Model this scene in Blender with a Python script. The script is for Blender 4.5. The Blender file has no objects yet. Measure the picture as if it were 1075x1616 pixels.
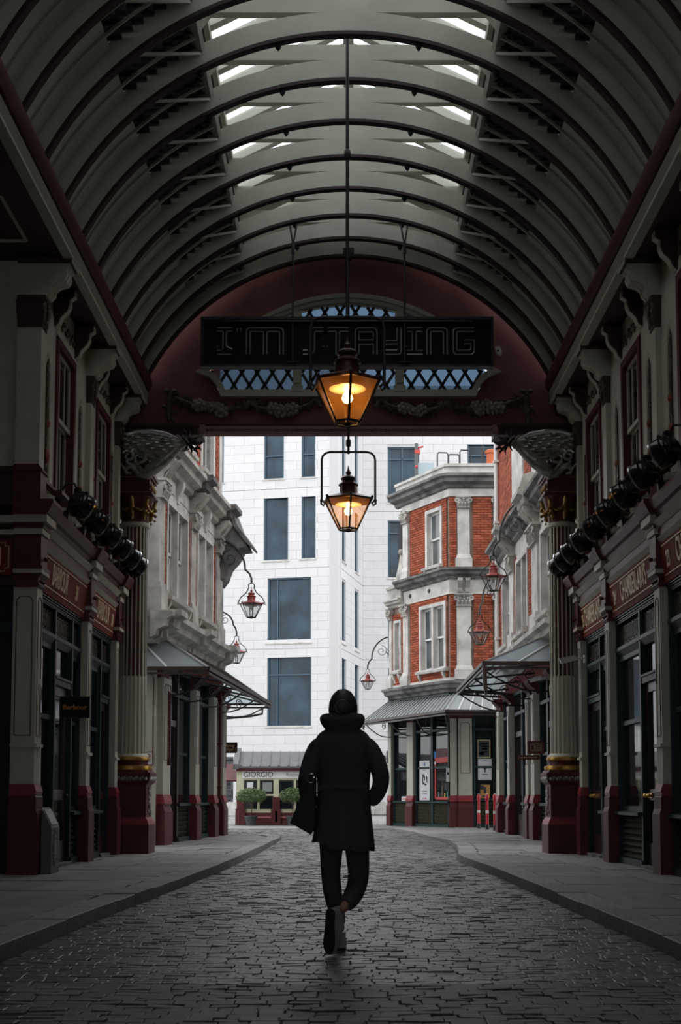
import bpy, bmesh, math, random
import numpy as np
from mathutils import Matrix, Vector
random.seed(7)
SC = bpy.context.scene
COL = SC.collection
PI = math.pi
R = math.radians
# ------------------------------------------------------------------ camera
cam_d = bpy.data.cameras.new('camera')
cam_d.sensor_fit = 'AUTO'; cam_d.sensor_width = 36.0
cam_d.lens = 2043.0 / 1616.0 * 36.0
cam_d.shift_x = (537.5 - 550.0) / 1616.0
cam_d.shift_y = (1090.4 - 808.0) / 1616.0
cam_d.clip_end = 400
cam = bpy.data.objects.new('camera', cam_d); COL.objects.link(cam)
cam.location = (0, 0, 1.0)
cam.rotation_euler = (PI / 2 + math.atan(.082), 0, 0)
SC.camera = cam
# ------------------------------------------------------------------ sky (overcast) and exposure
W = bpy.data.worlds.new('overcast_sky'); SC.world = W
W.use_nodes = True
wn = W.node_tree.nodes; wl = W.node_tree.links
wn.clear()
wo = wn.new('ShaderNodeOutputWorld'); wb = wn.new('ShaderNodeBackground')
tc = wn.new('ShaderNodeTexCoord'); sx = wn.new('ShaderNodeSeparateXYZ'); rp = wn.new('ShaderNodeValToRGB')
rp.color_ramp.elements[0].position = 0.0; rp.color_ramp.elements[0].color = (.84, .865, .89, 1)
rp.color_ramp.elements[1].position = 1.0; rp.color_ramp.elements[1].color = (1.02, 1.05, 1.08, 1)
wl.new(tc.outputs['Generated'], sx.inputs[0]); wl.new(sx.outputs['Z'], rp.inputs[0])
wl.new(rp.outputs[0], wb.inputs[0]); wl.new(wb.outputs[0], wo.inputs[0])
wb.inputs['Strength'].default_value = 2.3
SC.view_settings.view_transform = 'Standard'
SC.view_settings.look = 'None'
SC.view_settings.gamma = 1.0
SC.view_settings.use_curve_mapping = False
SC.view_settings.exposure = 0.0
SC.cycles.max_bounces = 8
SC.cycles.diffuse_bounces = 4
SC.cycles.glossy_bounces = 4
SC.cycles.transparent_max_bounces = 16
SC.cycles.sample_clamp_indirect = 3.0
try:
    SC.cycles.use_denoising = True
except Exception:
    pass

# ------------------------------------------------------------------ materials
MATS = {}
def mat(name, col, rough=.6, metal=0.0, noise=0.0, scale=6.0, spec=.5, bump=0.0, bscale=40.0, col2=None, emit=None, estr=0.0, detail=4.0):
    if name in MATS: return MATS[name]
    m = bpy.data.materials.new(name); m.use_nodes = True
    nt = m.node_tree; b = nt.nodes['Principled BSDF']
    c = (*col, 1.0)
    b.inputs['Base Color'].default_value = c
    b.inputs['Roughness'].default_value = rough
    b.inputs['Metallic'].default_value = metal
    b.inputs['Specular IOR Level'].default_value = spec
    if noise > 0 or col2:
        t = nt.nodes.new('ShaderNodeTexCoord'); n = nt.nodes.new('ShaderNodeTexNoise')
        n.inputs['Scale'].default_value = scale; n.inputs['Detail'].default_value = detail
        r = nt.nodes.new('ShaderNodeValToRGB')
        a = col; d = col2 if col2 else tuple(x * (1 - noise) for x in col)
        r.color_ramp.elements[0].position = .33; r.color_ramp.elements[0].color = (*d, 1)
        r.color_ramp.elements[1].position = .62; r.color_ramp.elements[1].color = (*a, 1)
        nt.links.new(t.outputs['Object'], n.inputs['Vector']); nt.links.new(n.outputs['Fac'], r.inputs[0])
        nt.links.new(r.outputs[0], b.inputs['Base Color'])
    if bump > 0:
        t2 = nt.nodes.new('ShaderNodeTexCoord'); n2 = nt.nodes.new('ShaderNodeTexNoise'); bp = nt.nodes.new('ShaderNodeBump')
        n2.inputs['Scale'].default_value = bscale; n2.inputs['Detail'].default_value = 5
        bp.inputs['Strength'].default_value = bump; bp.inputs['Distance'].default_value = .02
        nt.links.new(t2.outputs['Object'], n2.inputs['Vector']); nt.links.new(n2.outputs['Fac'], bp.inputs['Height'])
        nt.links.new(bp.outputs[0], b.inputs['Normal'])
    if emit:
        b.inputs['Emission Color'].default_value = (*emit, 1); b.inputs['Emission Strength'].default_value = estr
    MATS[name] = m
    return m
def vary(name, col, amt=.25, rough=.8, bump=.3, bscale=30, spec=.3, noise=.25, scale=5, hue=None):
    """stone-like pieces: a little different from piece to piece (object random / per-island random)"""
    m = mat(name, col, rough, spec=spec, noise=noise, scale=scale, bump=bump, bscale=bscale)
    nt = m.node_tree; b = nt.nodes['Principled BSDF']
    lk = b.inputs['Base Color'].links[0].from_socket
    g = nt.nodes.new('ShaderNodeNewGeometry'); oi = nt.nodes.new('ShaderNodeObjectInfo')
    ad = nt.nodes.new('ShaderNodeMath'); ad.operation = 'ADD'
    fr = nt.nodes.new('ShaderNodeMath'); fr.operation = 'FRACT'
    nt.links.new(g.outputs['Random Per Island'], ad.inputs[0]); nt.links.new(oi.outputs['Random'], ad.inputs[1]); nt.links.new(ad.outputs[0], fr.inputs[0])
    r = nt.nodes.new('ShaderNodeValToRGB')
    r.color_ramp.elements[0].color = (1 - amt, 1 - amt, 1 - amt, 1)
    r.color_ramp.elements[1].color = (1 + amt * .6, 1 + amt * .6, 1 + amt * .6, 1)
    if hue:
        r.color_ramp.elements[0].color = (*hue, 1)
    nt.links.new(fr.outputs[0], r.inputs[0])
    mx = nt.nodes.new('ShaderNodeMix'); mx.data_type = 'RGBA'; mx.blend_type = 'MULTIPLY'; mx.inputs[0].default_value = 1
    nt.links.new(lk, mx.inputs[6]); nt.links.new(r.outputs[0], mx.inputs[7]); nt.links.new(mx.outputs[2], b.inputs['Base Color'])
    return m
def glass_pane(name, tint, alpha, rough=.03, body=(0, 0, 0), transl=0.0, both=False):
    """a thin pane: mostly clear, with a sheen and (for lamps) a trace of scattering"""
    m = bpy.data.materials.new(name); m.use_nodes = True; nt = m.node_tree; nt.nodes.clear()
    o = nt.nodes.new('ShaderNodeOutputMaterial'); t = nt.nodes.new('ShaderNodeBsdfTransparent'); t.inputs[0].default_value = (*tint, 1)
    g = nt.nodes.new('ShaderNodeBsdfGlossy'); g.inputs['Roughness'].default_value = rough
    lw = nt.nodes.new('ShaderNodeLayerWeight'); pw = nt.nodes.new('ShaderNodeMath'); pw.operation = 'POWER'; pw.inputs[1].default_value = 5
    ma = nt.nodes.new('ShaderNodeMath'); ma.operation = 'MULTIPLY_ADD'; ma.inputs[1].default_value = .85; ma.inputs[2].default_value = .05
    nt.links.new(lw.outputs['Facing'], pw.inputs[0]); nt.links.new(pw.outputs[0], ma.inputs[0])
    mx = nt.nodes.new('ShaderNodeMixShader'); nt.links.new(ma.outputs[0], mx.inputs[0])
    if transl > 0:
        d = nt.nodes.new('ShaderNodeBsdfTranslucent'); d.inputs[0].default_value = (*body, 1)
        m2 = nt.nodes.new('ShaderNodeMixShader'); m2.inputs[0].default_value = transl
        nt.links.new(t.outputs[0], m2.inputs[1]); nt.links.new(d.outputs[0], m2.inputs[2]); base = m2.outputs[0]
    elif alpha > 0:
        d = nt.nodes.new('ShaderNodeBsdfDiffuse'); d.inputs[0].default_value = (*body, 1)
        if both:
            d1 = d; d2 = nt.nodes.new('ShaderNodeBsdfTranslucent'); d2.inputs[0].default_value = (*body, 1); d = nt.nodes.new('ShaderNodeMixShader'); nt.links.new(d1.outputs[0], d.inputs[1]); nt.links.new(d2.outputs[0], d.inputs[2])
        m2 = nt.nodes.new('ShaderNodeMixShader'); m2.inputs[0].default_value = alpha
        nt.links.new(t.outputs[0], m2.inputs[1]); nt.links.new(d.outputs[0], m2.inputs[2]); base = m2.outputs[0]
    else: base = t.outputs[0]
    nt.links.new(base, mx.inputs[1]); nt.links.new(g.outputs[0], mx.inputs[2]); nt.links.new(mx.outputs[0], o.inputs[0])
    return m
CREAM = mat('cream_paint', (.49, .485, .40), .55, noise=.13, scale=3)
CREAM2 = mat('roof_cream_paint', (.56, .56, .47), .6, noise=.16, scale=1.6)
MAROON = mat('maroon_paint', (.105, .024, .025), .5, noise=.25, scale=4, spec=.25)
MARWALL = mat('maroon_wall_paint', (.20, .068, .064), .7, noise=.25, scale=2)
MARFASC = mat('maroon_fascia_paint', (.19, .042, .030), .7, noise=.15, scale=3, spec=.08)
RED = mat('red_paint', (.26, .026, .034), .45, noise=.2, scale=6)
GREEN = mat('dark_green_paint', (.016, .042, .042), .45, noise=.3, scale=5, spec=.25)
DKGREEN = mat('green_black_paint', (.014, .022, .022), .45, spec=.2)
BLACK = mat('black_metal', (.018, .018, .019), .45, noise=.3, scale=20)
SIGNBLK = mat('sign_black', (.004, .004, .004), .6, spec=.2)
GOLD = mat('gilding', (.62, .36, .09), .38, .85, noise=.35, scale=14)
GOLDP = mat('gold_paint', (.46, .31, .13), .5, noise=.2, scale=10)
SILVER = mat('silver_dragon_paint', (.50, .50, .48), .34, .45, noise=.5, scale=9, bump=.25, bscale=30)
ORNM = mat('bronzed_ornament', (.13, .11, .085), .45, .2, noise=.6, scale=14)
STONE = mat('portland_stone', (.50, .475, .43), .85, col2=(.25, .24, .22), scale=2.2, bump=.25, bscale=18, detail=8)
STONEL = mat('pale_stone', (.62, .59, .55), .85, col2=(.40, .385, .36), scale=2.6, bump=.2, bscale=18, detail=8)
STONED = mat('soot_dark_stone', (.20, .195, .185), .9, col2=(.06, .06, .058), scale=2.4, bump=.3, bscale=14, detail=8)
BRICK = vary('orange_red_brick', (.38, .098, .052), .34, .9, .25, 40, .2, .25, 7)
MORTAR = mat('lime_mortar', (.30, .22, .18), .95, noise=.3, scale=12)
CLAD = vary('white_limestone_block', (.66, .65, .65), .035, .8, .06, 25, .3, .05, 3)
CLADJ = mat('cladding_joint', (.54, .53, .53), .9)
GLASSD = mat('dark_shop_glass', (.010, .014, .016), .04, spec=.6)
GLASSB = mat('office_glass', (.030, .068, .098), .05, spec=.35, col2=(.008, .018, .027), scale=.7)
GLASSU = mat('upper_window_glass', (.014, .016, .016), .06, spec=.6)
GLASSW = mat('sash_glass_with_blind', (.13, .14, .14), .07, spec=.6, col2=(.05, .06, .06), scale=1.2)
BLUEFR = mat('blue_grey_frame', (.05, .095, .135), .45)
LEAD = mat('lead_roof_sheet', (.11, .11, .115), .5, noise=.3, scale=5)
ZINC = mat('zinc_standing_seam', (.30, .31, .31), .42, .2, noise=.35, scale=3)
CANGLASS = glass_pane('canopy_wired_glass', (.62, .70, .72), .75, .12, (.60, .68, .72), both=True)
ROOFGL = glass_pane('skylight_glass', (.78, .80, .82), .12, .05, (.6, .62, .62))
LAMPGL = glass_pane('lantern_glass', (.93, .87, .78), 0, .03, (1.0, .50, .14), .10)
LAMPGL2 = glass_pane('unlit_lantern_glass', (.85, .87, .87), .08, .05, (.6, .6, .6))
BULB = mat('glowing_bulb', (1, .8, .5), .4, emit=(1.0, .50, .15), estr=55)
COPPER = mat('dark_red_lantern_metal', (.085, .022, .016), .42, .2, noise=.3, scale=12)
LREFL = mat('white_enamel_reflector', (.72, .62, .48), .4)
SETT = vary('granite_sett', (.125, .122, .118), .28, .40, .5, 26, .7, .35, 9)
SETTBED = mat('dark_joint_sand', (.085, .083, .080), .9, noise=.4, scale=14)
FLAG = vary('york_flagstone', (.25, .245, .235), .18, .62, .25, 22, .5, .3, 3)
KERB = vary('granite_kerb', (.28, .275, .265), .18, .6, .3, 24, .3, .3, 8)
PAVEFAR = mat('far_paving', (.22, .22, .215), .8, noise=.25, scale=1.4, bump=.2, bscale=12)
WHITEP = mat('white_paint', (.70, .70, .68), .5, noise=.1, scale=5)
PAPER = mat('white_paper', (.66, .68, .70), .7)
INK = mat('dark_ink', (.02, .022, .03), .7)
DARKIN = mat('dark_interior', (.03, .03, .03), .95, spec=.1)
GREYTHING = mat('grey_plinth_paint', (.10, .105, .11), .5, noise=.2, scale=8)
CREAMB = mat('booth_cream_paint', (.56, .54, .38), .55, noise=.1, scale=4)
LETTER = mat('fascia_gold_lettering', (.72, .56, .32), .5)
ORANGE = mat('orange_lettering', (.55, .22, .05), .5)
NEON = mat('unlit_neon_tube', (.20, .22, .215), .18, spec=.8)
SLATE = mat('outer_roof_slate', (.05, .05, .055), .8, noise=.3, scale=5)
POT = mat('dark_grey_planter', (.045, .05, .058), .55, noise=.2, scale=6)
LEAF = vary('olive_green_leaf', (.13, .20, .08), .45, .6, 0.0, 10, .3, .25, 6)
BARK = mat('brown_bark', (.10, .07, .05), .9, noise=.4, scale=20)
SKIN = mat('skin', (.42, .22, .14), .55, noise=.08, scale=10)
HAIR = mat('dark_brown_hair', (.060, .048, .042), .5, noise=.3, scale=60)
COAT = mat('black_wool_coat', (.070, .070, .073), .95, noise=.2, scale=30, bump=.1, bscale=120)
LEGG = mat('black_leggings', (.062, .062, .065), .9)
BAGM = mat('dark_green_leather', (.038, .050, .045), .7, noise=.25, scale=15, spec=.2)
SHOE = mat('off_white_trainer', (.46, .45, .44), .6, noise=.12, scale=25)
SOLE = mat('dark_rubber_sole', (.03, .03, .03), .7)
SOLEW = mat('pale_midsole', (.42, .40, .37), .6)
TERRA = mat('terracotta_pot', (.50, .13, .05), .8)
def fret_material():
    m = mat('greek_key_band', (.38, .37, .30), .55); nt = m.node_tree; b = nt.nodes['Principled BSDF']
    t = nt.nodes.new('ShaderNodeTexCoord'); mp = nt.nodes.new('ShaderNodeMapping'); br = nt.nodes.new('ShaderNodeTexBrick')
    mp.inputs['Rotation'].default_value = (0, R(90), R(90)); nt.links.new(t.outputs['Object'], mp.inputs[0]); nt.links.new(mp.outputs[0], br.inputs[0])
    br.inputs['Color1'].default_value = (.36, .35, .28, 1); br.inputs['Color2'].default_value = (.30, .28, .22, 1); br.inputs['Mortar'].default_value = (.13, .07, .05, 1)
    br.inputs['Scale'].default_value = 22; br.inputs['Mortar Size'].default_value = .03
    nt.links.new(br.outputs[0], b.inputs['Base Color']); return m
FRET = fret_material()

# ------------------------------------------------------------------ mesh helpers
class MB:
    def __init__(s, M=None):
        s.v = []; s.f = []; s.M = M; s.flip = bool(M and M.to_3x3().determinant() < 0)
    def add(s, vs, fs, X=None):
        n = len(s.v)
        if X is not None: vs = [X @ Vector(v) for v in vs]
        if s.M is not None: vs = [s.M @ Vector(v) for v in vs]
        fl = s.flip != bool(X is not None and X.to_3x3().determinant() < 0)
        s.v += [tuple(v) for v in vs]
        s.f += [tuple(n + i for i in (reversed(f) if fl else f)) for f in fs]
        return s
    def box(s, x0, x1, y0, y1, z0, z1, X=None):
        if x0 > x1: x0, x1 = x1, x0
        if y0 > y1: y0, y1 = y1, y0
        if z0 > z1: z0, z1 = z1, z0
        v = [(x0, y0, z0), (x1, y0, z0), (x1, y1, z0), (x0, y1, z0), (x0, y0, z1), (x1, y0, z1), (x1, y1, z1), (x0, y1, z1)]
        return s.add(v, [(3, 2, 1, 0), (4, 5, 6, 7), (0, 1, 5, 4), (1, 2, 6, 5), (2, 3, 7, 6), (3, 0, 4, 7)], X)
    def taper(s, x0, x1, y0, y1, z0, z1, d, X=None):   # box whose top is drawn in by d
        v = [(x0, y0, z0), (x1, y0, z0), (x1, y1, z0), (x0, y1, z0), (x0 + d, y0 + d, z1), (x1 - d, y0 + d, z1), (x1 - d, y1 - d, z1), (x0 + d, y1 - d, z1)]
        return s.add(v, [(3, 2, 1, 0), (4, 5, 6, 7), (0, 1, 5, 4), (1, 2, 6, 5), (2, 3, 7, 6), (3, 0, 4, 7)], X)
    def prism(s, poly, ax, a, b, X=None):
        ar = sum(poly[i][0] * poly[(i + 1) % len(poly)][1] - poly[(i + 1) % len(poly)][0] * poly[i][1] for i in range(len(poly)))
        if ar < 0: poly = poly[::-1]
        n = len(poly)
        if a > b: a, b = b, a
        if ax == 'x': P = lambda p, t: (t, p[0], p[1])
        elif ax == 'y': P = lambda p, t: (p[1], t, p[0])
        else: P = lambda p, t: (p[0], p[1], t)
        if ax == 'y':
            poly = [(q[1], q[0]) for q in poly][::-1]
        v = [P(p, a) for p in poly] + [P(p, b) for p in poly]
        f = [tuple(range(n - 1, -1, -1)), tuple(range(n, 2 * n))] + [(i, (i + 1) % n, n + (i + 1) % n, n + i) for i in range(n)]
        return s.add(v, f, X)
    def lathe(s, prof, n=16, c=(0, 0, 0), X=None, a0=0.0, caps=True, ex=1.0):
        v = []; f = []
        for r, z in prof:
            for i in range(n):
                a = a0 + 2 * PI * i / n
                v.append((c[0] + r * math.cos(a) * ex, c[1] + r * math.sin(a), c[2] + z))
        for k in range(len(prof) - 1):
            for i in range(n):
                j = (i + 1) % n
                f.append((k * n + i, k * n + j, (k + 1) * n + j, (k + 1) * n + i))
        if caps:
            f.append(tuple(range(n - 1, -1, -1))); f.append(tuple((len(prof) - 1) * n + i for i in range(n)))
        return s.add(v, f, X)
    def tube(s, pts, r, n=6, X=None, caps=True, closed=False, flat=1.0):
        P = [Vector(p) for p in pts]; m = len(P)
        rs = r if isinstance(r, (list, tuple)) else [r] * m
        v = []; f = []; up = None
        for i in range(m):
            if closed: t = P[(i + 1) % m] - P[i - 1]
            else: t = P[min(i + 1, m - 1)] - P[max(i - 1, 0)]
            if t.length < 1e-9: t = Vector((0, 0, 1))
            t.normalize()
            if up is None:
                up = Vector((0, 0, 1)) if abs(t.z) < .9 else Vector((0, 1, 0))
            a = up - t * up.dot(t)
            if a.length < 1e-6: a = t.orthogonal()
            a.normalize(); up = a; b = t.cross(a)
            for k in range(n):
                q = 2 * PI * (k + .5) / n
                v.append(P[i] + (a * math.cos(q) + b * math.sin(q) * flat) * rs[i])
        L = m if closed else m - 1
        for i in range(L):
            for k in range(n):
                k2 = (k + 1) % n; i2 = (i + 1) % m
                f.append((i * n + k, i * n + k2, i2 * n + k2, i2 * n + k))
        if caps and not closed:
            f.append(tuple(range(n - 1, -1, -1))); f.append(tuple((m - 1) * n + k for k in range(n)))
        return s.add(v, f, X)
    def ball(s, c, r, n=8, m=6, X=None, sc=(1, 1, 1)):
        v = [(c[0], c[1], c[2] - r * sc[2])]; f = []
        for j in range(1, m):
            a = -PI / 2 + PI * j / m
            for i in range(n):
                b = 2 * PI * i / n
                v.append((c[0] + r * sc[0] * math.cos(a) * math.cos(b), c[1] + r * sc[1] * math.cos(a) * math.sin(b), c[2] + r * sc[2] * math.sin(a)))
        v.append((c[0], c[1], c[2] + r * sc[2])); e = len(v) - 1
        for i in range(n):
            f.append((0, 1 + (i + 1) % n, 1 + i)); f.append((e, e - n + i, e - n + (i + 1) % n))
        for j in range(m - 2):
            for i in range(n):
                k = (i + 1) % n
                f.append((1 + j * n + i, 1 + j * n + k, 1 + (j + 1) * n + k, 1 + (j + 1) * n + i))
        return s.add(v, f, X)
    def frame(s, x0, x1, z0, z1, y0, y1, w, wb=None, X=None):  # rectangular frame in the xz plane
        wb = w if wb is None else wb
        s.box(x0, x0 + w, y0, y1, z0, z1, X); s.box(x1 - w, x1, y0, y1, z0, z1, X)
        s.box(x0 + w, x1 - w, y0, y1, z1 - w, z1, X); s.box(x0 + w, x1 - w, y0, y1, z0, z0 + wb, X); return s
    def bar(s, p, q, w, h=None, X=None):   # straight square bar p->q
        return s.tube([p, q], w * .7071, 4, X)
    def mesh(s, name, m, smooth=False):
        me = bpy.data.meshes.new(name); me.from_pydata(s.v, [], s.f); me.update()
        if smooth:
            me.polygons.foreach_set('use_smooth', [True] * len(me.polygons))
            try: me.set_sharp_from_angle(angle=R(40))
            except Exception: pass
        if m: me.materials.append(m)
        return me
WM = {}
GROUPS = {'shopfront': 'dark green shopfronts under the arcade', 'poster': 'posters and notices in the corner shop windows', 'glass_canopy': 'glazed canopies over the street pavements',
          'dragon_bracket': 'silver dragons over the columns', 'security_camera': 'white bullet cameras', 'hanging_sign': 'projecting shop signs', 'street_building': 'street buildings beyond the arcade'}
def fin(o, parent=None, label=None, cat=None, group=None, kind=None, world=True):
    COL.objects.link(o)
    if parent is not None:
        o.parent = parent
        if world: o.matrix_parent_inverse = WM.get(parent.name, Matrix()).inverted(); WM[o.name] = Matrix()
        else: WM[o.name] = Matrix()
    if label: o['label'] = label
    if cat: o['category'] = cat
    if group: o['group'] = group
    if kind: o['kind'] = kind
    return o
def obj(name, mb, m, parent=None, label=None, cat=None, group=None, kind=None, smooth=False, world=True):
    me = mb.mesh(name, m, smooth) if isinstance(mb, MB) else mb
    return fin(bpy.data.objects.new(name, me), parent, label, cat, group, kind, world)
def thing(name, label, cat, loc=(0, 0, 0), rz=0.0, group=None, kind=None):
    o = bpy.data.objects.new(name, None); o.empty_display_size = .1; COL.objects.link(o)
    o.location = loc; o.rotation_euler = (0, 0, rz)
    WM[o.name] = Matrix.Translation(loc) @ Matrix.Rotation(rz, 4, 'Z')
    if label: o['label'] = label
    if cat: o['category'] = cat
    group = group or GROUPS.get(name)
    if group: o['group'] = group
    if kind: o['kind'] = kind
    return o
def LO(name, mb, m, parent, **k):            # part given in the thing's own coordinates
    return obj(name, mb, m, parent, world=False, **k)
def dup(root, loc, rz=None, label=None, sc=None):
    def cp(o, par):
        c = o.copy(); COL.objects.link(c)
        if par is not None: c.parent = par
        for ch in o.children: cp(ch, c)
        return c
    c = cp(root, None); c.location = loc
    if rz is not None: c.rotation_euler = (0, 0, rz)
    if sc: c.scale = sc
    if label: c['label'] = label
    return c
UNIT = {}
def unit_piece(name, m, ch=.035):
    k = (name, m.name)
    if k not in UNIT:
        b = MB()
        c = ch   # slightly domed unit block: sides + drawn-in top on +z
        b.taper(-.5, .5, -.5, .5, -.5, .5 - c, 0); b.v = b.v[:]
        v = b.v; n = len(v)
        b.v += [(-.5 + c, -.5 + c, .5), (.5 - c, -.5 + c, .5), (.5 - c, .5 - c, .5), (-.5 + c, .5 - c, .5)]
        b.f = [f for f in b.f if f != (4, 5, 6, 7)] + [(8, 9, 10, 11), (4, 5, 9, 8), (5, 6, 10, 9), (6, 7, 11, 10), (7, 4, 8, 11)]
        UNIT[k] = b.mesh(name, m)
    return UNIT[k]
def pieces(name, parent, items, m, limit=290, world=True, stuffname=None):
    """items: (matrix, size xyz). The first `limit` become objects, the rest one joined stuff part."""
    me = unit_piece(name, m)
    PM = WM.get(parent.name, Matrix()).inverted() if world else Matrix()
    for X, sz in items[:limit]:
        o = bpy.data.objects.new(name, me); COL.objects.link(o); o.parent = parent
        o.matrix_parent_inverse = PM
        o.matrix_basis = X @ Matrix.Diagonal((*sz, 1))
    rest = items[limit:]
    if rest:
        base = np.array([v.co[:] for v in me.vertices]); faces = [tuple(p.vertices) for p in me.polygons]
        V = []; F = []
        for i, (X, sz) in enumerate(rest):
            A = np.array(X); V.append((base * np.array(sz)) @ A[:3, :3].T + A[:3, 3])
            k = i * len(base); F += [tuple(k + a for a in f) for f in faces]
        mm = bpy.data.meshes.new(stuffname or name); mm.from_pydata(np.concatenate(V).tolist(), [], F); mm.materials.append(m)
        fin(bpy.data.objects.new(stuffname or name + '_field', mm), parent, kind='stuff', world=world)
TXT = {}
def text(name, s, size, m, parent, X, extrude=.006, wide=1.0, bold=0.0, align='CENTER', world=True, fit=None, **k):
    cu = bpy.data.curves.new('lettering', 'FONT'); cu.body = s; cu.size = size; cu.extrude = extrude; cu.offset = bold
    cu.align_x = align; cu.align_y = 'CENTER'; cu.resolution_u = 3
    t = bpy.data.objects.new('tmp_text', cu); COL.objects.link(t)
    dg = bpy.context.evaluated_depsgraph_get()
    me = bpy.data.meshes.new_from_object(t.evaluated_get(dg)); bpy.data.objects.remove(t); bpy.data.curves.remove(cu)
    if fit:
        xs = [v.co.x for v in me.vertices]; wide = fit / (max(xs) - min(xs))
    me.transform(X @ Matrix.Diagonal((wide, 1, 1, 1))); me.materials.clear(); me.materials.append(m)
    return obj(name, me, m, parent, world=world, **k)
def T(x, y, z): return Matrix.Translation((x, y, z))
def RZ(a): return Matrix.Rotation(a, 4, 'Z')
def RX(a): return Matrix.Rotation(a, 4, 'X')
def RY(a): return Matrix.Rotation(a, 4, 'Y')
def basis(o, ex, ey, ez):
    return Matrix(((ex[0], ey[0], ez[0], o[0]), (ex[1], ey[1], ez[1], o[1]), (ex[2], ey[2], ez[2], o[2]), (0, 0, 0, 1)))
def arc(cx, cz, r, a0, a1, n):
    return [(cx + r * math.cos(a0 + (a1 - a0) * i / n), cz + r * math.sin(a0 + (a1 - a0) * i / n)) for i in range(n + 1)]
def spiral(c, r0, r1, a0, a1, n, ax='y'):
    o = []
    for i in range(n + 1):
        t = i / n; r = r0 + (r1 - r0) * t; a = a0 + (a1 - a0) * t
        o.append((c[0] + r * math.cos(a), c[1], c[2] + r * math.sin(a)))
    return o
LOUV = mat('dark_glass_louvre', (.05, .06, .06), .16, spec=.8)
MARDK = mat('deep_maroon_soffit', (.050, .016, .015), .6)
BLUEGL = glass_pane('blue_lattice_glass', (.10, .16, .24), .5, .08, (.07, .11, .17))
LATT = mat('dark_lattice_lead', (.03, .034, .036), .5)
DENTM = mat('dull_pink_maroon', (.34, .19, .18), .55, noise=.25, scale=8)
ORNL = mat('dark_leaf_relief', (.075, .068, .052), .5, noise=.4, scale=12)
ORNF = mat('bronzed_flower_relief', (.30, .255, .20), .45, .2, noise=.5, scale=18)
GOLDDK = mat('aged_gilding', (.28, .17, .05), .42, .7, noise=.5, scale=16)
BLKDRAG = mat('blackened_silver', (.05, .05, .05), .42, .4, noise=.5, scale=12)
RIBEDGE = mat('dark_rib_soffit', (.032, .013, .013), .6)
LOUV2 = mat('louvre_cheek_paint', (.05, .055, .05), .5)
GROUND = mat('dark_panel_ground', (.040, .026, .022), .8, spec=.1)
# ================================================================== GROUND
def interp(tab, y):
    if y <= tab[0][0]: return tab[0][1]
    for (a, p), (b, q) in zip(tab, tab[1:]):
        if y <= b:
            t = (y - a) / (b - a); return p + (q - p) * t
    return tab[-1][1]
KL = [(3, -2.22), (8, -2.13), (11.8, -2.0), (17.75, -1.72), (24, -1.60), (28.5, -1.50), (29.7, -1.56), (30.6, -1.80), (31.2, -2.3)]
KR = [(3, 2.12), (8.1, 2.06), (11.7, 1.98), (16.0, 1.90), (17.8, 1.84), (19.6, 1.74), (21, 1.76), (22.6, 1.92), (24.6, 2.04), (26.6, 2.10), (28.0, 2.02), (29.5, 1.82), (33, 1.62), (38, 1.2), (40, 1.0)]
def zroad(y): return 0.0 if y < 23 else min(.085, (y - 23) / 8 * .085)
ground = thing('floor', 'stone sett roadway running down the middle of the arcade', None, (0, 8, 0), kind='structure')
b = MB()
ys = [-14, 4, 12, 23, 25, 27, 29, 31, 45, 95]
for i, y in enumerate(ys):
    for x in (-40, 40): b.v.append((x, y, zroad(y) - .012))
b.f = [(2 * i, 2 * i + 1, 2 * i + 3, 2 * i + 2) for i in range(len(ys) - 1)]
obj('joint_sand', b, SETTBED, ground)
rnd = random.Random(3)
S = []
y = 5.3
while y < 37:
    d = .088 + rnd.random() * .025 if y < 20 else .12
    xl = interp(KL, y) + .02 if y < 30.4 else -6.0
    xr = interp(KR, y) - .02
    x = xl - rnd.random() * .15
    while x < xr - .03:
        w = .10 + rnd.random() * .09
        x2 = min(x + w, xr); x1 = max(x, xl)
        if x2 - x1 > .04:
            z = zroad(y) + rnd.uniform(-.004, .004) - .045
            X = T((x1 + x2) / 2, y + d / 2, z) @ RX(rnd.gauss(0, .04)) @ RY(rnd.gauss(0, .025)) @ RZ(rnd.gauss(0, .02))
            S.append((X, (x2 - x1 - .005, d - .003, .09)))
        x += w
    y += d
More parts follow.
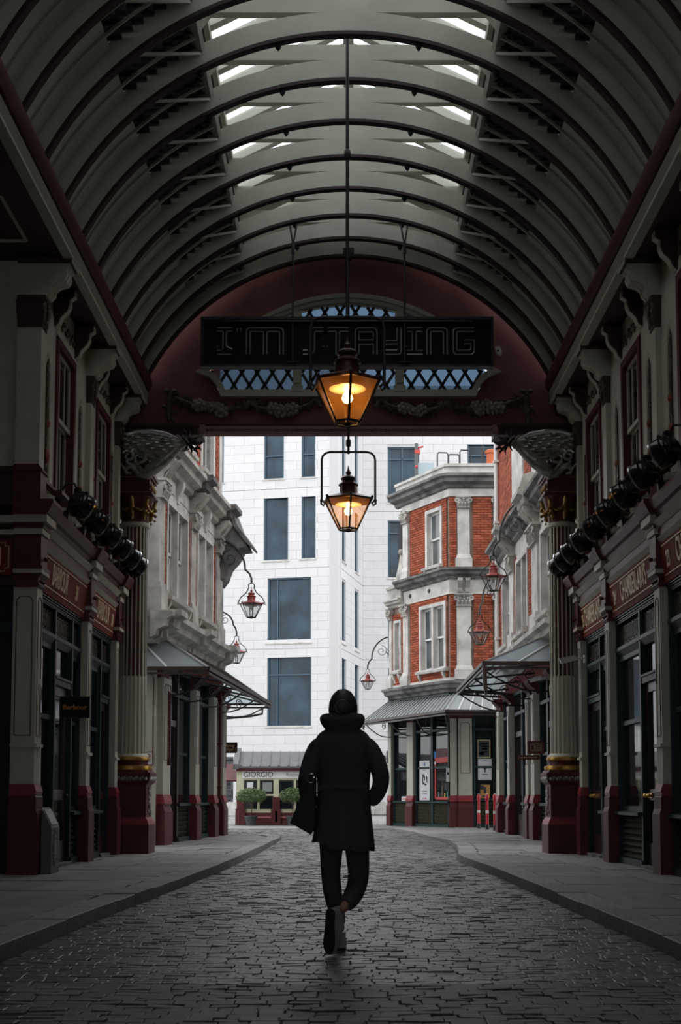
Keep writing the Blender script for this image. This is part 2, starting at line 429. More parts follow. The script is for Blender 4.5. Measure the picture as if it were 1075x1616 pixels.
# the nearest setts in view are single objects
vis = [i for i, (X, s) in enumerate(S) if abs(X.translation.x) < X.translation.y * .262 and X.translation.y > 5.75]
pick = set(vis[:295]); S = [S[i] for i in sorted(pick)] + [s for i, s in enumerate(S) if i not in pick]
pieces('sett', ground, S, SETT, 295, stuffname='sett_paving')
def pavement(s, K, y1, label):
    pv = thing('pavement', label, None, (s * 3, 14, 0), kind='structure')
    yy = [3 + (y1 - 3) * i / 40 for i in range(41)]
    poly = [(s * 7.0, 3), *[(interp(K, q) + s * .15, q) for q in yy], (s * 7.0, y1)]
    b = MB(); b.prism(poly, 'z', -.2, .078); obj('bedding', b, SETTBED, pv)
    # kerb stones
    pts = [Vector((x, q, 0)) for q, x in K if q >= 3]
    fine = [Vector((interp(K, q), q, 0)) for q in [3 + (y1 - 3) * i / 400 for i in range(401)]]
    it = []; acc = fine[0]; L = .9
    for p in fine:
        if (p - acc).length >= L:
            d = (p - acc).normalized(); n = Vector((s * abs(d.y), -d.x * s * (1 if d.y > 0 else -1), 0))
            m = (p + acc) / 2 + n * .15
            ang = math.atan2(d.y, d.x)
            zz = zroad(m.y) * .35
            it.append((T(m.x, m.y, .015 + zz + rnd.uniform(-.006, .006)) @ RZ(ang) @ RX(rnd.gauss(0, .012)), ((p - acc).length - .012, .30, .18)))
            acc = p; L = .75 + rnd.random() * .45
    pieces('kerb_stone', pv, it, KERB)
    it = []
    y = 5.0; row = 0
    while y < y1 - .1:
        d = .62 + rnd.random() * .2
        if y + d > y1: d = y1 - y
        xk = interp(K, y + d / 2) + s * .31
        a = abs(xk); x = a
        while x < 6.6:
            w = .6 + rnd.random() * .55
            x2 = min(x + w, 6.7)
            cx = s * (x + x2) / 2
            if x < 4.4 or y < 15:
                it.append((T(cx, y + d / 2, .06 + zroad(y) * .2 + rnd.uniform(-.004, .004)) @ RX(rnd.gauss(0, .004)) @ RY(rnd.gauss(0, .004)), (x2 - x - .014, d - .014, .08)))
            x = x2
        y += d
    pieces('flagstone', pv, it, FLAG)
    return pv
pavement(-1, KL, 31.0, 'flagstone pavement along the left shopfronts with a granite kerb')
pavement(1, KR, 39.5, 'flagstone pavement along the right shopfronts, kerb bulging near the bollards')
far = thing('pavement', 'pale paved square in front of the white office building', None, (0, 50, 0), kind='structure')
b = MB(); b.box(-9, 12, 37.0, 75, -.2, .06); obj('bedding', b, PAVEFAR, far)
it = []
y = 31.2
while y < 62:
    d = .7
    x = -8 if y < 37 else -9
    xe = -6.0 if y < 37 else 9
    while x < xe:
        w = .8 + rnd.random() * .5
        if x + w <= xe + .6 and abs(x) < 7: it.append((T(x + w / 2, y + d / 2, .055), (w - .02, d - .02, .08)))
        x += w
    y += d
pieces('flagstone', far, it, FLAG, 0, stuffname='flagstone_paving')
# ================================================================== VAULTED ROOF
RC, ZC, HW = 3.66, 6.203, 3.28          # intrados radius, centre height, half width at the springing
A_SPR = math.acos(HW / RC)              # springing angle
YB, YE = 4.0, 20.75                     # extent of the vaulted roof built here
ceiling = thing('ceiling', 'cream barrel vault of arched ribs with a glazed lantern along the crown', None, (0, 14, 9.8), kind='structure')
RY_ = [20.62, 19.94, 19.13, 18.25, 17.31, 16.36, 15.38, 14.40, 13.42, 12.44, 11.46, 10.48, 9.50, 8.52]
def arcprism(mb, r0, r1, a0, a1, y0, y1, n=28):
    o = arc(0, ZC, r1, a0, a1, n); i = arc(0, ZC, r0, a0, a1, n)
    v = []
    for q in range(n + 1):
        v += [(i[q][0], y0, i[q][1]), (o[q][0], y0, o[q][1]), (o[q][0], y1, o[q][1]), (i[q][0], y1, i[q][1])]
    f = []
    for q in range(n):
        a = 4 * q; c = a + 4
        f += [(a, a + 1, c + 1, c), (a + 1, a + 2, c + 2, c + 1), (a + 2, a + 3, c + 3, c + 2), (a + 3, a, c, c + 3)]
    f += [(3, 2, 1, 0), tuple(4 * n + k for k in (0, 1, 2, 3))]
    mb.add(v, f)
UL = 1.78                                # half width of the glazed lantern
AL = math.acos(UL / (RC + .26))
rib_me = bos_me = edge_me = col_me = None
def share(name, me, m, parent, dy, label=None):
    o = bpy.data.objects.new(name, me); COL.objects.link(o); o.parent = parent
    o.matrix_parent_inverse = WM[parent.name].inverted() if parent.name in WM else Matrix()
    o.matrix_basis = T(0, dy, 0); WM[o.name] = T(0, dy, 0)
    if label: o['label'] = label
    return o
b = MB(); arcprism(b, RC + .035, RC + .27, A_SPR - .02, PI - A_SPR + .02, 0, .085, 40); rib_me = b.mesh('rib', CREAM2)
b = MB(); arcprism(b, RC - .008, RC + .034, A_SPR - .02, PI - A_SPR + .02, -.012, .092, 40); edge_me = b.mesh('rib_soffit_moulding', RIBEDGE)
b = MB()
for u in (-1.72, -.82, .82, 1.72):
    z = ZC + math.sqrt((RC - .01) ** 2 - u * u)
    b.lathe([(.012, -.075), (.030, -.05), (.040, -.02), (.028, .01), (.028, .02)], 8, (u, .05, z))
bos_me = b.mesh('rib_pendant', DKGREEN)
b = MB(); zc0 = ZC + RC + .27
b.box(-1.62, 1.62, .02, .13, zc0, zc0 + .20)
for s in (-1, 1): b.prism([(s * UL, zc0 + .20), (s * 1.62, zc0 + .20), (s * 1.62, zc0), (s * UL, zc0 - .22)], 'y', .02, .13)
col_me = b.mesh('collar_beam', CREAM2)
LH = zc0 + .20                            # top of the collar beams, eaves of the lantern
for i, y in enumerate(RY_):
    r = share('rib', rib_me, CREAM2, ceiling, y)
    share('rib_soffit_moulding', edge_me, MAROON, r, 0, 'thin maroon moulding under the cream rib').matrix_parent_inverse = Matrix()
    if 14 < y < 20.3: share('rib_pendant', bos_me, DKGREEN, r, 0, 'small dark pendants under the rib').matrix_parent_inverse = Matrix()
    if y < 20.5: share('collar_beam', col_me, CREAM2, ceiling, y)
# lengthwise plates either side of the lantern
for s in (-1, 1):
    z = ZC + math.sqrt((RC + .26) ** 2 - UL * UL)
    b = MB(); X = T(s * UL, 0, z) @ RY(s * R(-28)); b.box(-.10, .10, YB, YE, -.02, .05, X); obj('lantern_plate', b, CREAM2, ceiling)
    b = MB(); b.box(s * (UL + .04), s * (UL + .12), YB, YE, z + .04, LH + .02); obj('lantern_upstand', b, CREAM2, ceiling)
# glazed pitched lantern roof: ridge, glazing bars, panes
RZ_ = LH + .95
b = MB(); b.box(-.07, .07, YB, YE, RZ_ - .02, RZ_ + .14); obj('ridge_beam', b, CREAM2, ceiling)
for s in (-1, 1):
    b = MB(); b.box(s * 1.70, s * 1.92, YB, YE, LH, LH + .12); obj('lantern_eaves_plate', b, CREAM2, ceiling)
    p0 = Vector((s * 1.86, 0, LH + .10)); p1 = Vector((s * .05, 0, RZ_ + .08)); d = p1 - p0
    bar = MB()
    bar.add([(p0.x, -.062, p0.z - .10), (p0.x, .062, p0.z - .10), (p1.x, .062, p1.z - .10), (p1.x, -.062, p1.z - .10),
             (p0.x, -.062, p0.z + .03), (p0.x, .062, p0.z + .03), (p1.x, .062, p1.z + .03), (p1.x, -.062, p1.z + .03)],
            [(0, 1, 2, 3), (7, 6, 5, 4), (0, 4, 5, 1), (1, 5, 6, 2), (2, 6, 7, 3), (3, 7, 4, 0)])
    bme = bar.mesh('glazing_bar', CREAM2)
    y = YB
    while y < YE + .01:
        share('glazing_bar', bme, CREAM2, ceiling, y)
        y += .4871
    pn = MB(); pn.add([(p0.x, .03, p0.z), (p0.x, .457, p0.z), (p1.x, .457, p1.z), (p1.x, .03, p1.z)], [(0, 1, 2, 3)])
    pme = pn.mesh('roof_pane', ROOFGL); bme2 = pn.mesh('roof_board', CREAM2)
    y = YB
    while y < YE - .3:
        share('roof_pane' if y < 19.2 else 'roof_board', pme if y < 19.2 else bme2, ROOFGL, ceiling, y); y += .4871
# vault sides: boarding low down, louvre blades above, slate outside, slim intermediate ribs
A_LOUV = R(48)                           # boards below this angle, louvres above
for s in (-1, 1):
    M = Matrix.Diagonal((s, 1, 1, 1))
    edges = sorted([*RY_, 7.54, 6.56, 5.58, YB])
    for y0, y1 in zip(edges, edges[1:]):
        y0 += .085
        n = 2
        # two tiers of boards following the arch
        w = (y1 - y0) / 3
        for k in range(3):
            b = MB(M)
            arcprism(b, RC + .20, RC + .225, A_SPR - .05, A_LOUV, y0 + w * k + .006, y0 + w * (k + 1) - .006, 8)
            obj('vault_board', b, CREAM2, ceiling)
        for k in (1, 2):
            b = MB(M); yy = y0 + w * k
            arcprism(b, RC + .17, RC + .20, A_SPR - .05, AL, yy - .014, yy + .014, 12)
            obj('slim_rib', b, CREAM2, ceiling)
        # louvre blades: tilted glass flaps with triangular cheeks
        na = 7
        for k in range(na):
            a = A_LOUV + (AL - A_LOUV) * (k + .45) / na
            cx, cz = (RC + .30) * math.cos(a), ZC + (RC + .30) * math.sin(a)
            X = T(cx, 0, cz) @ RY(R(8))
            b = MB(M); b.box(-.15, .15, y0 + .02, y1 - .01, -.009, .009, X)
            lv = obj('louvre_blade', b, LOUV, ceiling)
            if y1 > 10:
                b = MB(M)
                for yy in (y0 + w * .12, y0 + w, y0 + w * 2, y0 + w * 2.88):
                    b.prism([(cx - .15, cz - .02), (cx + .15, cz - .05), (cx + .16, cz + .14)], 'y', yy - .014, yy + .014)
                obj('louvre_cheek', b, LOUV2, lv)
        if y1 > 10:
            b = MB(M); a = (A_LOUV + AL) / 2
            b.tube([((RC + .24) * math.cos(A_LOUV), y0 + .05, ZC + (RC + .24) * math.sin(A_LOUV)), ((RC + .24) * math.cos(AL) - .05, y1 - .06, ZC + (RC + .24) * math.sin(AL) - .10)], .022, 4)
            obj('diagonal_brace', b, CREAM2, ceiling)
    b = MB(M); arcprism(b, RC + .55, RC + .60, A_LOUV + R(3), AL + R(3), YB, YE, 10); obj('slate_slope', b, SLATE, ceiling)
    b = MB(M); arcprism(b, RC + .30, RC + .34, A_SPR - .05, A_LOUV, YB, YE, 10); obj('lower_slate_slope', b, SLATE, ceiling)
b = MB(); b.box(-2.1, 2.1, YE - .02, YE + .1, ZC + RC + .1, RZ_ + .2); obj('lantern_gable', b, CREAM2, ceiling)
b = MB(); n = 40
for i in range(n):
    u0, u1 = -4.2 + 8.4 * i / n, -4.2 + 8.4 * (i + 1) / n
    z0, z1 = [ZC + math.sqrt(max(0, (RC + .28) ** 2 - q * q)) if abs(q) < RC + .28 else ZC for q in (u0, u1)]
    b.add([(u0, YB, z0), (u1, YB, z1), (u1, YB, 11.5), (u0, YB, 11.5), (u0, YB - .1, z0), (u1, YB - .1, z1), (u1, YB - .1, 11.5), (u0, YB - .1, 11.5)], [(0, 1, 2, 3)[::-1], (4, 5, 6, 7), (0, 4, 5, 1)[::-1], (3, 2, 6, 7)[::-1]])
obj('rear_bulkhead', b, SLATE, ceiling)
# the part of the arcade roof over and behind the photographer, plain
b = MB(); b.box(-7.2, 7.2, -14, YB - .02, 9.9, 10.1); obj('rear_roof', b, SLATE, ceiling)
b = MB()
for s in (-1, 1): b.box(s * 7.0, s * 7.2, -14, YB, 0, 10); b.box(s * 2.6, s * 7.2, -14.2, -14, 0, 10); b.box(s * 3.3, s * 7.2, YB - .15, YB, 7.4, 10)
b.box(-2.6, 2.6, -14.2, -14, 6.0, 10); obj('unseen_rear_walls', b, MARDK, ceiling)  # added out of view; end opening sized to limit light from behind
# eaves cornice along both sides: red roll, key-pattern band, dark soffit
for s, nm in ((-1, 'left'), (1, 'right')):
    M = Matrix.Diagonal((s, 1, 1, 1))
    cor = thing('trim_%d' % (1 if s < 0 else 2), 'maroon and cream eaves cornice with a key pattern band, %s side' % nm, None, (s * 3.35, 14, 7.5), kind='structure')
    b = MB(M)
    prof = [(3.27, 7.90), (3.245, 7.87), (3.235, 7.80), (3.25, 7.73), (3.275, 7.68), (3.31, 7.67), (3.36, 7.68), (3.5, 7.9)]
    b.prism([(u, z) for u, z in prof], 'y', YB, 20.86); obj('roll_moulding', b, MAROON, cor, smooth=True)
    b = MB(M); b.prism([(3.31, 7.67), (3.31, 7.60), (3.36, 7.60), (3.36, 7.67)], 'y', YB, 20.84); obj('shadow_gap', b, DARKIN, cor)
    b = MB(M); b.prism([(3.285, 7.61), (3.315, 7.47), (3.40, 7.47), (3.40, 7.61)], 'y', YB, 20.85); obj('key_pattern_band', b, FRET, cor)
    b = MB(M); b.prism([(3.305, 7.475), (3.305, 7.435), (3.42, 7.435), (3.42, 7.475)], 'y', YB, 20.85); obj('lip_moulding', b, CREAM, cor)
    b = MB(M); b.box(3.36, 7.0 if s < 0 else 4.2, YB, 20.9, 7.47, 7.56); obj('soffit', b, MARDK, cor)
    b = MB(M); b.box(3.4, 3.6, YB, 20.86, 7.56, 7.95); obj('gutter_back', b, SLATE, cor)
# ================================================================== ARCADE SIDES
ZP = .10
def pilaster_low(M, wall, y0, y1, corner=False):
    uf = 3.66; ub = 3.95 if corner else 3.84
    p = MB(M)
    p.box(uf - .05, ub, y0 - .05, y1 + .05, ZP, .80)
    p.prism([(uf - .05, .80), (uf - .03, .86), (uf - .03, 1.00), (uf - .01, 1.02), (ub, 1.02), (ub, .80)], 'y', y0 - .035, y1 + .035)
    pl = obj('pilaster', p, MAROON, wall)
    b = MB(M); b.box(uf - .02, ub, y0 - .03, y1 + .03, 1.02, 1.06); b.prism([(uf - .03, 1.06), (uf, 1.155), (ub, 1.155), (ub, 1.06)], 'y', y0 - .02, y1 + .02); obj('pedestal_cap', b, RED, pl, label='brighter red cap of the pedestal')
    b = MB(M); b.box(uf + .01, ub, y0, y1, 1.155, 3.47); b.box(uf - .02, ub, y0 - .03, y1 + .03, 1.585, 1.625)
    obj('shaft', b, CREAM, pl, label='cream shaft')
    b = MB(M)
    # fillet lines of the sunk panel, on the face to the street and on the face to the camera
    z0, z1, c = 1.72, 3.36, .045
    yy0, yy1 = y0 + .06, y1 - .06
    for (a0, b0, a1, b1) in ((yy0, z0, yy0, z1 - c), (yy1, z0, yy1, z1 - c), (yy0, z0, yy1, z0), (yy0 + c, z1, yy1 - c, z1), (yy0, z1 - c, yy0 + c, z1), (yy1, z1 - c, yy1 - c, z1)):
        b.tube([(uf + .008, a0, b0), (uf + .008, a1, b1)], .007, 4)
    ua, ubb = uf + .06, ub - .04
    if corner:
        for (a0, b0, a1, b1) in ((ua, z0, ua, z1 - c), (ubb, z0, ubb, z1 - c), (ua, z0, ubb, z0), (ua + c, z1, ubb - c, z1), (ua, z1 - c, ua + c, z1), (ubb, z1 - c, ubb - c, z1)):
            b.tube([(a0, y0 - .002, b0), (a1, y0 - .002, b1)], .007, 4)
    obj('panel_fillet', b, MAROON, pl)
    b = MB(M)
    b.prism([(uf, 3.47), (uf - .02, 3.50), (uf - .005, 3.52), (uf - .005, 3.58), (uf - .05, 3.63), (ub, 3.63), (ub, 3.47)], 'y', y0 - .03, y1 + .03)
    for k in range(3): b.ball((uf - .01, y0 + (y1 - y0) * (k + .5) / 3, 3.55), .018, 6, 4)
    b.box(uf - .055, ub, y0 - .07, y1 + .07, 3.68, 3.72)
    obj('capital', b, MAROON, pl)
    b = MB(M); b.box(uf - .05, ub, y0 - .06, y1 + .06, 3.63, 3.68); obj('capital_band', b, CREAM, pl)
    # entablature block over the pilaster
    b = MB(M); b.box(uf - .03, ub, y0 - .02, y1 + .02, 3.72, 4.10)
    b.box(uf - .06, ub, y0 - .05, y1 + .05, 4.17, 4.23)
    b.prism([(uf - .10, 4.32), (uf - .13, 4.34), (uf - .19, 4.46), (uf - .19, 4.50), (ub, 4.50), (ub, 4.32)], 'y', y0 - .13, y1 + .13)
    b.tube([(uf - .04, y0 + .1, 3.82), (uf - .09, y0 + .1, 3.80)], .025, 6)
    obj('entablature_block', b, MAROON, pl)
    b = MB(M); b.box(uf - .05, ub, y0 - .04, y1 + .04, 4.10, 4.17); b.box(uf - .11, ub, y0 - .10, y1 + .10, 4.23, 4.32); obj('entablature_band', b, CREAM, pl)
    return pl
def ornament(mb, u, y, z0, z1, w, rn):
    z = z0
    while z < z1:
        r = rn.uniform(.02, .045)
        mb.ball((u, y + rn.uniform(-.3, .3) * w, z), r, 6, 4, sc=(.6, 1, 1.3))
        mb.tube([(u, y + rn.uniform(-.4, .4) * w, z), (u - .01, y + rn.uniform(-.4, .4) * w, z + .1)], [.018, .006], 4)
        z += rn.uniform(.05, .08)
def pilaster_up(M, wall, y0, y1, corner=False):
    uf = 3.68; ub = 3.97 if corner else 3.79
    p = MB(M)
    p.box(uf - .03, ub, y0 - .03, y1 + .03, 4.48, 4.86)
    p.box(uf - .05, ub, y0 - .05, y1 + .05, 4.86, 4.88); p.prism([(uf - .05, 4.88), (uf, 4.94), (ub, 4.94), (ub, 4.88)], 'y', y0 - .04, y1 + .04)
    pl = obj('pilaster', p, MAROON, wall)
    b = MB(M); b.box(uf, ub, y0, y1, 4.94, 6.62); obj('shaft', b, CREAM, pl, label='cream shaft')
    b = MB(M); b.box(uf - .01, ub, y0 - .01, y1 + .01, 6.62, 6.68); b.taper(uf - .02, ub, y0 - .02, y1 + .02, 6.68, 6.95, -.02); b.box(uf - .05, ub, y0 - .05, y1 + .05, 6.95, 7.0)
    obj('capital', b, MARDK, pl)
    b = MB(M)
    rn = random.Random(int(y0 * 10))
    for k in range(5): b.ball((uf - .045, (y0 + y1) / 2 + rn.uniform(-.05, .05), 6.90 - k * .05), .045 - k * .005, 7, 5, sc=(.7, 1, 1))
    for sg in (-1, 1): b.tube([(uf - .03, (y0 + y1) / 2 + sg * .11 + .05 * math.cos(a), 6.86 + .05 * math.sin(a)) for a in [q * PI / 5 for q in range(11)]], .014, 5)
    obj('carved_flower', b, ORNM, pl, label='gilt bronze carved flower')
    # console bracket
    b = MB(M)
    prof = [(uf, 7.0), (uf - .06, 7.02), (uf - .11, 7.07), (uf - .12, 7.13), (uf - .17, 7.17), (uf - .27, 7.20), (uf - .30, 7.26), (uf - .29, 7.33), (uf - .33, 7.36), (uf - .33, 7.44), (ub, 7.44), (ub, 7.0)]
    b.prism(prof, 'y', y0 - .02, y1 + .02); obj('console', b, CREAM, pl)
    b = MB(M); b.box(uf - .36, ub, y0 - .07, y1 + .07, 7.40, 7.46); obj('console_cap', b, MARDK, pl)
    b = MB(M); b.box(uf - .375, uf - .36, y0 - .07, y1 + .07, 7.385, 7.455); b.prism([(q[0] - .012, q[1]) for q in prof[1:9]] + [(q[0] + .01, q[1]) for q in prof[1:9]][::-1], 'y', y0 + .03, y0 + .07)
    b.prism([(q[0] - .012, q[1]) for q in prof[1:9]] + [(q[0] + .01, q[1]) for q in prof[1:9]][::-1], 'y', y1 - .07, y1 - .03); obj('console_edge', b, CREAM, pl)
    return pl
def upper_bay(M, wall, n, side, y0, y1, rn):
    """wall between two upper pilasters: two ornament panels and a sash window"""
    uw = 3.75; c = (y0 + y1) / 2; w0, w1 = c - .56, c + .56
    b = MB(M)
    for a, d in ((y0, w0), (w1, y1)):
        m = (a + d) / 2; h = .11
        b.box(uw, 3.95, a, m - h, 4.48, 7.1); b.box(uw, 3.95, m + h, d, 4.48, 7.1)
        b.box(uw, 3.95, m - h, m + h, 4.48, 4.96); b.box(uw, 3.95, m - h, m + h, 6.42, 7.1); b.box(uw + .014, 3.95, m - h, m + h, 4.96, 6.42)
        b.prism([(m - h, 6.42), (m - h, 6.30), (m - .03, 6.42)], 'x', uw + .001, uw + .1); b.prism([(m + h, 6.42), (m + h, 6.30), (m + .03, 6.42)], 'x', uw + .001, uw + .1)
    b.box(uw, 3.95, w0, w1, 4.48, 4.86); b.box(uw, 3.95, w0, w1, 6.9, 7.1)
    b.box(uw + .01, 3.95, y0, y1, 7.1, 7.5)
    panel = obj('wall_panelling', b, CREAM, wall)
    for a, d in ((y0, w0), (w1, y1)):
        m = (a + d) / 2
        b = MB(M)
        for (p, q, e, f) in ((m - .135, 4.93, m - .135, 6.36), (m + .135, 4.93, m + .135, 6.36), (m - .135, 4.93, m + .135, 4.93), (m - .135, 6.36, m, 6.52), (m + .135, 6.36, m, 6.52)):
            b.tube([(uw - .001, p, q), (uw - .001, e, f)], .011, 5)
        obj('panel_moulding', b, CREAM, panel)
        b = MB(M); b.box(uw + .004, uw + .016, m - .115, m + .115, 4.95, 6.42); obj('panel_ground', b, GROUND, panel)
        b = MB(M); ornament(b, uw + .004, m, 5.08, 6.36, .10, rn); obj('carved_drop', b, ORNM, panel, kind='stuff', label='dark carved fruit and leaf drop in the panel')
        b = MB(M); b.ball((uw - .008, m, 5.22), .065, 8, 6, sc=(.6, .9, 1.6)); b.ball((uw - .005, m, 5.62), .05, 8, 6, sc=(.8, .8, 1.1)); obj('carved_fruit', b, TERRF, panel, label='orange painted carved fruit')
    # window
    wi = thing('window_%d' % n, 'maroon framed cream sash window above the %s' % side, None, tuple(M @ Vector((uw, c, 5.8))), kind='structure')
    b = MB(M)
    for a, d, e, f in ((w0, w0 + .10, 4.86, 6.90), (w1 - .10, w1, 4.86, 6.90), (w0 + .1, w1 - .1, 6.80, 6.90)): b.box(uw - .03, 3.9, a, d, e, f)
    b.prism([(uw - .12, 4.88), (uw - .12, 4.83), (uw, 4.76), (uw, 4.88)], 'y', w0 - .04, w1 + .04); b.box(uw - .02, 3.9, w0 + .1, w1 - .1, 4.86, 4.93)
    obj('window_frame', b, MAROON, wi)
    for k, (z0, z1, ug) in enumerate(((5.88, 6.80, uw + .03), (4.93, 5.90, uw + .075))):
        b = MB(M)
        a, d = w0 + .10, w1 - .10
        b.box(ug, ug + .04, a, a + .05, z0, z1); b.box(ug, ug + .04, d - .05, d, z0, z1)
        b.box(ug - .005, ug + .045, a, d, z0, z0 + (.06 if k == 0 else .09)); b.box(ug, ug + .04, a, d, z1 - .05, z1)
        for q in (1, 2): b.box(ug + .005, ug + .035, a + (d - a) * q / 3 - .013, a + (d - a) * q / 3 + .013, z0 + .05, z1 - .05)
        sa = obj('sash', b, CREAM, wi)
        for q in range(3):
            b = MB(M); b.box(ug + .018, ug + .024, a + .05 + (d - a - .1) * q / 3 + .008, a + .05 + (d - a - .1) * (q + 1) / 3 - .008, z0 + .06, z1 - .05); obj('pane', b, GLASSU, sa)
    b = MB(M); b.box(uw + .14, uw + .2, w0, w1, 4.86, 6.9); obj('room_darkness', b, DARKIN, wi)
    # small brackets and carved frieze over the window
    for yc in (w0 - .06, w1 + .06):
        b = MB(M)
        pr = [(uw, 6.98), (uw - .05, 7.02), (uw - .08, 7.10), (uw - .16, 7.18), (uw - .19, 7.26), (uw - .19, 7.33), (uw - .25, 7.37), (uw - .25, 7.44), (uw + .05, 7.44), (uw + .05, 6.98)]
        b.prism(pr, 'y', yc - .07, yc + .07); k = obj('bracket', b, MARDK, wall)
        b = MB(M); b.prism([(q[0] - .014, q[1]) for q in pr[:8]] + [(q[0] + .006, q[1]) for q in pr[:8]][::-1], 'y', yc - .055, yc + .055); obj('bracket_edge', b, CREAM, k, label='cream edge of the bracket')
    b = MB(M)
    for k in range(14): b.ball((uw - .005, w0 + .1 + (w1 - w0 - .2) * k / 13, 7.15 + .06 * math.sin(k * 1.7)), .04, 6, 4, sc=(.6, 1, 1))
    obj('frieze_carving', b, ORNM, wall, kind='stuff')
    b = MB(M); b.tube([(uw - .01, w0 - .02, 6.93), (uw - .01, w1 + .02, 6.93)], .02, 4); obj('frieze_moulding', b, CREAM, wall)
    # plinth with swags below the window, behind the floodlights
    b = MB(M)
    for a, d in ((y0 + .04, w0 - .02), (w0 + .02, c - .02), (c + .02, w1 - .02), (w1 + .02, y1 - .04)):
        b.lathe([(0.0, 0), (.10, .02), (.16, .08), (.17, .15)], 10, (uw + .05, (a + d) / 2, 4.56), caps=False)
    obj('plinth_swag', b, CREAM, wall)
    b = MB(M); b.prism([(uw + .02, 4.80), (uw - .05, 4.84), (uw - .05, 4.88), (uw + .02, 4.90)], 'y', y0, y1); obj('plinth_moulding', b, MAROON, wall)
TERRF = mat('orange_painted_fruit', (.30, .075, .03), .6, noise=.3, scale=10)
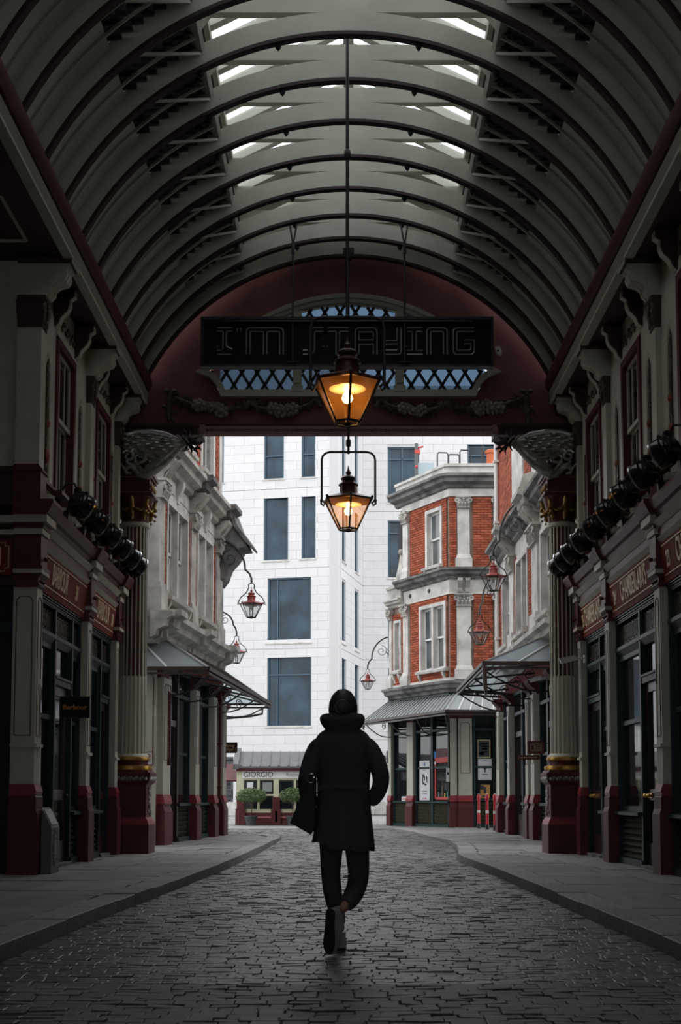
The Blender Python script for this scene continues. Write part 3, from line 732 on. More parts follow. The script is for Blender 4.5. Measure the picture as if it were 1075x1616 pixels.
def shopfront(M, s, y0, y1, label, name_text, number, layout, lay):
    """one bay of shop: fascia and cornice over dark green joinery; layout is a list of (kind, fraction)"""
    sh = thing('shopfront', label, 'shopfront', tuple(M @ Vector((3.75, (y0 + y1) / 2, ZP))))
    uf = 3.725
    b = MB(M); b.prism([(uf, 3.50), (uf - .05, 3.98), (3.90, 3.98), (3.90, 3.50)], 'y', y0, y1); fa = obj('fascia', b, MARFASC, sh)
    b = MB(M)
    for z in (3.585, 3.935):
        u = uf - .05 * (z - 3.5) / .48 - .004; b.box(u - .003, u + .004, y0 + .08, y1 - .08, z - .007, z + .007)
    obj('gold_line', b, LETTER, fa)
    th = math.atan2(.05, .48)
    sg = -1 if s > 0 else 1         # reading direction
    def TX(yc, zc):
        u = uf - .05 * (zc - 3.5) / .48 - .004
        o = M @ Vector((u, yc, zc))
        up = Vector((-s * math.sin(th), 0, math.cos(th)))
        ex = Vector((0, 1, 0)) if s < 0 else Vector((0, -1, 0))
        return basis(o, ex, up, ex.cross(up))
    if name_text: text('lettering', name_text, .385, LETTER, fa, TX(y0 + lay[0], 3.76), .004, bold=.003, fit=lay[1])
    if number: text('street_number', number, .27, LETTER, fa, TX(y0 + lay[2], 3.745), .004, .62, .006)
    uf = 3.69
    b = MB(M); b.box(uf - .03, 3.85, y0, y1, 4.045, 4.16)
    b.prism([(uf - .04, 4.225), (uf - .08, 4.33), (uf - .12, 4.35), (uf - .16, 4.44), (uf - .16, 4.48), (3.85, 4.48), (3.85, 4.225)], 'y', y0, y1); co = obj('cornice', b, MAROON, sh)
    b = MB(M); b.prism([(uf + .0, 3.98), (uf - .05, 4.045), (3.85, 4.045), (3.85, 3.98)], 'y', y0, y1); b.prism([(uf - .04, 4.16), (uf - .10, 4.235), (3.85, 4.24), (3.85, 4.16)], 'y', y0, y1); obj('cornice_band', b, CREAM, co, label='cream bands of the cornice')
    # joinery
    ug = 3.82
    b = MB(M); b.box(ug - .05, ug + .10, y0, y1, 3.40, 3.50); b.box(ug - .07, ug + .08, y0, y1, 3.02, 3.07); b.prism([(ug - .06, 3.02), (ug - .02, 2.94), (ug + .08, 2.94), (ug + .08, 3.02)], 'y', y0, y1)
    for k in range(3): b.box(ug - .06 - .012 * k, ug, y0, y1, 3.42 + .028 * k, 3.435 + .028 * k)
    jo = obj('head_frame', b, GREEN, sh)
    W_ = y1 - y0; y = y0
    for kind, fr in layout:
        a, d = y, y + W_ * fr; y = d
        b = MB(M); b.box(ug - .06, ug + .08, a - .035, a + .035, ZP, 3.42)
        if abs(d - y1) < .01: b.box(ug - .06, ug + .08, d - .05, d, ZP, 3.42)
        obj('mullion', b, GREEN, sh)
        # grille over the transom
        b = MB(M)
        nx = max(3, int((d - a) / .16))
        for k in range(nx):
            yc = a + .06 + (d - a - .12) * (k + .5) / nx
            b.tube([(ug, yc + .065 * math.cos(t), 3.235 + .12 * math.sin(t)) for t in [q * 2 * PI / 9 for q in range(9)]], .009, 4, closed=True)
            b.tube([(ug, yc - .06, 3.10), (ug, yc + .06, 3.37)], .008, 4); b.tube([(ug, yc + .06, 3.10), (ug, yc - .06, 3.37)], .008, 4)
        obj('grille', b, ORNM, sh, label='bronzed scroll grille over the transom')
        b = MB(M); b.box(ug + .05, ug + .06, a, d, 3.07, 3.42); obj('transom_pane', b, GLASSD, sh)
        if kind == 'w':
            b = MB(M)
            for p, q, e, f in ((a + .035, a + .09, .80, 2.96), (d - .09, d - .035, .80, 2.96), (a + .09, d - .09, 2.88, 2.96), (a + .09, d - .09, .80, .88), (a + .09, d - .09, 1.98, 2.04)): b.box(ug - .02, ug + .06, p, q, e, f)
            wf = obj('window_frame', b, GREEN, sh)
            for e, f in ((.88, 1.98), (2.04, 2.88)):
                b = MB(M); b.box(ug + .02, ug + .03, a + .09, d - .09, e, f); obj('pane', b, GLASSD, wf)
            b = MB(M); b.prism([(ug - .12, .76), (ug - .12, .80), (ug + .05, .83), (ug + .05, .76)], 'y', a, d); sill = obj('sill', b, GREEN, sh); b = MB(M); b.box(ug - .08, ug + .1, a, d, ZP, .19); obj('bottom_rail', b, GREEN, sh)
            b = MB(M); b.box(ug + .02, ug + .08, a, d, .19, .76); obj('riser_back', b, DARKIN, sh)
            for k in range(7):
                z = .20 + .079 * k
                b = MB(M); b.prism([(ug - .025, z), (ug + .02, z + .07), (ug + .03, z + .07), (ug + .02, z)], 'y', a + .05, d - .05); obj('riser_slat', b, RISER, sill)
        else:
            dr = MB(M)
            for p, q, e, f in ((a + .04, a + .16, .14, 2.45), (d - .16, d - .04, .14, 2.45), (a + .16, d - .16, 2.33, 2.45), (a + .16, d - .16, .14, .42), (a + .16, d - .16, .96, 1.10)): dr.box(ug + .0, ug + .05, p, q, e, f)
            do = obj('door', dr, DOORM, sh)
            for e, f in ((.42, .96), (1.10, 2.33)):
                b = MB(M); b.box(ug + .02, ug + .03, a + .16, d - .16, e, f); obj('door_pane', b, GLASSD, do)
            if s < 0: hy = d - .1; b = MB(M); b.ball((ug - .03, hy, 1.02), .022, 8, 6); obj('door_knob', b, BLACK, do)
            b = MB(M); hy = d - .10
            b.ball((ug - .04, hy - .2, 1.02), .025, 8, 6); b.ball((ug - .04, hy, 1.02), .03, 8, 6); b.ball((ug - .04, hy - .1, 1.02), .02, 8, 6); b.box(ug - .02, ug, hy - .26, hy + .05, .99, 1.05)
            if s > 0: obj('handle', b, BRASS, do, label='brass door handle and knobs')
            b = MB(M); b.box(ug - .05, ug + .08, a + .03, d - .03, 2.45, 2.53); b.box(ug - .07, ug + .06, a + .03, d - .03, 2.53, 2.56); obj('door_head', b, GREEN, sh)
            b = MB(M); b.box(ug + .02, ug + .03, a + .04, d - .04, 2.56, 2.94); obj('overdoor_pane', b, GLASSD, sh)
            b = MB(M); b.box(ug - .10, ug + .1, a, d, ZP, .14); obj('threshold', b, STONED, sh)
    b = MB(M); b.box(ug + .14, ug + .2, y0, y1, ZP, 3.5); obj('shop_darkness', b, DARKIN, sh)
    return sh
BRASS = mat('polished_brass', (.75, .48, .16), .22, .95)
RISER = mat('olive_slats', (.060, .062, .040), .8, noise=.2, scale=5, spec=.05)
DOORM = mat('dark_red_door_paint', (.030, .008, .007), .35)
walls = {}
for s, nm in ((-1, 'left'), (1, 'right')):
    M = Matrix.Diagonal((s, 1, 1, 1))
    wall = thing('wall_' + nm, 'cream and maroon panelled arcade wall on the %s' % nm, None, (s * 3.8, 15, 0), kind='structure'); walls[s] = wall
    rn = random.Random(5 + s)
    ys = [(15.12, 15.40), (18.12, 18.40), (20.36, 20.60)]
    if s > 0: ys = [(12.12, 12.40)] + ys
    for i, (a, d) in enumerate(ys):
        cn = (s < 0 and i == 0)
        pilaster_low(M, wall, a, d, cn); pilaster_up(M, wall, a, d - .05, cn)
    wn_ = 0
    nb = {-1: ['nearer left shopfront', 'farther left shopfront'], 1: ['right shopfront nearest the camera', 'middle right shopfront', 'right shopfront beside the fluted column']}[s]
    for i, ((a, d), (a2, d2)) in enumerate(zip(ys, ys[1:])):
        wn_ += 1
        upper_bay(M, wall, wn_ + (0 if s < 0 else 2), nb[i], d - .05, a2, rn)
    # backing mass of the building behind the joinery
    b = MB(M); b.box(4.02, 6.8, (15.42 if s < 0 else 5.0), 21.4, ZP - .1, 7.9); obj('building_mass', b, DARKIN, wall)
    b = MB(M)
    if s > 0:
        b.box(3.8, 4.1, YB, 12.10, ZP - .1, 7.5); obj('plain_wall', b, MARDK, wall)
    else:
        b.box(3.97, 6.9, 15.20, 15.44, 4.92, 7.5); ret = obj('return_wall', b, CREAM, wall, label='return wall facing the side passage')
        b = MB(M); b.box(3.95, 6.9, 15.18, 15.44, 4.48, 4.86); b.box(3.94, 6.9, 15.14, 15.44, 4.86, 4.93); obj('return_plinth', b, MARDK, wall)
        b = MB(M); b.prism([(15.2, 4.32), (15.02, 4.44), (15.02, 4.50), (15.44, 4.50), (15.44, 4.32)], 'x', 3.85, 6.9); b.box(3.9, 6.9, 15.16, 15.44, 3.50, 4.10); obj('return_fascia', b, MARDK, wall)
        b = MB(M); b.box(3.9, 6.9, 15.06, 15.44, 4.23, 4.32); b.box(3.9, 6.9, 15.12, 15.44, 4.10, 4.16); obj('return_band', b, CREAM, wall)
        b = MB(M); b.box(3.94, 6.9, 15.26, 15.44, ZP, 3.5); obj('return_shopfront', b, DKGREEN, wall)
        b = MB(M); b.box(3.94, 6.9, 15.20, 15.30, 2.94, 3.06); b.box(4.5, 4.58, 15.2, 15.3, ZP, 3.4); obj('return_frame', b, GREEN, wall)
        # numbered plate
        b = MB(M); b.box(3.98, 4.42, 15.13, 15.16, 3.62, 4.04); pt = obj('number_board', b, MARFASC, wall)
        b = MB(M)
        pp = [(4.02, 3.70), (4.06, 3.70), (4.06, 3.66), (4.34, 3.66), (4.34, 3.70), (4.38, 3.70), (4.38, 3.96), (4.34, 3.96), (4.34, 4.0), (4.06, 4.0), (4.06, 3.96), (4.02, 3.96)]
        b.tube([(p, 15.127, q) for p, q in pp], .007, 4, closed=True); obj('gold_border', b, LETTER, pt)
        text('street_number', '1', .30, LETTER, pt, basis((-4.13, 15.125, 3.83), (1, 0, 0), (0, 0, 1), (0, -1, 0)), .003, 1.0, .004)
        # coffered soffit of the side passage
        b = MB(M)
        for k in range(4):
            yy = 14.6 - k * 1.5
            for p, q, e, f in ((3.75, 6.2, yy, yy), (3.75, 6.2, yy - 1.1, yy - 1.1), (3.75, 3.75, yy, yy - 1.1), (6.2, 6.2, yy, yy - 1.1)): b.tube([(p, e, 7.46), (q, f, 7.46)], .022, 4)
        obj('coffer_moulding', b, CREAM, wall)
        b = MB(M); b.box(6.9, 7.1, YB, 15.4, ZP, 7.6); obj('passage_wall', b, MARDK, wall)
ML = Matrix.Diagonal((-1, 1, 1, 1)); MR = Matrix()
shopfront(ML, -1, 15.43, 18.09, 'nearer dark green shopfront on the left under its gold lettered maroon fascia', 'BARBOUR', '31', [('w', .42), ('d', .38), ('w', .20)], (1.0, .88, 2.02))
shopfront(ML, -1, 18.43, 20.33, 'narrow dark green shopfront between the left fluted column and the next pilaster', 'BARBOUR', '30', [('w', .62), ('d', .38)], (.92, .92, 1.66))
shopfront(MR, 1, 12.43, 15.09, 'right shopfront nearest the camera, cut off by the photo edge', "CHAMBERLAIN'S", '23', [('d', .5), ('w', .5)], (1.22, 1.5, 2.36))
shopfront(MR, 1, 15.43, 18.09, 'middle right shopfront with a brass handled double door', "CHAMBERLAIN'S", '24', [('d', .45), ('w', .55)], (1.22, 1.5, 2.36))
shopfront(MR, 1, 18.43, 20.33, 'narrow right shopfront just before the right fluted column', "CHAMBERLAIN'S", '25', [('w', .45), ('d', .55)], (1.0, 1.25, 1.78))
# ================================================================== END WALL WITH THE THERMAL WINDOW
ew = thing('wall_back', 'maroon end wall of the arcade above the open archway', None, (0, 21.1, 7), kind='structure')
YF = 20.90
def arcpts(r, u0, u1, n, zc=None):
    zc = ZC if zc is None else zc
    return [(u0 + (u1 - u0) * i / n, zc + math.sqrt(max(0, r * r - (u0 + (u1 - u0) * i / n) ** 2))) for i in range(n + 1)]
# window outline: outer edge of the cream frame
WZ0 = 7.566
frame_out = [(-2.10, 7.566), (2.10, 7.566), (2.22, 7.80), (2.30, 7.93), (2.50, 7.98)]
r_w = (1.9 ** 2 + .75 ** 2) / (2 * .75)       # segmental head: crown 9.31
def head(u, d=0.0): return 9.31 - d - (r_w - math.sqrt(r_w ** 2 - u * u))
us = [2.50 - 5.0 * i / 24 for i in range(25)]
out = [(-2.10, 7.566), (2.10, 7.566), (2.17, 7.76), (2.30, 7.90), (2.52, 7.98)] + [(u, max(head(u), 8.0)) for u in us] + [(-2.52, 7.98), (-2.30, 7.90), (-2.17, 7.76)]
inn = [(-2.03, 7.70), (2.03, 7.70), (2.10, 7.84), (2.20, 7.96), (2.34, 8.05)] + [(u * .93, max(head(u * .93, .15), 8.07)) for u in us] + [(-2.34, 8.05), (-2.20, 7.96), (-2.10, 7.84)]
# wall with the window hole: strips between the vault line and the window outline
b = MB()
N = 48
def wall_top(u): return ZC + math.sqrt(max(0, (RC + .2) ** 2 - u * u)) if abs(u) < 3.5 else 7.8
def zlo(u):   # underside of hole
    a = abs(u)
    pts = [(0, 7.566), (2.10, 7.566), (2.17, 7.76), (2.30, 7.90), (2.52, 7.98), (9, 7.98)]
    return interp(pts, a)
def zhi(u):
    a = abs(u); return max(head(min(a, 2.5)), 8.0) if a < 2.5 else 7.98
uu = [-4.15 + 8.3 * i / 120 for i in range(121)]
for u0, u1 in zip(uu, uu[1:]):
    for lo, hi in (((7.03, 7.03), (zlo(u0), zlo(u1))), ((zhi(u0), zhi(u1)), (wall_top(u0), wall_top(u1)))):
        if hi[0] - lo[0] < .001 and hi[1] - lo[1] < .001: continue
        b.add([(u0, YF, lo[0]), (u1, YF, lo[1]), (u1, YF, hi[1]), (u0, YF, hi[0]), (u0, 21.06, lo[0]), (u1, 21.06, lo[1]), (u1, 21.06, hi[1]), (u0, 21.06, hi[0])],
              [(0, 1, 2, 3), (5, 4, 7, 6), (0, 4, 5, 1), (3, 2, 6, 7)])
obj('tympanum', b, MARWALL, ew)
# thermal window
w1 = thing('window_9', 'cream framed segmental window with diamond lattice behind the neon sign', None, (0, YF, 7.6), kind='structure')
b = MB()
n = len(out)
for k, (ya, yb, t) in enumerate(((YF - .10, YF + .12, .0), (YF - .05, YF + .14, .45))):
    o2 = [(p[0] + (q[0] - p[0]) * t, p[1] + (q[1] - p[1]) * t) for p, q in zip(out, inn)]
    i2 = [(p[0] + (q[0] - p[0]) * (t + .5), p[1] + (q[1] - p[1]) * (t + .5)) for p, q in zip(out, inn)]
    v = [(p[0], ya, p[1]) for p in o2] + [(p[0], ya, p[1]) for p in i2] + [(p[0], yb, p[1]) for p in i2] + [(p[0], yb, p[1]) for p in o2]
    f = []
    for i in range(n):
        j = (i + 1) % n
        f += [(i, n + i, n + j, j)[::-1], (n + i, 2 * n + i, 2 * n + j, n + j)[::-1], (3 * n + i, i, j, 3 * n + j)[::-1]]
    b.add(v, f)
obj('window_frame', b, CREAM, w1)
for s in (-1, 1):
    b = MB(); b.box(s * .775, s * .915, YF - .06, YF + .14, 7.69, 9.02); b.box(s * .75, s * .94, YF - .07, YF + .1, 7.66, 7.76); b.box(s * .80, s * .89, YF - .075, YF - .05, 7.80, 8.9); obj('mullion', b, CREAM, w1)
lights = ((-2.28, -.915), (-.775, .775), (.915, 2.28))
def inside(u, z):
    a = abs(u); lo = interp([(0, 7.70), (2.03, 7.70), (2.10, 7.84), (2.20, 7.96), (2.34, 8.05)], a)
    return lo - .01 < z < max(head(min(a, 2.4), .15), 8.06) + .01 and a < 2.34
for li, (a, d) in enumerate(lights):
    b = MB(); m = 16; vs = []; fs = []
    for i in range(m + 1):
        u = a + (d - a) * i / m; q = abs(u)
        lo = interp([(0, 7.70), (2.03, 7.70), (2.10, 7.84), (2.20, 7.96), (2.34, 8.05)], q); hi = max(head(min(q, 2.4), .15), 8.06)
        vs += [(u, YF + .09, lo), (u, YF + .09, hi)]
    for i in range(m): fs.append((2 * i, 2 * i + 2, 2 * i + 3, 2 * i + 1))
    b.add(vs, fs); obj('pane', b, BLUEGL, w1, label='blue tinted lattice glazing')
    b = MB(); sp = .255
    k0 = int((a - 3) / sp)
    for dr in (-1, 1):
        for k in range(-14, 26):
            c0 = a + k * sp
            run = None
            zz = [7.6 + q * .03 for q in range(60)]
            pts = [(c0 + dr * (z - 7.6) * .62, z) for z in zz]
            pts = [p for p in pts if a <= p[0] <= d and inside(*p)]
            if len(pts) > 1: b.tube([(pts[0][0], YF + .07, pts[0][1]), (pts[-1][0], YF + .07, pts[-1][1])], .030, 4)
    obj('lattice', b, LATT, w1, label='dark diamond lattice bars')
BL = None
# beam soffit, dentils, frieze
b = MB(); b.box(-2.42, 2.42, YF - .08, 21.0, 7.02, 7.07); b.box(-2.42, 2.42, YF - .04, 21.0, 6.975, 7.02); lm = obj('lintel_moulding', b, DENTM, ew)
for k in range(66):
    x = -2.38 + k * .0732
    b = MB(); b.box(x, x + .045, YF - .065, YF, 6.982, 7.02); obj('dentil', b, DENTM, lm)
b = MB(); b.box(-2.45, 2.45, YF, 21.08, 6.97, 7.06); obj('lintel_soffit', b, MARWALL, ew)
for s in (-1, 1):
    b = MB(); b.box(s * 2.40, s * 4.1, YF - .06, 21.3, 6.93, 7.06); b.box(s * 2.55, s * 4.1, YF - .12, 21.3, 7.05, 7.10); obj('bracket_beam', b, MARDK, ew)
    b = MB(); b.ball((s * 2.42, YF - .07, 6.99), .06, 8, 6); b.box(s * 2.36, s * 2.44, YF - .1, YF, 6.93, 7.09); obj('lintel_boss', b, DENTM, ew)
b = MB(); b.box(-4.1, 4.1, YF - .02, YF, 7.09, 7.12); obj('frieze_fillet', b, MARDK, ew)
# garland of flowers, leaves and ribbon knots in relief
gl = thing('floral_garland', 'carved floral garland with ribbon knots along the maroon frieze', 'garland', (0, YF - .03, 7.27))
rn = random.Random(11)
def leafm(mb, x, y, z, a, L, w):
    d = Vector((math.cos(a), 0, math.sin(a))); n = Vector((-d.z, 0, d.x))
    p = Vector((x, y, z)); q = [p, p + d * L * .45 + n * w, p + d * L, p + d * L * .45 - n * w, p + d * L * .5 + Vector((0, -.035, 0))]
    mb.add(q, [(0, 3, 4), (3, 2, 4), (2, 1, 4), (1, 0, 4)])
flowers = []
for s in (-1, 1):
    tops = [(.55, 7.50), (1.60, 7.44), (2.93, 7.60)]
    for (xa, za), (xb, zb) in zip(tops, tops[1:]):
        b = MB(); pts = []
        for i in range(15):
            t = i / 14; x = xa + (xb - xa) * t; z = za + (zb - za) * t - .55 * t * (1 - t)
            pts.append((s * x, YF - .03, z))
        b.tube(pts, [.02 + .035 * math.sin(PI * i / 14) for i in range(15)], 6)
        obj('swag', b, ORNM, gl)
        for i in range(3, 12):
            p = pts[i]
            if i in (5, 6, 8, 9, 7):
                flowers.append((p[0] + rn.uniform(-.02, .02), p[2] + rn.uniform(-.05, .05), rn.uniform(.075, .115)))
        b = MB()
        for i in range(1, 14):
            for q in range(4): leafm(b, pts[i][0], YF - .035, pts[i][2], rn.uniform(0, 2 * PI), rn.uniform(.1, .2), .03)
        obj('leaf_spray', b, ORNL, gl, kind='stuff')
    for (x, z) in tops[:2]:
        b = MB()
        for a in (R(25), R(155), R(-35), R(-145)):
            b.tube([(s * x + .15 * q * math.cos(a) * (1 if q < .9 else .9), YF - .04, z + .12 * q * math.sin(a) + .03 * math.sin(q * 6)) for q in [k / 6 for k in range(8)]], [.028, .035, .04, .04, .034, .028, .02, .012], 5, flat=.5)
        b.ball((s * x, YF - .05, z), .04, 8, 6); obj('ribbon_knot', b, ORNM, gl)
    b = MB()
    b.tube([(s * 2.93, YF - .04, 7.66), (s * 2.95, YF - .04, 7.40), (s * 2.95, YF - .04, 7.16)], [.04, .06, .03], 6)
    for q in (-1, 1): b.ball((s * 2.93 + q * .07, YF - .06, 7.66), .045, 8, 6)
    for q in range(7): leafm(b, s * 2.95, YF - .05, 7.2 + q * .06, rn.uniform(0, 2 * PI), .16, .04)
    obj('end_pendant', b, ORNM, gl)
for x, z, r in flowers:
    b = MB(); b.ball((x, YF - .085, z), r * .45, 7, 5, sc=(1, .7, 1))
    for k in range(6):
        a = k * PI / 3 + r * 50; b.ball((x + r * .7 * math.cos(a), YF - .065, z + r * .7 * math.sin(a)), r * .45, 7, 5, sc=(1, .6, 1))
    obj('flower', b, ORNF, gl, smooth=True)
# ================================================================== COLUMNS
def column(s, label):
    M = Matrix()
    t = thing('fluted_column', label, 'column', (s * 3.53, 21.08, ZP), group='fluted columns of the archway')
    def pb(mb, u, z0, z1): mb.box(-u, u, -u, u, z0, z1)
    b = MB(); pb(b, .345, 0, .46); ped = LO('pedestal', b, MAROON, t)
    b = MB(); b.taper(-.345, .345, -.345, .345, .46, .52, .02); b.taper(-.325, .325, -.325, .325, .52, .58, .035); LO('pedestal_moulding', b, RED, ped)
    b = MB(); pb(b, .29, .58, 1.10); b.taper(-.29, .29, -.29, .29, 1.10, 1.14, -.05); pb(b, .34, 1.14, 1.24); pb(b, .36, 1.24, 1.29); b.taper(-.33, .33, -.33, .33, 1.29, 1.335, .02); LO('pedestal_die', b, MAROON, ped)
    b = MB(); rn = random.Random(2)
    for fx, fy, nx, ny in ((0, -1, 1, 0), (-s, 0, 0, 1), (s, 0, 0, 1)):
        for k in range(13):
            q = -.29 + .58 * k / 12
            b.ball((fx * .345 + nx * q, fy * .345 + ny * q, 1.19 + .02 * (k % 2)), .027, 6, 4)
            b.tube([(fx * .347 + nx * (q - .02), fy * .347 + ny * (q - .02), 1.165), (fx * .347 + nx * (q + .02), fy * .347 + ny * (q + .02), 1.225)], .008, 4)
    LO('leaf_band', b, SILVER, ped, label='silvered leaf band round the pedestal')
    b = MB()
    for k in range(16):
        b.ball((-s * .30, rn.uniform(-.10, .10), .64 + .40 * k / 15), rn.uniform(.025, .045), 6, 4, sc=(.7, 1, 1.2))
    LO('carved_drop', b, SILVER, ped, label='silvered carved drop on the inner face')
    b = MB(); b.lathe([(.34, 1.335), (.345, 1.36), (.34, 1.40), (.30, 1.41)], 24); rb = LO('lower_ring', b, GOLD, t, label='gilt torus ring', smooth=True)
    b = MB(); b.lathe([(.28, 1.41), (.265, 1.45), (.28, 1.50)], 24); LO('scotia', b, MAROON, t, smooth=True)
    b = MB(); b.lathe([(.30, 1.49), (.31, 1.515), (.30, 1.545), (.27, 1.55)], 24); LO('upper_ring', b, GOLD, t, label='upper gilt torus ring', smooth=True)
    b = MB(); b.lathe([(.285, 1.55), (.27, 1.58), (.25, 1.60)], 24); LO('shaft_foot', b, CREAM, t, smooth=True)
    # fluted shaft: fillets and grooves
    nf = 20
    def fluted(r0, z0, r1, z1, depth, fill):
        b = MB(); ns = nf * 6; v = []
        for r, z in ((r0, z0), (r1, z1)):
            for i in range(ns):
                ph = (i % 6) / 6; g = 0 if ph < .30 else math.sin(PI * (ph - .3) / .7)
                rr = r - depth * g if not fill else r - depth * .5 + depth * .5 * g
                a = 2 * PI * i / ns; v.append((rr * math.cos(a), rr * math.sin(a), z))
        f = [(i, (i + 1) % ns, ns + (i + 1) % ns, ns + i) for i in range(ns)]
        return b.add(v, f)
    LO('lower_shaft', fluted(.247, 1.58, .232, 2.86, .020, False), CREAM, t, label='cream fluted lower third of the shaft')
    b = MB(); b.lathe([(.205, 2.80), (.19, 5.33)], 24, caps=False); LO('upper_shaft', b, MAROON, t, label='maroon flutes of the upper shaft', smooth=True)
    b = MB()
    for k in range(nf):
        a = 2 * PI * (k + .15) / nf
        X = RZ(a)
        b.add([(.200, -.010, 2.84), (.232, -.012, 2.84), (.232, .012, 2.84), (.200, .010, 2.84), (.184, -.009, 5.32), (.212, -.010, 5.32), (.212, .010, 5.32), (.184, .009, 5.32)], [(3, 2, 1, 0), (4, 5, 6, 7), (0, 1, 5, 4), (1, 2, 6, 5), (2, 3, 7, 6), (3, 0, 4, 7)], X)
    LO('fillet', b, CREAM, t, label='thin cream fillets between the maroon flutes')
    b = MB(); b.lathe([(.21, 5.31), (.245, 5.33), (.25, 5.37), (.235, 5.39)], 24); LO('necking', b, CREAM, t, smooth=True)
    b = MB(); b.lathe([(.215, 5.39), (.225, 5.47), (.25, 5.60), (.29, 5.75), (.31, 5.83)], 20); cap = LO('capital', b, MAROON, t, smooth=True)
    b = MB()
    for k in range(8):
        a = PI / 4 * k
        for q in range(9):
            th = PI * q / 8; aa = a + R(45) * (q / 8)
            rr = .265 + .035
            b.ball((rr * math.cos(aa), rr * math.sin(aa), 5.66 - .09 * math.sin(th)), .020 + .010 * math.sin(th), 6, 4)
        b.tube([(.25 * math.cos(a), .25 * math.sin(a), 5.42), (.285 * math.cos(a), .285 * math.sin(a), 5.56), (.34 * math.cos(a), .34 * math.sin(a), 5.76), (.38 * math.cos(a), .38 * math.sin(a), 5.78)], [.02, .035, .03, .012], 6)
        b.ball((.335 * math.cos(a), .335 * math.sin(a), 5.62), .04, 7, 5); b.ball((.34 * math.cos(a), .34 * math.sin(a), 5.52), .03, 7, 5); b.ball((.33 * math.cos(a), .33 * math.sin(a), 5.44), .022, 7, 5)
    LO('capital_swag', b, GOLDDK, cap, label='gilded swags and drops round the capital')
    b = MB(); pb(b, .33, 5.83, 5.88); pb(b, .28, 5.88, 6.10); pb(b, .31, 6.10, 6.14); pb(b, .34, 6.14, 6.20); LO('impost_block', b, MAROON, t)
    b = MB(); b.box(-.335, .335, -.335, .335, 5.855, 5.868); b.box(-.315, .315, -.315, .315, 6.105, 6.118)
    for k in range(5): b.ball((-s * .30, -.2 + .1 * k, 5.98), .035, 6, 4, sc=(.6, .8, 1.5))
    LO('impost_fillet', b, GOLDDK, t)
    b = MB(); b.box(-.26, .26, -.2, .30, 6.20, 6.83); LO('upper_block', b, MARDK, t)
    return t
column(-1, 'fluted maroon and cream column left of the archway, silver dragon above it')
column(1, 'fluted maroon and cream column right of the archway, white camera beside it')
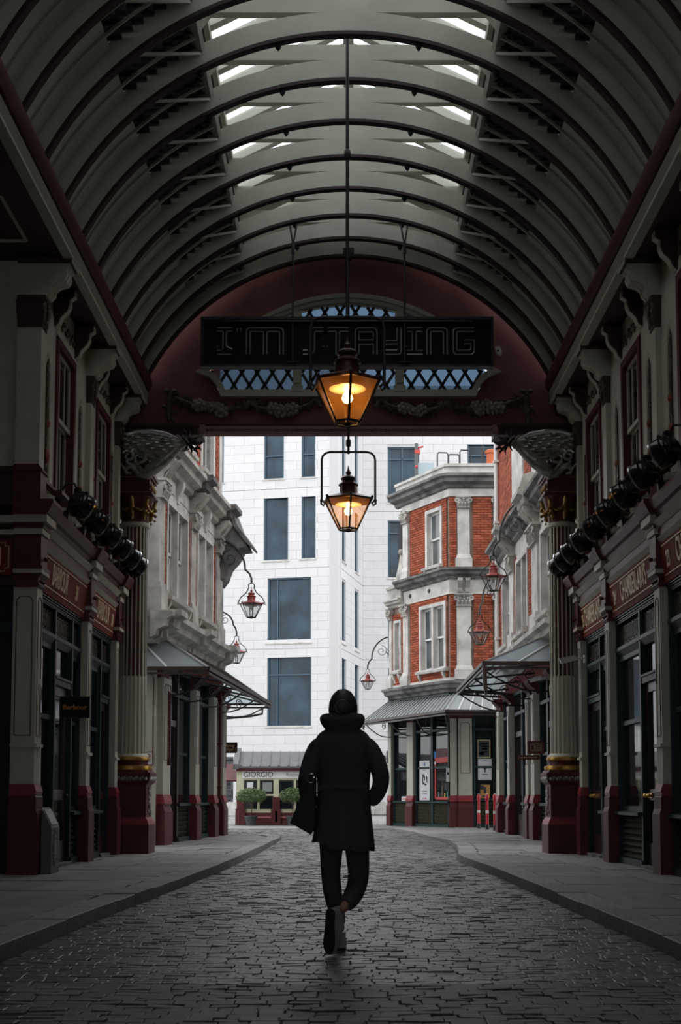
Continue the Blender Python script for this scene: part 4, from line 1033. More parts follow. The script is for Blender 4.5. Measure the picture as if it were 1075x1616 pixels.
# ================================================================== DRAGONS
def dragon(s, label):
    t = thing('dragon_bracket', label, 'sculpture', (s * 3.35, YF - .05, 6.30))
    M = Matrix.Diagonal((-s, 1, 1, 1))    # local +x points to the middle of the archway
    rn = random.Random(4)
    # wing: ribbed membrane fan, 3-D curved
    b = MB()
    top = [(-.34, .56), (-.10, .625), (.15, .635), (.38, .60), (.55, .52), (.66, .42)]
    low = [(-.30, .30), (-.12, .26), (.10, .18), (.28, .14), (.42, .22), (.60, .36)]
    nv = []
    for i, (p, q) in enumerate(zip(top, low)):
        for k in range(7):
            tt = k / 6
            x = p[0] + (q[0] - p[0]) * tt; z = p[1] + (q[1] - p[1]) * tt
            nv.append((x, -.10 - .10 * math.sin(PI * tt) - .05 * math.sin(PI * i / 5) + (.02 if k % 2 else -.015), z))
    f = []
    for i in range(5):
        for k in range(6): f.append((i * 7 + k, i * 7 + k + 1, (i + 1) * 7 + k + 1, (i + 1) * 7 + k))
    nb_ = len(nv); nv += [(x, y + .05, z) for x, y, z in nv]; f += [tuple(nb_ + q for q in reversed(w)) for w in f]
    rim = [k for k in range(7)] + [i * 7 + 6 for i in range(1, 6)] + [35 + k for k in range(5, -1, -1)] + [i * 7 for i in range(4, 0, -1)]
    for a, c in zip(rim, rim[1:] + rim[:1]): f.append((c, a, nb_ + a, nb_ + c))
    b.M = M; b.flip = s > 0
    b.add(nv, f); wing = LO('wing', b, SILVER, t)
    b = MB(M)
    b.tube([(x, -.17, z) for x, z in top], [.05, .045, .04, .035, .03, .02], 7)
    for k in range(1, 9):
        tt = k / 9
        pth = [(p[0] + (q[0] - p[0]) * tt, -.165 - .10 * math.sin(PI * tt), p[1] + (q[1] - p[1]) * tt) for p, q in zip(top, low)]
        b.tube(pth, [.012, .024, .030, .030, .024, .010], 6)
        for j in range(4):                        # feather tips lying along each rib
            x, y, z = Vector(pth[j]).lerp(Vector(pth[j + 1]), (k * .37) % 1)
            b.tube([(x + .06, y - .018, z + .012), (x, y - .040, z), (x - .07, y - .012, z - .03)], [.008, .024, .005], 5)
    b.tube([(x, -.155, z) for x, z in low], [.016, .022, .026, .028, .026, .018], 6)
    LO('wing_rib', b, SILVER, wing)
    # body: long S from the neck down to the curled tail
    b = MB(M)
    body = [(.72, .49), (.64, .43), (.55, .36), (.45, .26), (.33, .16), (.18, .05), (.05, -.05), (-.06, -.03), (-.14, .06), (-.22, .08), (-.28, .02), (-.26, -.05), (-.18, -.06)]
    b.tube([(x, -.14 - .05 * math.sin(i * .7), z) for i, (x, z) in enumerate(body)], [.045, .065, .08, .095, .11, .115, .10, .08, .065, .055, .045, .03, .015], 10)
    LO('body', b, SILVER, t, smooth=True)
    b = MB(M)
    b.tube([(.60, -.20, .33), (.50, -.23, .21), (.36, -.24, .09), (.20, -.23, -.02), (.06, -.22, -.10)], [.02, .03, .032, .03, .02], 6)      # belly keel
    for i in range(12):
        x, z = interp([(k, q[0]) for k, q in enumerate(body)], i * .6), interp([(k, q[1]) for k, q in enumerate(body)], i * .6)
        b.tube([(x - .07, -.22, z + .06), (x, -.26, z), (x + .05, -.21, z - .07)], [.01, .02, .01], 5)
    for c0, r in (((-.05, .20), .16), ((-.22, .22), .10)):
        b.tube([(p[0], -.22, p[2]) for p in spiral((c0[0], 0, c0[1]), r, .03, R(150), R(150) - R(430), 26)], [.034 - .02 * k / 26 for k in range(27)], 7)
    for k in range(9):
        b.tube([(.02 - k * .045, -.24, -.02 + .05 * (k % 3)), (-.02 - k * .045, -.27, .02 + .05 * (k % 3)), (-.05 - k * .04, -.23, .0 + .05 * (k % 3))], [.014, .024, .008], 5)
    LO('scroll', b, SILVER, t, label='curled tail and acanthus scrolls')
    # head
    b = MB(M)
    b.tube([(.66, -.16, .45), (.72, -.18, .50), (.79, -.20, .485), (.87, -.20, .43), (.92, -.20, .40)], [.05, .07, .06, .042, .022], 8)
    b.tube([(.74, -.19, .44), (.81, -.20, .37), (.86, -.20, .335)], [.04, .028, .014], 7)
    hd = LO('head', b, BLKDRAG, t, label='dark head with open jaws and horns')
    b = MB(M)
    for p, q in (((.70, .55), (.66, .68)), ((.74, .55), (.76, .66)), ((.68, .50), (.56, .62)), ((.90, .42), (.99, .46)), ((.84, .34), (.90, .24)), ((.78, .38), (.79, .24)), ((.72, .43), (.68, .30)), ((.80, .50), (.92, .545)), ((.86, .36), (.97, .335))):
        m = ((p[0] + q[0]) / 2 + .02, (p[1] + q[1]) / 2)
        b.tube([(p[0], -.2, p[1]), (m[0], -.2, m[1]), (q[0], -.2, q[1])], [.028, .018, .004], 5)
    b.tube([(.885, -.2, .39), (.93, -.2, .36), (.96, -.2, .30)], [.012, .01, .004], 5)
    LO('horn', b, BLKDRAG, hd)
    b = MB(M)
    for q in (-.05, .05): b.ball((.77, -.2 + q, .51), .015, 6, 4)
    LO('eye', b, RED, hd)
    return t
dragon(-1, 'silver winged dragon bracket over the left column, head toward the opening')
dragon(1, 'silver winged dragon bracket over the right column, head toward the opening')
# ================================================================== NEON SIGN
sg = thing('neon_sign', 'long black unlit neon sign hung in front of the lattice window', 'sign', (0, 19.2, 7.52))
X0, X1, Z0, Z1 = -2.225, 2.185, 7.525, 8.255
b = MB(); b.box(X0, X1, 19.20, 19.30, Z0, Z1); bd = obj('sign_board', b, SIGNBLK, sg)
b = MB(); b.box(X0 - .02, X1 + .02, 19.13, 19.30, Z1 - .03, Z1 + .02); b.box(X0 - .02, X1 + .02, 19.15, 19.30, Z0 - .02, Z0 + .02); b.box(X0 - .02, X0 + .02, 19.15, 19.3, Z0, Z1); b.box(X1 - .02, X1 + .02, 19.15, 19.3, Z0, Z1)
b.tube([(X0 + .3, 19.12, Z1 - .06), (X1 - .3, 19.12, Z1 - .06)], .012, 6); obj('sign_edge', b, BLACK, bd)
# letters from the pixel grid of the photographed sign (unit = sign crop), double tubes
sx_ = 4.41 / 2.218 / 1000.0
def LP(px, py):   # px 0..1000 across the board, py 0..100 down
    return (X0 + (X1 - X0) * px / 1000, 19.16, Z1 - (Z1 - Z0) * py / 100)
def rnd_path(pts, r=16):
    """polyline with rounded corners where flagged"""
    o = []
    for i, p in enumerate(pts):
        if len(p) == 3 and 0 < i < len(pts) - 1:
            a, c = pts[i - 1], pts[i + 1]; r_ = p[2]
            def tow(q, dd):
                dx, dy = (q[0] - p[0]) * 1.0, (q[1] - p[1]) * 1.64
                L = math.hypot(dx, dy); k = min(dd / L, .5); return (p[0] + (q[0] - p[0]) * k, p[1] + (q[1] - p[1]) * k)
            s0, s1 = tow(a, r_), tow(c, r_)
            for t in (0, .33, .67, 1):
                o.append(((1 - t) ** 2 * s0[0] + 2 * t * (1 - t) * p[0] + t * t * s1[0], (1 - t) ** 2 * s0[1] + 2 * t * (1 - t) * p[1] + t * t * s1[1]))
        else: o.append((p[0], p[1]))
    return o
LET = {
 'I': [[(52, 20), (104, 20)], [(52, 27), (72, 27, 6), (72, 66)], [(104, 27), (84, 27, 6), (84, 60, 4), (104, 66)], [(52, 68), (68, 68)], [(52, 77), (104, 77)]],
 'apostrophe': [[(121, 21), (121, 28)], [(133, 21), (133, 28)]],
 'M': [[(153, 77), (153, 20, 14), (280, 20, 14), (280, 77)], [(165, 77), (165, 28), (212, 28, 4), (212, 77)], [(224, 77), (224, 28, 4), (267, 28, 4), (267, 77)]],
 'S': [[(418, 20), (376, 20, 14), (376, 64)], [(418, 28), (388, 28, 6), (388, 72, 12), (372, 77)], [(347, 68), (366, 68)], [(347, 77), (366, 77)]],
 'T': [[(432, 20), (506, 20)], [(432, 28), (462, 28, 4), (462, 77)], [(506, 28), (474, 28, 4), (474, 77)]],
 'A': [[(528, 77), (528, 20, 16), (603, 20, 16), (603, 77)], [(541, 46), (541, 29), (590, 29, 6), (590, 46), (541, 46)], [(541, 77), (541, 55), (590, 55), (590, 77)]],
 'Y': [[(627, 20), (627, 47, 6), (672, 47), (672, 20), (686, 20), (686, 77, 14), (622, 77)], [(627, 55), (673, 55), (673, 68), (622, 68)]],
 'I2': [[(706, 20), (760, 20)], [(706, 28), (724, 28, 4), (724, 68), (706, 68)], [(760, 28), (738, 28, 4), (738, 68), (760, 68)], [(706, 77), (760, 77)]],
 'N': [[(775, 77), (775, 20, 14), (845, 20, 14), (845, 77)], [(788, 77), (788, 28, 4), (832, 28, 4), (832, 77)]],
 'G': [[(938, 20), (866, 20, 16), (866, 77, 14), (938, 77, 14), (938, 46), (902, 46)], [(938, 28), (878, 28, 6), (878, 68, 6), (926, 68, 6), (926, 54), (902, 54)]],
}
for nm_, strokes in LET.items():
    b = MB()
    for st in strokes: b.tube([LP(*p) for p in rnd_path(st)], .011, 6)
    for st in strokes[:2]:
        p = st[0]; q = LP(p[0], 60); b.ball((LP(p[0], 60)[0], 19.155, q[2]), .016, 6, 4) if nm_ not in ('apostrophe',) else None
    obj('letter', b, NEON, sg, smooth=True)
for x in (-.845, .855):
    b = MB(); b.tube([(x, 19.13, Z0 - .0), (x, 19.13, 9.30)], .016, 6)
    b.box(x - .09, x + .09, 19.11, 19.15, Z0 + .03, Z0 + .045)
    b.tube([(x, 19.13, 9.26), (x, 19.13, 9.42)], .03, 8); rd = obj('hanging_rod', b, BLACK, sg)
    b = MB()
    for q in (-1, 1): b.tube([(x, 19.13, 9.40), (x + q * .055, 19.16, 9.74)], .014, 6)
    obj('rod_fork', b, BLACK, rd)
# ================================================================== LANTERNS
def hexp(r, z, a0): return [(r * math.cos(a0 + k * PI / 3), r * math.sin(a0 + k * PI / 3), z) for k in range(6)]
def lantern(t, sc, lit, a0=-PI / 2 + .10, metal=None):
    """hexagonal lantern built round the thing's origin, eaves at z = 0"""
    metal = metal or COPPER
    S = Matrix.Scale(sc, 4)
    R0, R1, zb = .445, .175, -.515
    top, bot = hexp(R0, 0, a0), hexp(R1, zb, a0)
    b = MB(S)
    ap = hexp(R0 + .03, .012, a0); c2 = hexp(.165, .125, a0)
    v = ap + c2 + hexp(R0 + .03, -.006, a0)
    b.add(v, [(k, (k + 1) % 6, 6 + (k + 1) % 6, 6 + k) for k in range(6)] + [tuple(range(6, 12))] + [(12 + (k + 1) % 6, 12 + k, 0 + k, (k + 1) % 6)[::1] for k in range(6)] + [tuple(range(17, 11, -1))])
    roof = LO('lamp_roof', b, metal, t)
    b = MB(S); b.lathe([(.165, .11), (.158, .13), (.15, .255), (.175, .265), (.175, .285), (.13, .32), (.10, .36), (.135, .375), (.135, .40), (.10, .43), (.05, .445), (.03, .46)], 16); ch = LO('chimney', b, metal, roof, smooth=True)
    b = MB(S); b.lathe([(.02, .45), (.045, .475), (.05, .50), (.02, .545), (.012, .60), (.002, .64)], 10); LO('finial', b, metal, roof, smooth=True)
    b = MB(S); b.tube(top, .018, 5, closed=True); LO('eaves_ring', b, BLACK, t)
    b = MB(S); b.tube(bot, .016, 5, closed=True)
    b.lathe([(.02, zb - .05), (.06, zb - .02), (.06, zb)], 8); b.tube([bot[0], bot[3]], .012, 4); b.tube([bot[1], bot[4]], .012, 4)
    fr = LO('lamp_frame', b, BLACK, t)
    for k in range(6):
        b = MB(S); b.tube([top[k], bot[k]], .017, 5); b.ball((top[k][0] * 1.03, top[k][1] * 1.03, .03), .026, 6, 4); LO('glazing_bar', b, BLACK, fr)
        b = MB(S); j = (k + 1) % 6; f_ = .985
        b.add([tuple(q * f_ for q in top[k][:2]) + (0,), tuple(q * f_ for q in top[j][:2]) + (0,), tuple(q * f_ for q in bot[j][:2]) + (zb,), tuple(q * f_ for q in bot[k][:2]) + (zb,)], [(0, 1, 2, 3)])
        LO('pane', b, LAMPGL if lit else LAMPGL2, fr)
    b = MB(S); b.lathe([(.235, -.075), (.22, -.055), (.10, -.03), (.02, -.02)], 16); LO('reflector', b, LREFL, t, smooth=True)
    b = MB(S)
    if lit:
        b.lathe([(.0, -.265), (.045, -.25), (.07, -.205), (.06, -.16), (.035, -.125), (.03, -.09)], 12, caps=False); LO('bulb', b, BULB, t, label='glowing warm bulb', smooth=True)
    else:
        b.lathe([(.0, -.24), (.04, -.22), (.055, -.17), (.04, -.11), (.03, -.07)], 10, caps=False); LO('bulb', b, WHITEP, t, smooth=True)
    return t
def hanging(y, z, xw, label, ztop, ball=None):
    t = thing('hanging_lantern', label, 'lantern', (-.012 if y < 18 else 0, y, z), group='lanterns hung along the crown of the vault')
    lantern(t, .92, True)
    hw, zt, r = .435, .80, .13
    b = MB()
    pts = [(-hw, 0, -.02), (-hw, 0, zt - r)] + [(-hw + r - r * math.cos(a), 0, zt - r + r * math.sin(a)) for a in (R(30), R(60), R(90))] + [(hw - r + r * math.cos(a), 0, zt - r + r * math.sin(a)) for a in (R(90), R(60), R(30))] + [(hw, 0, zt - r), (hw, 0, -.02)]
    b.tube(pts, .019, 6)
    for s in (-1, 1):
        b.tube([(s * hw, 0, 0), (s * (hw + .01), 0, -.05), (s * (hw - .03), 0, -.085), (s * (hw - .055), 0, -.04), (s * (.43), 0, .0)], .018, 6)
        b.ball((s * hw, 0, .0), .032, 6, 4)
    b.ball((0, 0, zt), .035, 8, 6); LO('bail', b, BLACK, t, smooth=True)
    b = MB(); b.tube([(0, 0, zt - .02), (0, 0, ztop - z)], .022, 8)
    for q in ball or (): b.lathe([(.02, q - z - .07), (.038, q - z - .05), (.042, q - z), (.038, q - z + .05), (.02, q - z + .07)], 10)
    LO('hanging_rod', b, BLACK, t, smooth=True)
    b = MB(); b.ball((0, 0, ztop - z - .02), .07, 10, 8); b.box(-.09, .09, -.05, .05, ztop - z + .02, ztop - z + .12); LO('ceiling_rose', b, BLACK, t)
    return t
hanging(14.9, 5.857, 0, 'nearer lit hexagonal lantern, large and amber, hung in front of the black sign', 11.27, (8.65, 10.47))
hanging(20.66, 5.79, 0, 'farther lit hexagonal lantern hung lower in the open archway, white building behind', 9.88, (6.74,))
def street_lantern(name_loc, wall_dx, rise, sc, label):
    """lantern hung from a wrought iron arm; the wall is at local x = wall_dx"""
    t = thing('wall_lantern', label, 'lantern', name_loc, group='red topped lanterns on curved wall arms')
    lantern(t, sc, False, -PI / 2 + .25, REDLAMP)
    s = 1 if wall_dx > 0 else -1; w = abs(wall_dx)
    b = MB()
    for q in (-1, 1):
        b.tube([(q * .42 * sc * 1.02, 0, .0), (q * .50 * sc, 0, .06 * sc), (q * .40 * sc, 0, .25 * sc), (q * .20 * sc, 0, .42 * sc), (q * .10 * sc, 0, .60 * sc), (q * .11 * sc, 0, .74 * sc), (0, 0, .80 * sc)], .016 * sc + .004, 6)
        b.tube([(q * .44 * sc, 0, .02), (q * .52 * sc, 0, -.03 * sc), (q * .50 * sc, 0, .07 * sc)], .018 * sc, 5)
    LO('bail', b, BLACK, t, smooth=True)
    z0 = .80 * sc
    pts = [(0, 0, z0), (0, 0, z0 + .10), (s * w * .05, 0, z0 + .22), (s * w * .16, 0, z0 + .32)]
    n = 10; px, pz = s * w * .16, z0 + .32
    ex, ez = s * w, rise
    for i in range(1, n + 1):
        a = i / n * PI / 2
        pts.append((px + (ex - px) * (1 - math.cos(a)) ** 1.0, 0, pz + (ez - pz) * math.sin(a)))
    b = MB(); b.tube(pts, .024, 6); b.ball((0, 0, z0 + .05), .03, 6, 5); b.lathe([(.06, -.01), (.06, .02)], 8, X=T(s * w, 0, rise) @ RY(R(90))); arm = LO('arm', b, BLACK, t, smooth=True)
    b = MB()
    c = (s * w * .55, 0, z0 + .32 + (rise - z0 - .32) * .35); r = w * .22
    b.tube(spiral(c, r, r * .2, R(90 if s < 0 else 90), R(90) + s * -R(520), 34), .010, 5)
    c2 = (s * w * .86, 0, c[2] + r * .2); b.tube(spiral(c2, r * .75, r * .2, R(200 if s > 0 else -20), R(200 if s > 0 else -20) + s * R(430), 26), .010, 5)
    b.tube([(c[0] + s * r, 0, c[2] - r * .2), (s * w * .8, 0, c[2] - r), (s * w, 0, c[2] - r * .8)], .010, 5)
    LO('scroll', b, BLACK, arm, smooth=True)
    return t
REDLAMP = mat('coral_red_lamp_metal', (.32, .055, .045), .45, noise=.25, scale=9)
street_lantern((-2.27, 30.0, 5.50), -.93, 1.55, .62, 'red topped wall lantern on the left street building, higher and nearer of the two there')
street_lantern((-3.22, 37.0, 5.15), -.62, 1.2, .60, 'red topped wall lantern low on the left, just above the end of the left canopy')
street_lantern((3.17, 28.0, 5.80), .86, 1.75, .60, 'red topped wall lantern on the right street building, higher of the two there')
street_lantern((3.40, 33.3, 5.25), .50, 1.5, .60, 'red topped wall lantern on the right, below the higher one and before brickwork')
street_lantern((.62, 41.5, 4.72), .82, 1.45, .50, 'small distant red topped wall lantern beside the head of the walking person')
# ================================================================== FLOODLIGHTS ON THE SHOP CORNICES
def floodlight():
    t = thing('spotlight', 'x', 'spotlight', (0, 0, 0), group='round black spotlights along the shop cornices')
    ax = Vector((.78, .62, -.42)).normalized()        # faces the roadway (local +x) and down
    ey = Vector((0, 1, 0)); ex = ey.cross(ax).normalized(); ey = ax.cross(ex)
    X = basis((0, 0, 0), ex, ey, ax)
    b = MB(); b.lathe([(.03, -.15), (.07, -.135), (.105, -.09), (.122, -.03), (.125, .03), (.118, .06)], 16, X=X); h = LO('housing', b, SPOTBLK, t, smooth=True)
    b = MB()
    for z in (-.11, -.075, -.04): b.lathe([(.08 + (z + .15) * .5, z - .006), (.088 + (z + .15) * .52, z), (.08 + (z + .15) * .5, z + .006)], 16, X=X)
    LO('cooling_fin', b, SPOTBLK, h, smooth=True)
    b = MB(); b.lathe([(.120, .045), (.130, .05), (.130, .066), (.118, .07)], 20, X=X, caps=False); LO('rim', b, CHROME, h, label='bright chrome rim', smooth=True)
    b = MB(); b.lathe([(.0, .050), (.117, .055)], 16, X=X, caps=False); LO('lens', b, GLASSD, h)
    b = MB(); b.lathe([(.035, .09), (.045, .10), (.045, .17), (.03, .18)], 10, (-.05, 0, 0)); LO('socket_cap', b, SPOTBLK, t)
    b = MB(); b.tube([(-.05, 0, .14), (-.07, -.10, .20), (-.14, -.14, .19), (-.22, -.10, .08), (-.24, -.04, -.05)], .012, 6); LO('cable', b, BLACK, t, smooth=True)
    b = MB(); b.tube([(0, .13, .0), (-.10, .14, -.02), (-.16, .02, -.06), (-.26, .0, -.08)], .014, 6); b.tube([(0, -.13, .0), (-.10, -.14, -.02), (-.16, -.02, -.06), (-.26, 0, -.08)], .014, 6)
    b.box(-.27, -.14, -.03, .03, -.17, -.06); b.ball((0, .13, 0), .02, 6, 4); b.ball((0, -.13, 0), .02, 6, 4); LO('yoke', b, BLACK, t)
    return t
SPOTBLK = mat('glossy_black_enamel', (.012, .012, .014), .18, spec=.6)
CHROME = mat('dull_chrome', (.55, .55, .55), .25, .9)
fl = floodlight()
ordl = ['first', 'second', 'third', 'fourth', 'fifth', 'sixth', 'seventh', 'eighth', 'ninth']
first = True
for s, ysq in ((-1, [16.35, 17.35, 18.3, 19.2, 20.0, 20.65]), (1, [13.75, 14.75, 15.75, 16.75, 17.75, 18.65, 19.5, 20.2, 20.75])):
    nm = 'left' if s < 0 else 'right'
    for i, y in enumerate(ysq):
        l = 'round black spotlight on the %s shop cornice, %s from the camera' % (nm, ordl[i])
        rz = 0 if s < 0 else PI
        if first: o = fl; o['label'] = l; o.location = (s * 3.40, y, 4.72); first = False
        else: o = dup(fl, (s * 3.40, y, 4.72), 0, l)
        o.scale = (-s * 1.3, 1.3, 1.3)
# ================================================================== SMALL FITTINGS
def camera_unit(loc, rz, label, sc=1.0):
    t = thing('security_camera', label, 'camera', loc, rz)
    X = RY(R(-14)); S = Matrix.Scale(sc, 4)
    b = MB(S); b.prism([(-.13, -.035), (.10, -.035), (.10, .04), (-.16, .045)], 'y', -.04, .04, X); b.box(-.16, .09, -.048, .048, .04, .05, X); bd_ = LO('camera_body', b, WHITEP, t)
    b = MB(S); b.lathe([(.03, 0), (.03, .012)], 10, X=X @ T(-.142, 0, .002) @ RY(R(-90))); LO('lens', b, GLASSD, bd_)
    b = MB(S); b.tube([(.08, 0, -.0), (.14, 0, .02), (.23, 0, .02)], .016, 6); b.box(.22, .24, -.05, .05, -.05, .07); LO('camera_arm', b, WHITEP, t)
camera_unit((3.44, 20.0, 3.13), 0, 'white bullet camera on an arm in front of the right fluted column')
camera_unit((3.80, 26.0, 3.37), 0, 'white bullet camera under the right glass canopy near its outer corner')
camera_unit((3.92, 33.02, 3.25), 0, 'white bullet camera under the far canopy above the door with posters', .9)
t = thing('alarm_box', 'small white box fixed on the maroon wall right of the neon sign', 'sensor', (2.47, YF - .04, 8.34))
b = MB(); b.prism([(-.05, .07), (.02, .08), (.06, .02), (.06, -.07), (-.01, -.05)], 'y', -.035, .04); LO('casing', b, WHITEP, t)
b = MB(); b.lathe([(.02, 0), (.01, .02)], 8, X=T(0, -.035, 0) @ RX(R(90))); LO('sensor_eye', b, INK, t)
# projecting shop signs
t = thing('hanging_sign', 'black projecting sign with orange lettering between the left pilasters', 'sign', (-3.49, 16.5, 2.0))
b = MB(); b.box(-.185, .185, -.025, .025, .01, .275); bd_ = LO('sign_board', b, SIGNBLK, t)
b = MB(); b.frame(-.19, .19, .005, .28, -.03, .03, .010); b.box(-.19, -.20, -.02, .02, .03, .25); LO('sign_rim', b, BLACK, bd_)
for sg in (-1, 1): text('lettering', 'Barbour', .085, ORANGE, bd_, basis((0, sg * .026, .142), (-sg * 1, 0, 0), (0, 0, 1), (0, sg, 0)), .002, 1.12, .002, world=False)
t = thing('hanging_sign', 'small dark projecting sign at the far end of the left street building', 'sign', (-2.85, 31.2, 2.06))
b = MB(); b.prism([(-.17, .0), (.15, .0), (.175, .03), (.175, .24), (-.17, .24)], 'y', -.02, .02); bd_ = LO('sign_board', b, mat('dark_brown_sign', (.030, .012, .010), .5), t)
b = MB(); b.tube([(-.17, 0, .25), (.17, 0, .25)], .010, 5); b.box(-.20, -.17, -.02, .02, -.01, .28); LO('sign_bracket', b, BLACK, t)
for sg in (-1, 1):
    text('lettering', 'flying', .10, GOLDP, bd_, basis((0, sg * .021, .175), (-sg, 0, 0), (0, 0, 1), (0, sg, 0)), .002, 1.0, .003, world=False)
    text('lettering', 'tiger', .10, GOLDP, bd_, basis((0, sg * .021, .085), (-sg, 0, 0), (0, 0, 1), (0, sg, 0)), .002, 1.0, .003, world=False)
t = thing('hanging_sign', 'maroon projecting sign with a cream panel left of the right fluted column', 'sign', (3.70, 25.5, 1.78))
b = MB(); b.box(-.17, .16, -.02, .02, .07, .32); bd_ = LO('sign_board', b, MAROON, t)
b = MB(); b.box(-.12, .11, -.026, .026, .12, .27); LO('sign_panel', b, mat('dull_cream_sign', (.20, .17, .12), .6), bd_)
b = MB()
for k, (a, d) in enumerate(((-.03, .09), (-.01, .08), (-.03, .05))): b.box(a, d, -.029, .029, .235 - .035 * k, .248 - .035 * k)
b.box(-.10, -.05, -.029, .029, .15, .24); LO('sign_print', b, MAROON, bd_)
b = MB(); b.box(.16, .30, -.012, .012, .27, .29); LO('sign_bracket', b, BLACK, t)
t = thing('hanging_sign', 'lower long maroon sign below the cream panelled sign on the right', 'sign', (3.62, 25.65, 1.74))
b = MB(); b.box(-.25, .16, -.015, .015, .0, .09); bd_ = LO('sign_board', b, MAROON, t)
b = MB(); b.box(-.22, .12, -.018, .018, .03, .045); LO('gold_line', b, LETTER, bd_); b = MB(); b.box(.16, .37, -.01, .01, .03, .05); LO('sign_bracket', b, BLACK, t)
# grey information plinth
t = thing('information_plinth', 'grey slanted metal plinth with an oval emblem beside the near left pilaster', 'plinth', (-3.535, 15.35, ZP))
b = MB(); b.prism([(-.065, 0), (.055, 0), (.055, .54), (-.065, .775)], 'y', -.10, .33); bd_ = LO('plinth_body', b, GREYTHING, t)
b = MB(); th = math.atan2(-.235, .12)
X = T(-.005, 0, .66) @ RY(-th)
b.box(-.10, .10, -.06, .29, -.004, .012, X); LO('information_panel', b, mat('pale_printed_panel', (.36, .37, .38), .4, noise=.5, scale=14), bd_, label='pale printed panel on the slope')
b = MB(); b.lathe([(.115, 0), (.115, .006)], 20, X=T(.055, .115, .30) @ RY(R(90)) @ Matrix.Diagonal((1.9, 1, 1, 1))); em = LO('oval_emblem', b, mat('emblem_dark', (.05, .05, .055), .5), bd_)
b = MB()
for rr in (.112, .085): b.tube([(.062, .115 + rr * math.cos(a), .30 + 1.9 * rr * math.sin(a)) for a in [k * PI / 12 for k in range(24)]], .004, 4, closed=True)
b.prism([(.085, .22), (.145, .22), (.145, .36), (.13, .36), (.13, .40), (.10, .40), (.10, .36), (.085, .36)], 'x', .06, .064); b.box(.06, .064, .07, .16, .18, .20); b.box(.06, .064, .07, .16, .43, .445)
LO('emblem_relief', b, mat('emblem_light', (.30, .31, .32), .45), em)
# bollards
def bollard(loc, label):
    t = thing('bollard', label, 'bollard', loc, group='slim red bollards by the far shop door')
    b = MB(); b.lathe([(.055, 0), (.055, .14), (.045, .15), (.045, .16)], 12); LO('bollard_foot', b, BLACK, t, smooth=True)
    b = MB(); b.lathe([(.042, .15), (.036, .80), (.048, .81), (.048, .84), (.05, .85), (.05, .93), (.042, .96), (.02, .985), (.0, .99)], 12, caps=False); LO('post', b, mat('bright_red_bollard_paint', (.50, .030, .045), .4), t, smooth=True)
    b = MB(); b.lathe([(.0425, .46), (.0415, .54)], 12, caps=False); b.lathe([(.0, 1.0), (.03, .985)], 8, caps=False); LO('reflector', b, WHITEP, t, label='white reflective band')
bollard((3.70, 36.9, .098), 'slim red bollard, left one of the three, beside the wide double pilaster')
bollard((3.80, 35.6, .098), 'slim red bollard, middle one of the three, before the posters')
bollard((3.88, 34.45, .098), 'slim red bollard, right one of the three, nearest the camera')
# ================================================================== STREET BUILDINGS BEYOND THE ARCADE
def fframe(A, B, flipn=False):
    """facade frame: local x runs A->B along the wall, local y out of it, z up"""
    d = Vector((B[0] - A[0], B[1] - A[1], 0)); L = d.length; d.normalize()
    n = Vector((d.y, -d.x, 0)) * (-1 if flipn else 1)
    return basis((A[0], A[1], 0), d, n, Vector((0, 0, 1))), L
def solid(mb, t0, t1, z0, z1, ops, y0, y1):
    """wall with rectangular openings ops = [(t0,t1,z0,z1)] as a set of boxes"""
    ts = sorted({t0, t1, *[q for o in ops for q in o[:2] if t0 < q < t1]})
    for a, d in zip(ts, ts[1:]):
        m = (a + d) / 2; zz = z0
        for o in sorted([o for o in ops if o[0] < m < o[1]], key=lambda o: o[2]):
            if o[2] > zz: mb.box(a, d, y0, y1, zz, min(o[2], z1))
            zz = max(zz, o[3])
        if zz < z1: mb.box(a, d, y0, y1, zz, z1)
BRL, BRH = .225, .075
def brick_items(M, t0, t1, z0, z1, ops, depth=.03, seed=1):
    rn = random.Random(seed); out = []; row = 0; z = z0
    while z < z1 - .02:
        h = min(BRH, z1 - z); x = t0 - (BRL / 2 if row % 2 else 0)
        while x < t1:
            a, d = max(x, t0), min(x + BRL, t1)
            segs = [(a, d)]
            for o in ops:
                if o[2] < z + h / 2 < o[3]:
                    segs = [s for (p, q) in segs for s in ((p, min(q, o[0])), (max(p, o[1]), q)) if s[1] - s[0] > .02]
            for p, q in segs:
                if q - p > .03:
                    X = M @ T((p + q) / 2, depth / 2 + rn.uniform(-.003, .004), z + h / 2) @ RX(-PI / 2)
                    out.append((X, (q - p - .012, h - .012, depth)))
            x += BRL
        z += BRH; row += 1
    return out
def bricks(M, parent, areas, limit=0, seed=1):
    it = []
    for k, (t0, t1, z0, z1, ops) in enumerate(areas): it += brick_items(M, t0, t1, z0, z1, ops, seed=seed + k)
    pieces('brick', parent, it, BRICK, limit, stuffname='brickwork')
def cornice_prof(y, z0, z1, pr):
    h = z1 - z0
    return [(y, z0), (y + pr * .25, z0 + h * .10), (y + pr * .3, z0 + h * .30), (y + pr * .7, z0 + h * .45), (y + pr * .75, z0 + h * .70), (y + pr, z0 + h * .80), (y + pr, z0 + h), (y, z0 + h)]
def run(mb, prof, t0, t1): mb.prism(prof, 'x', t0, t1); return mb
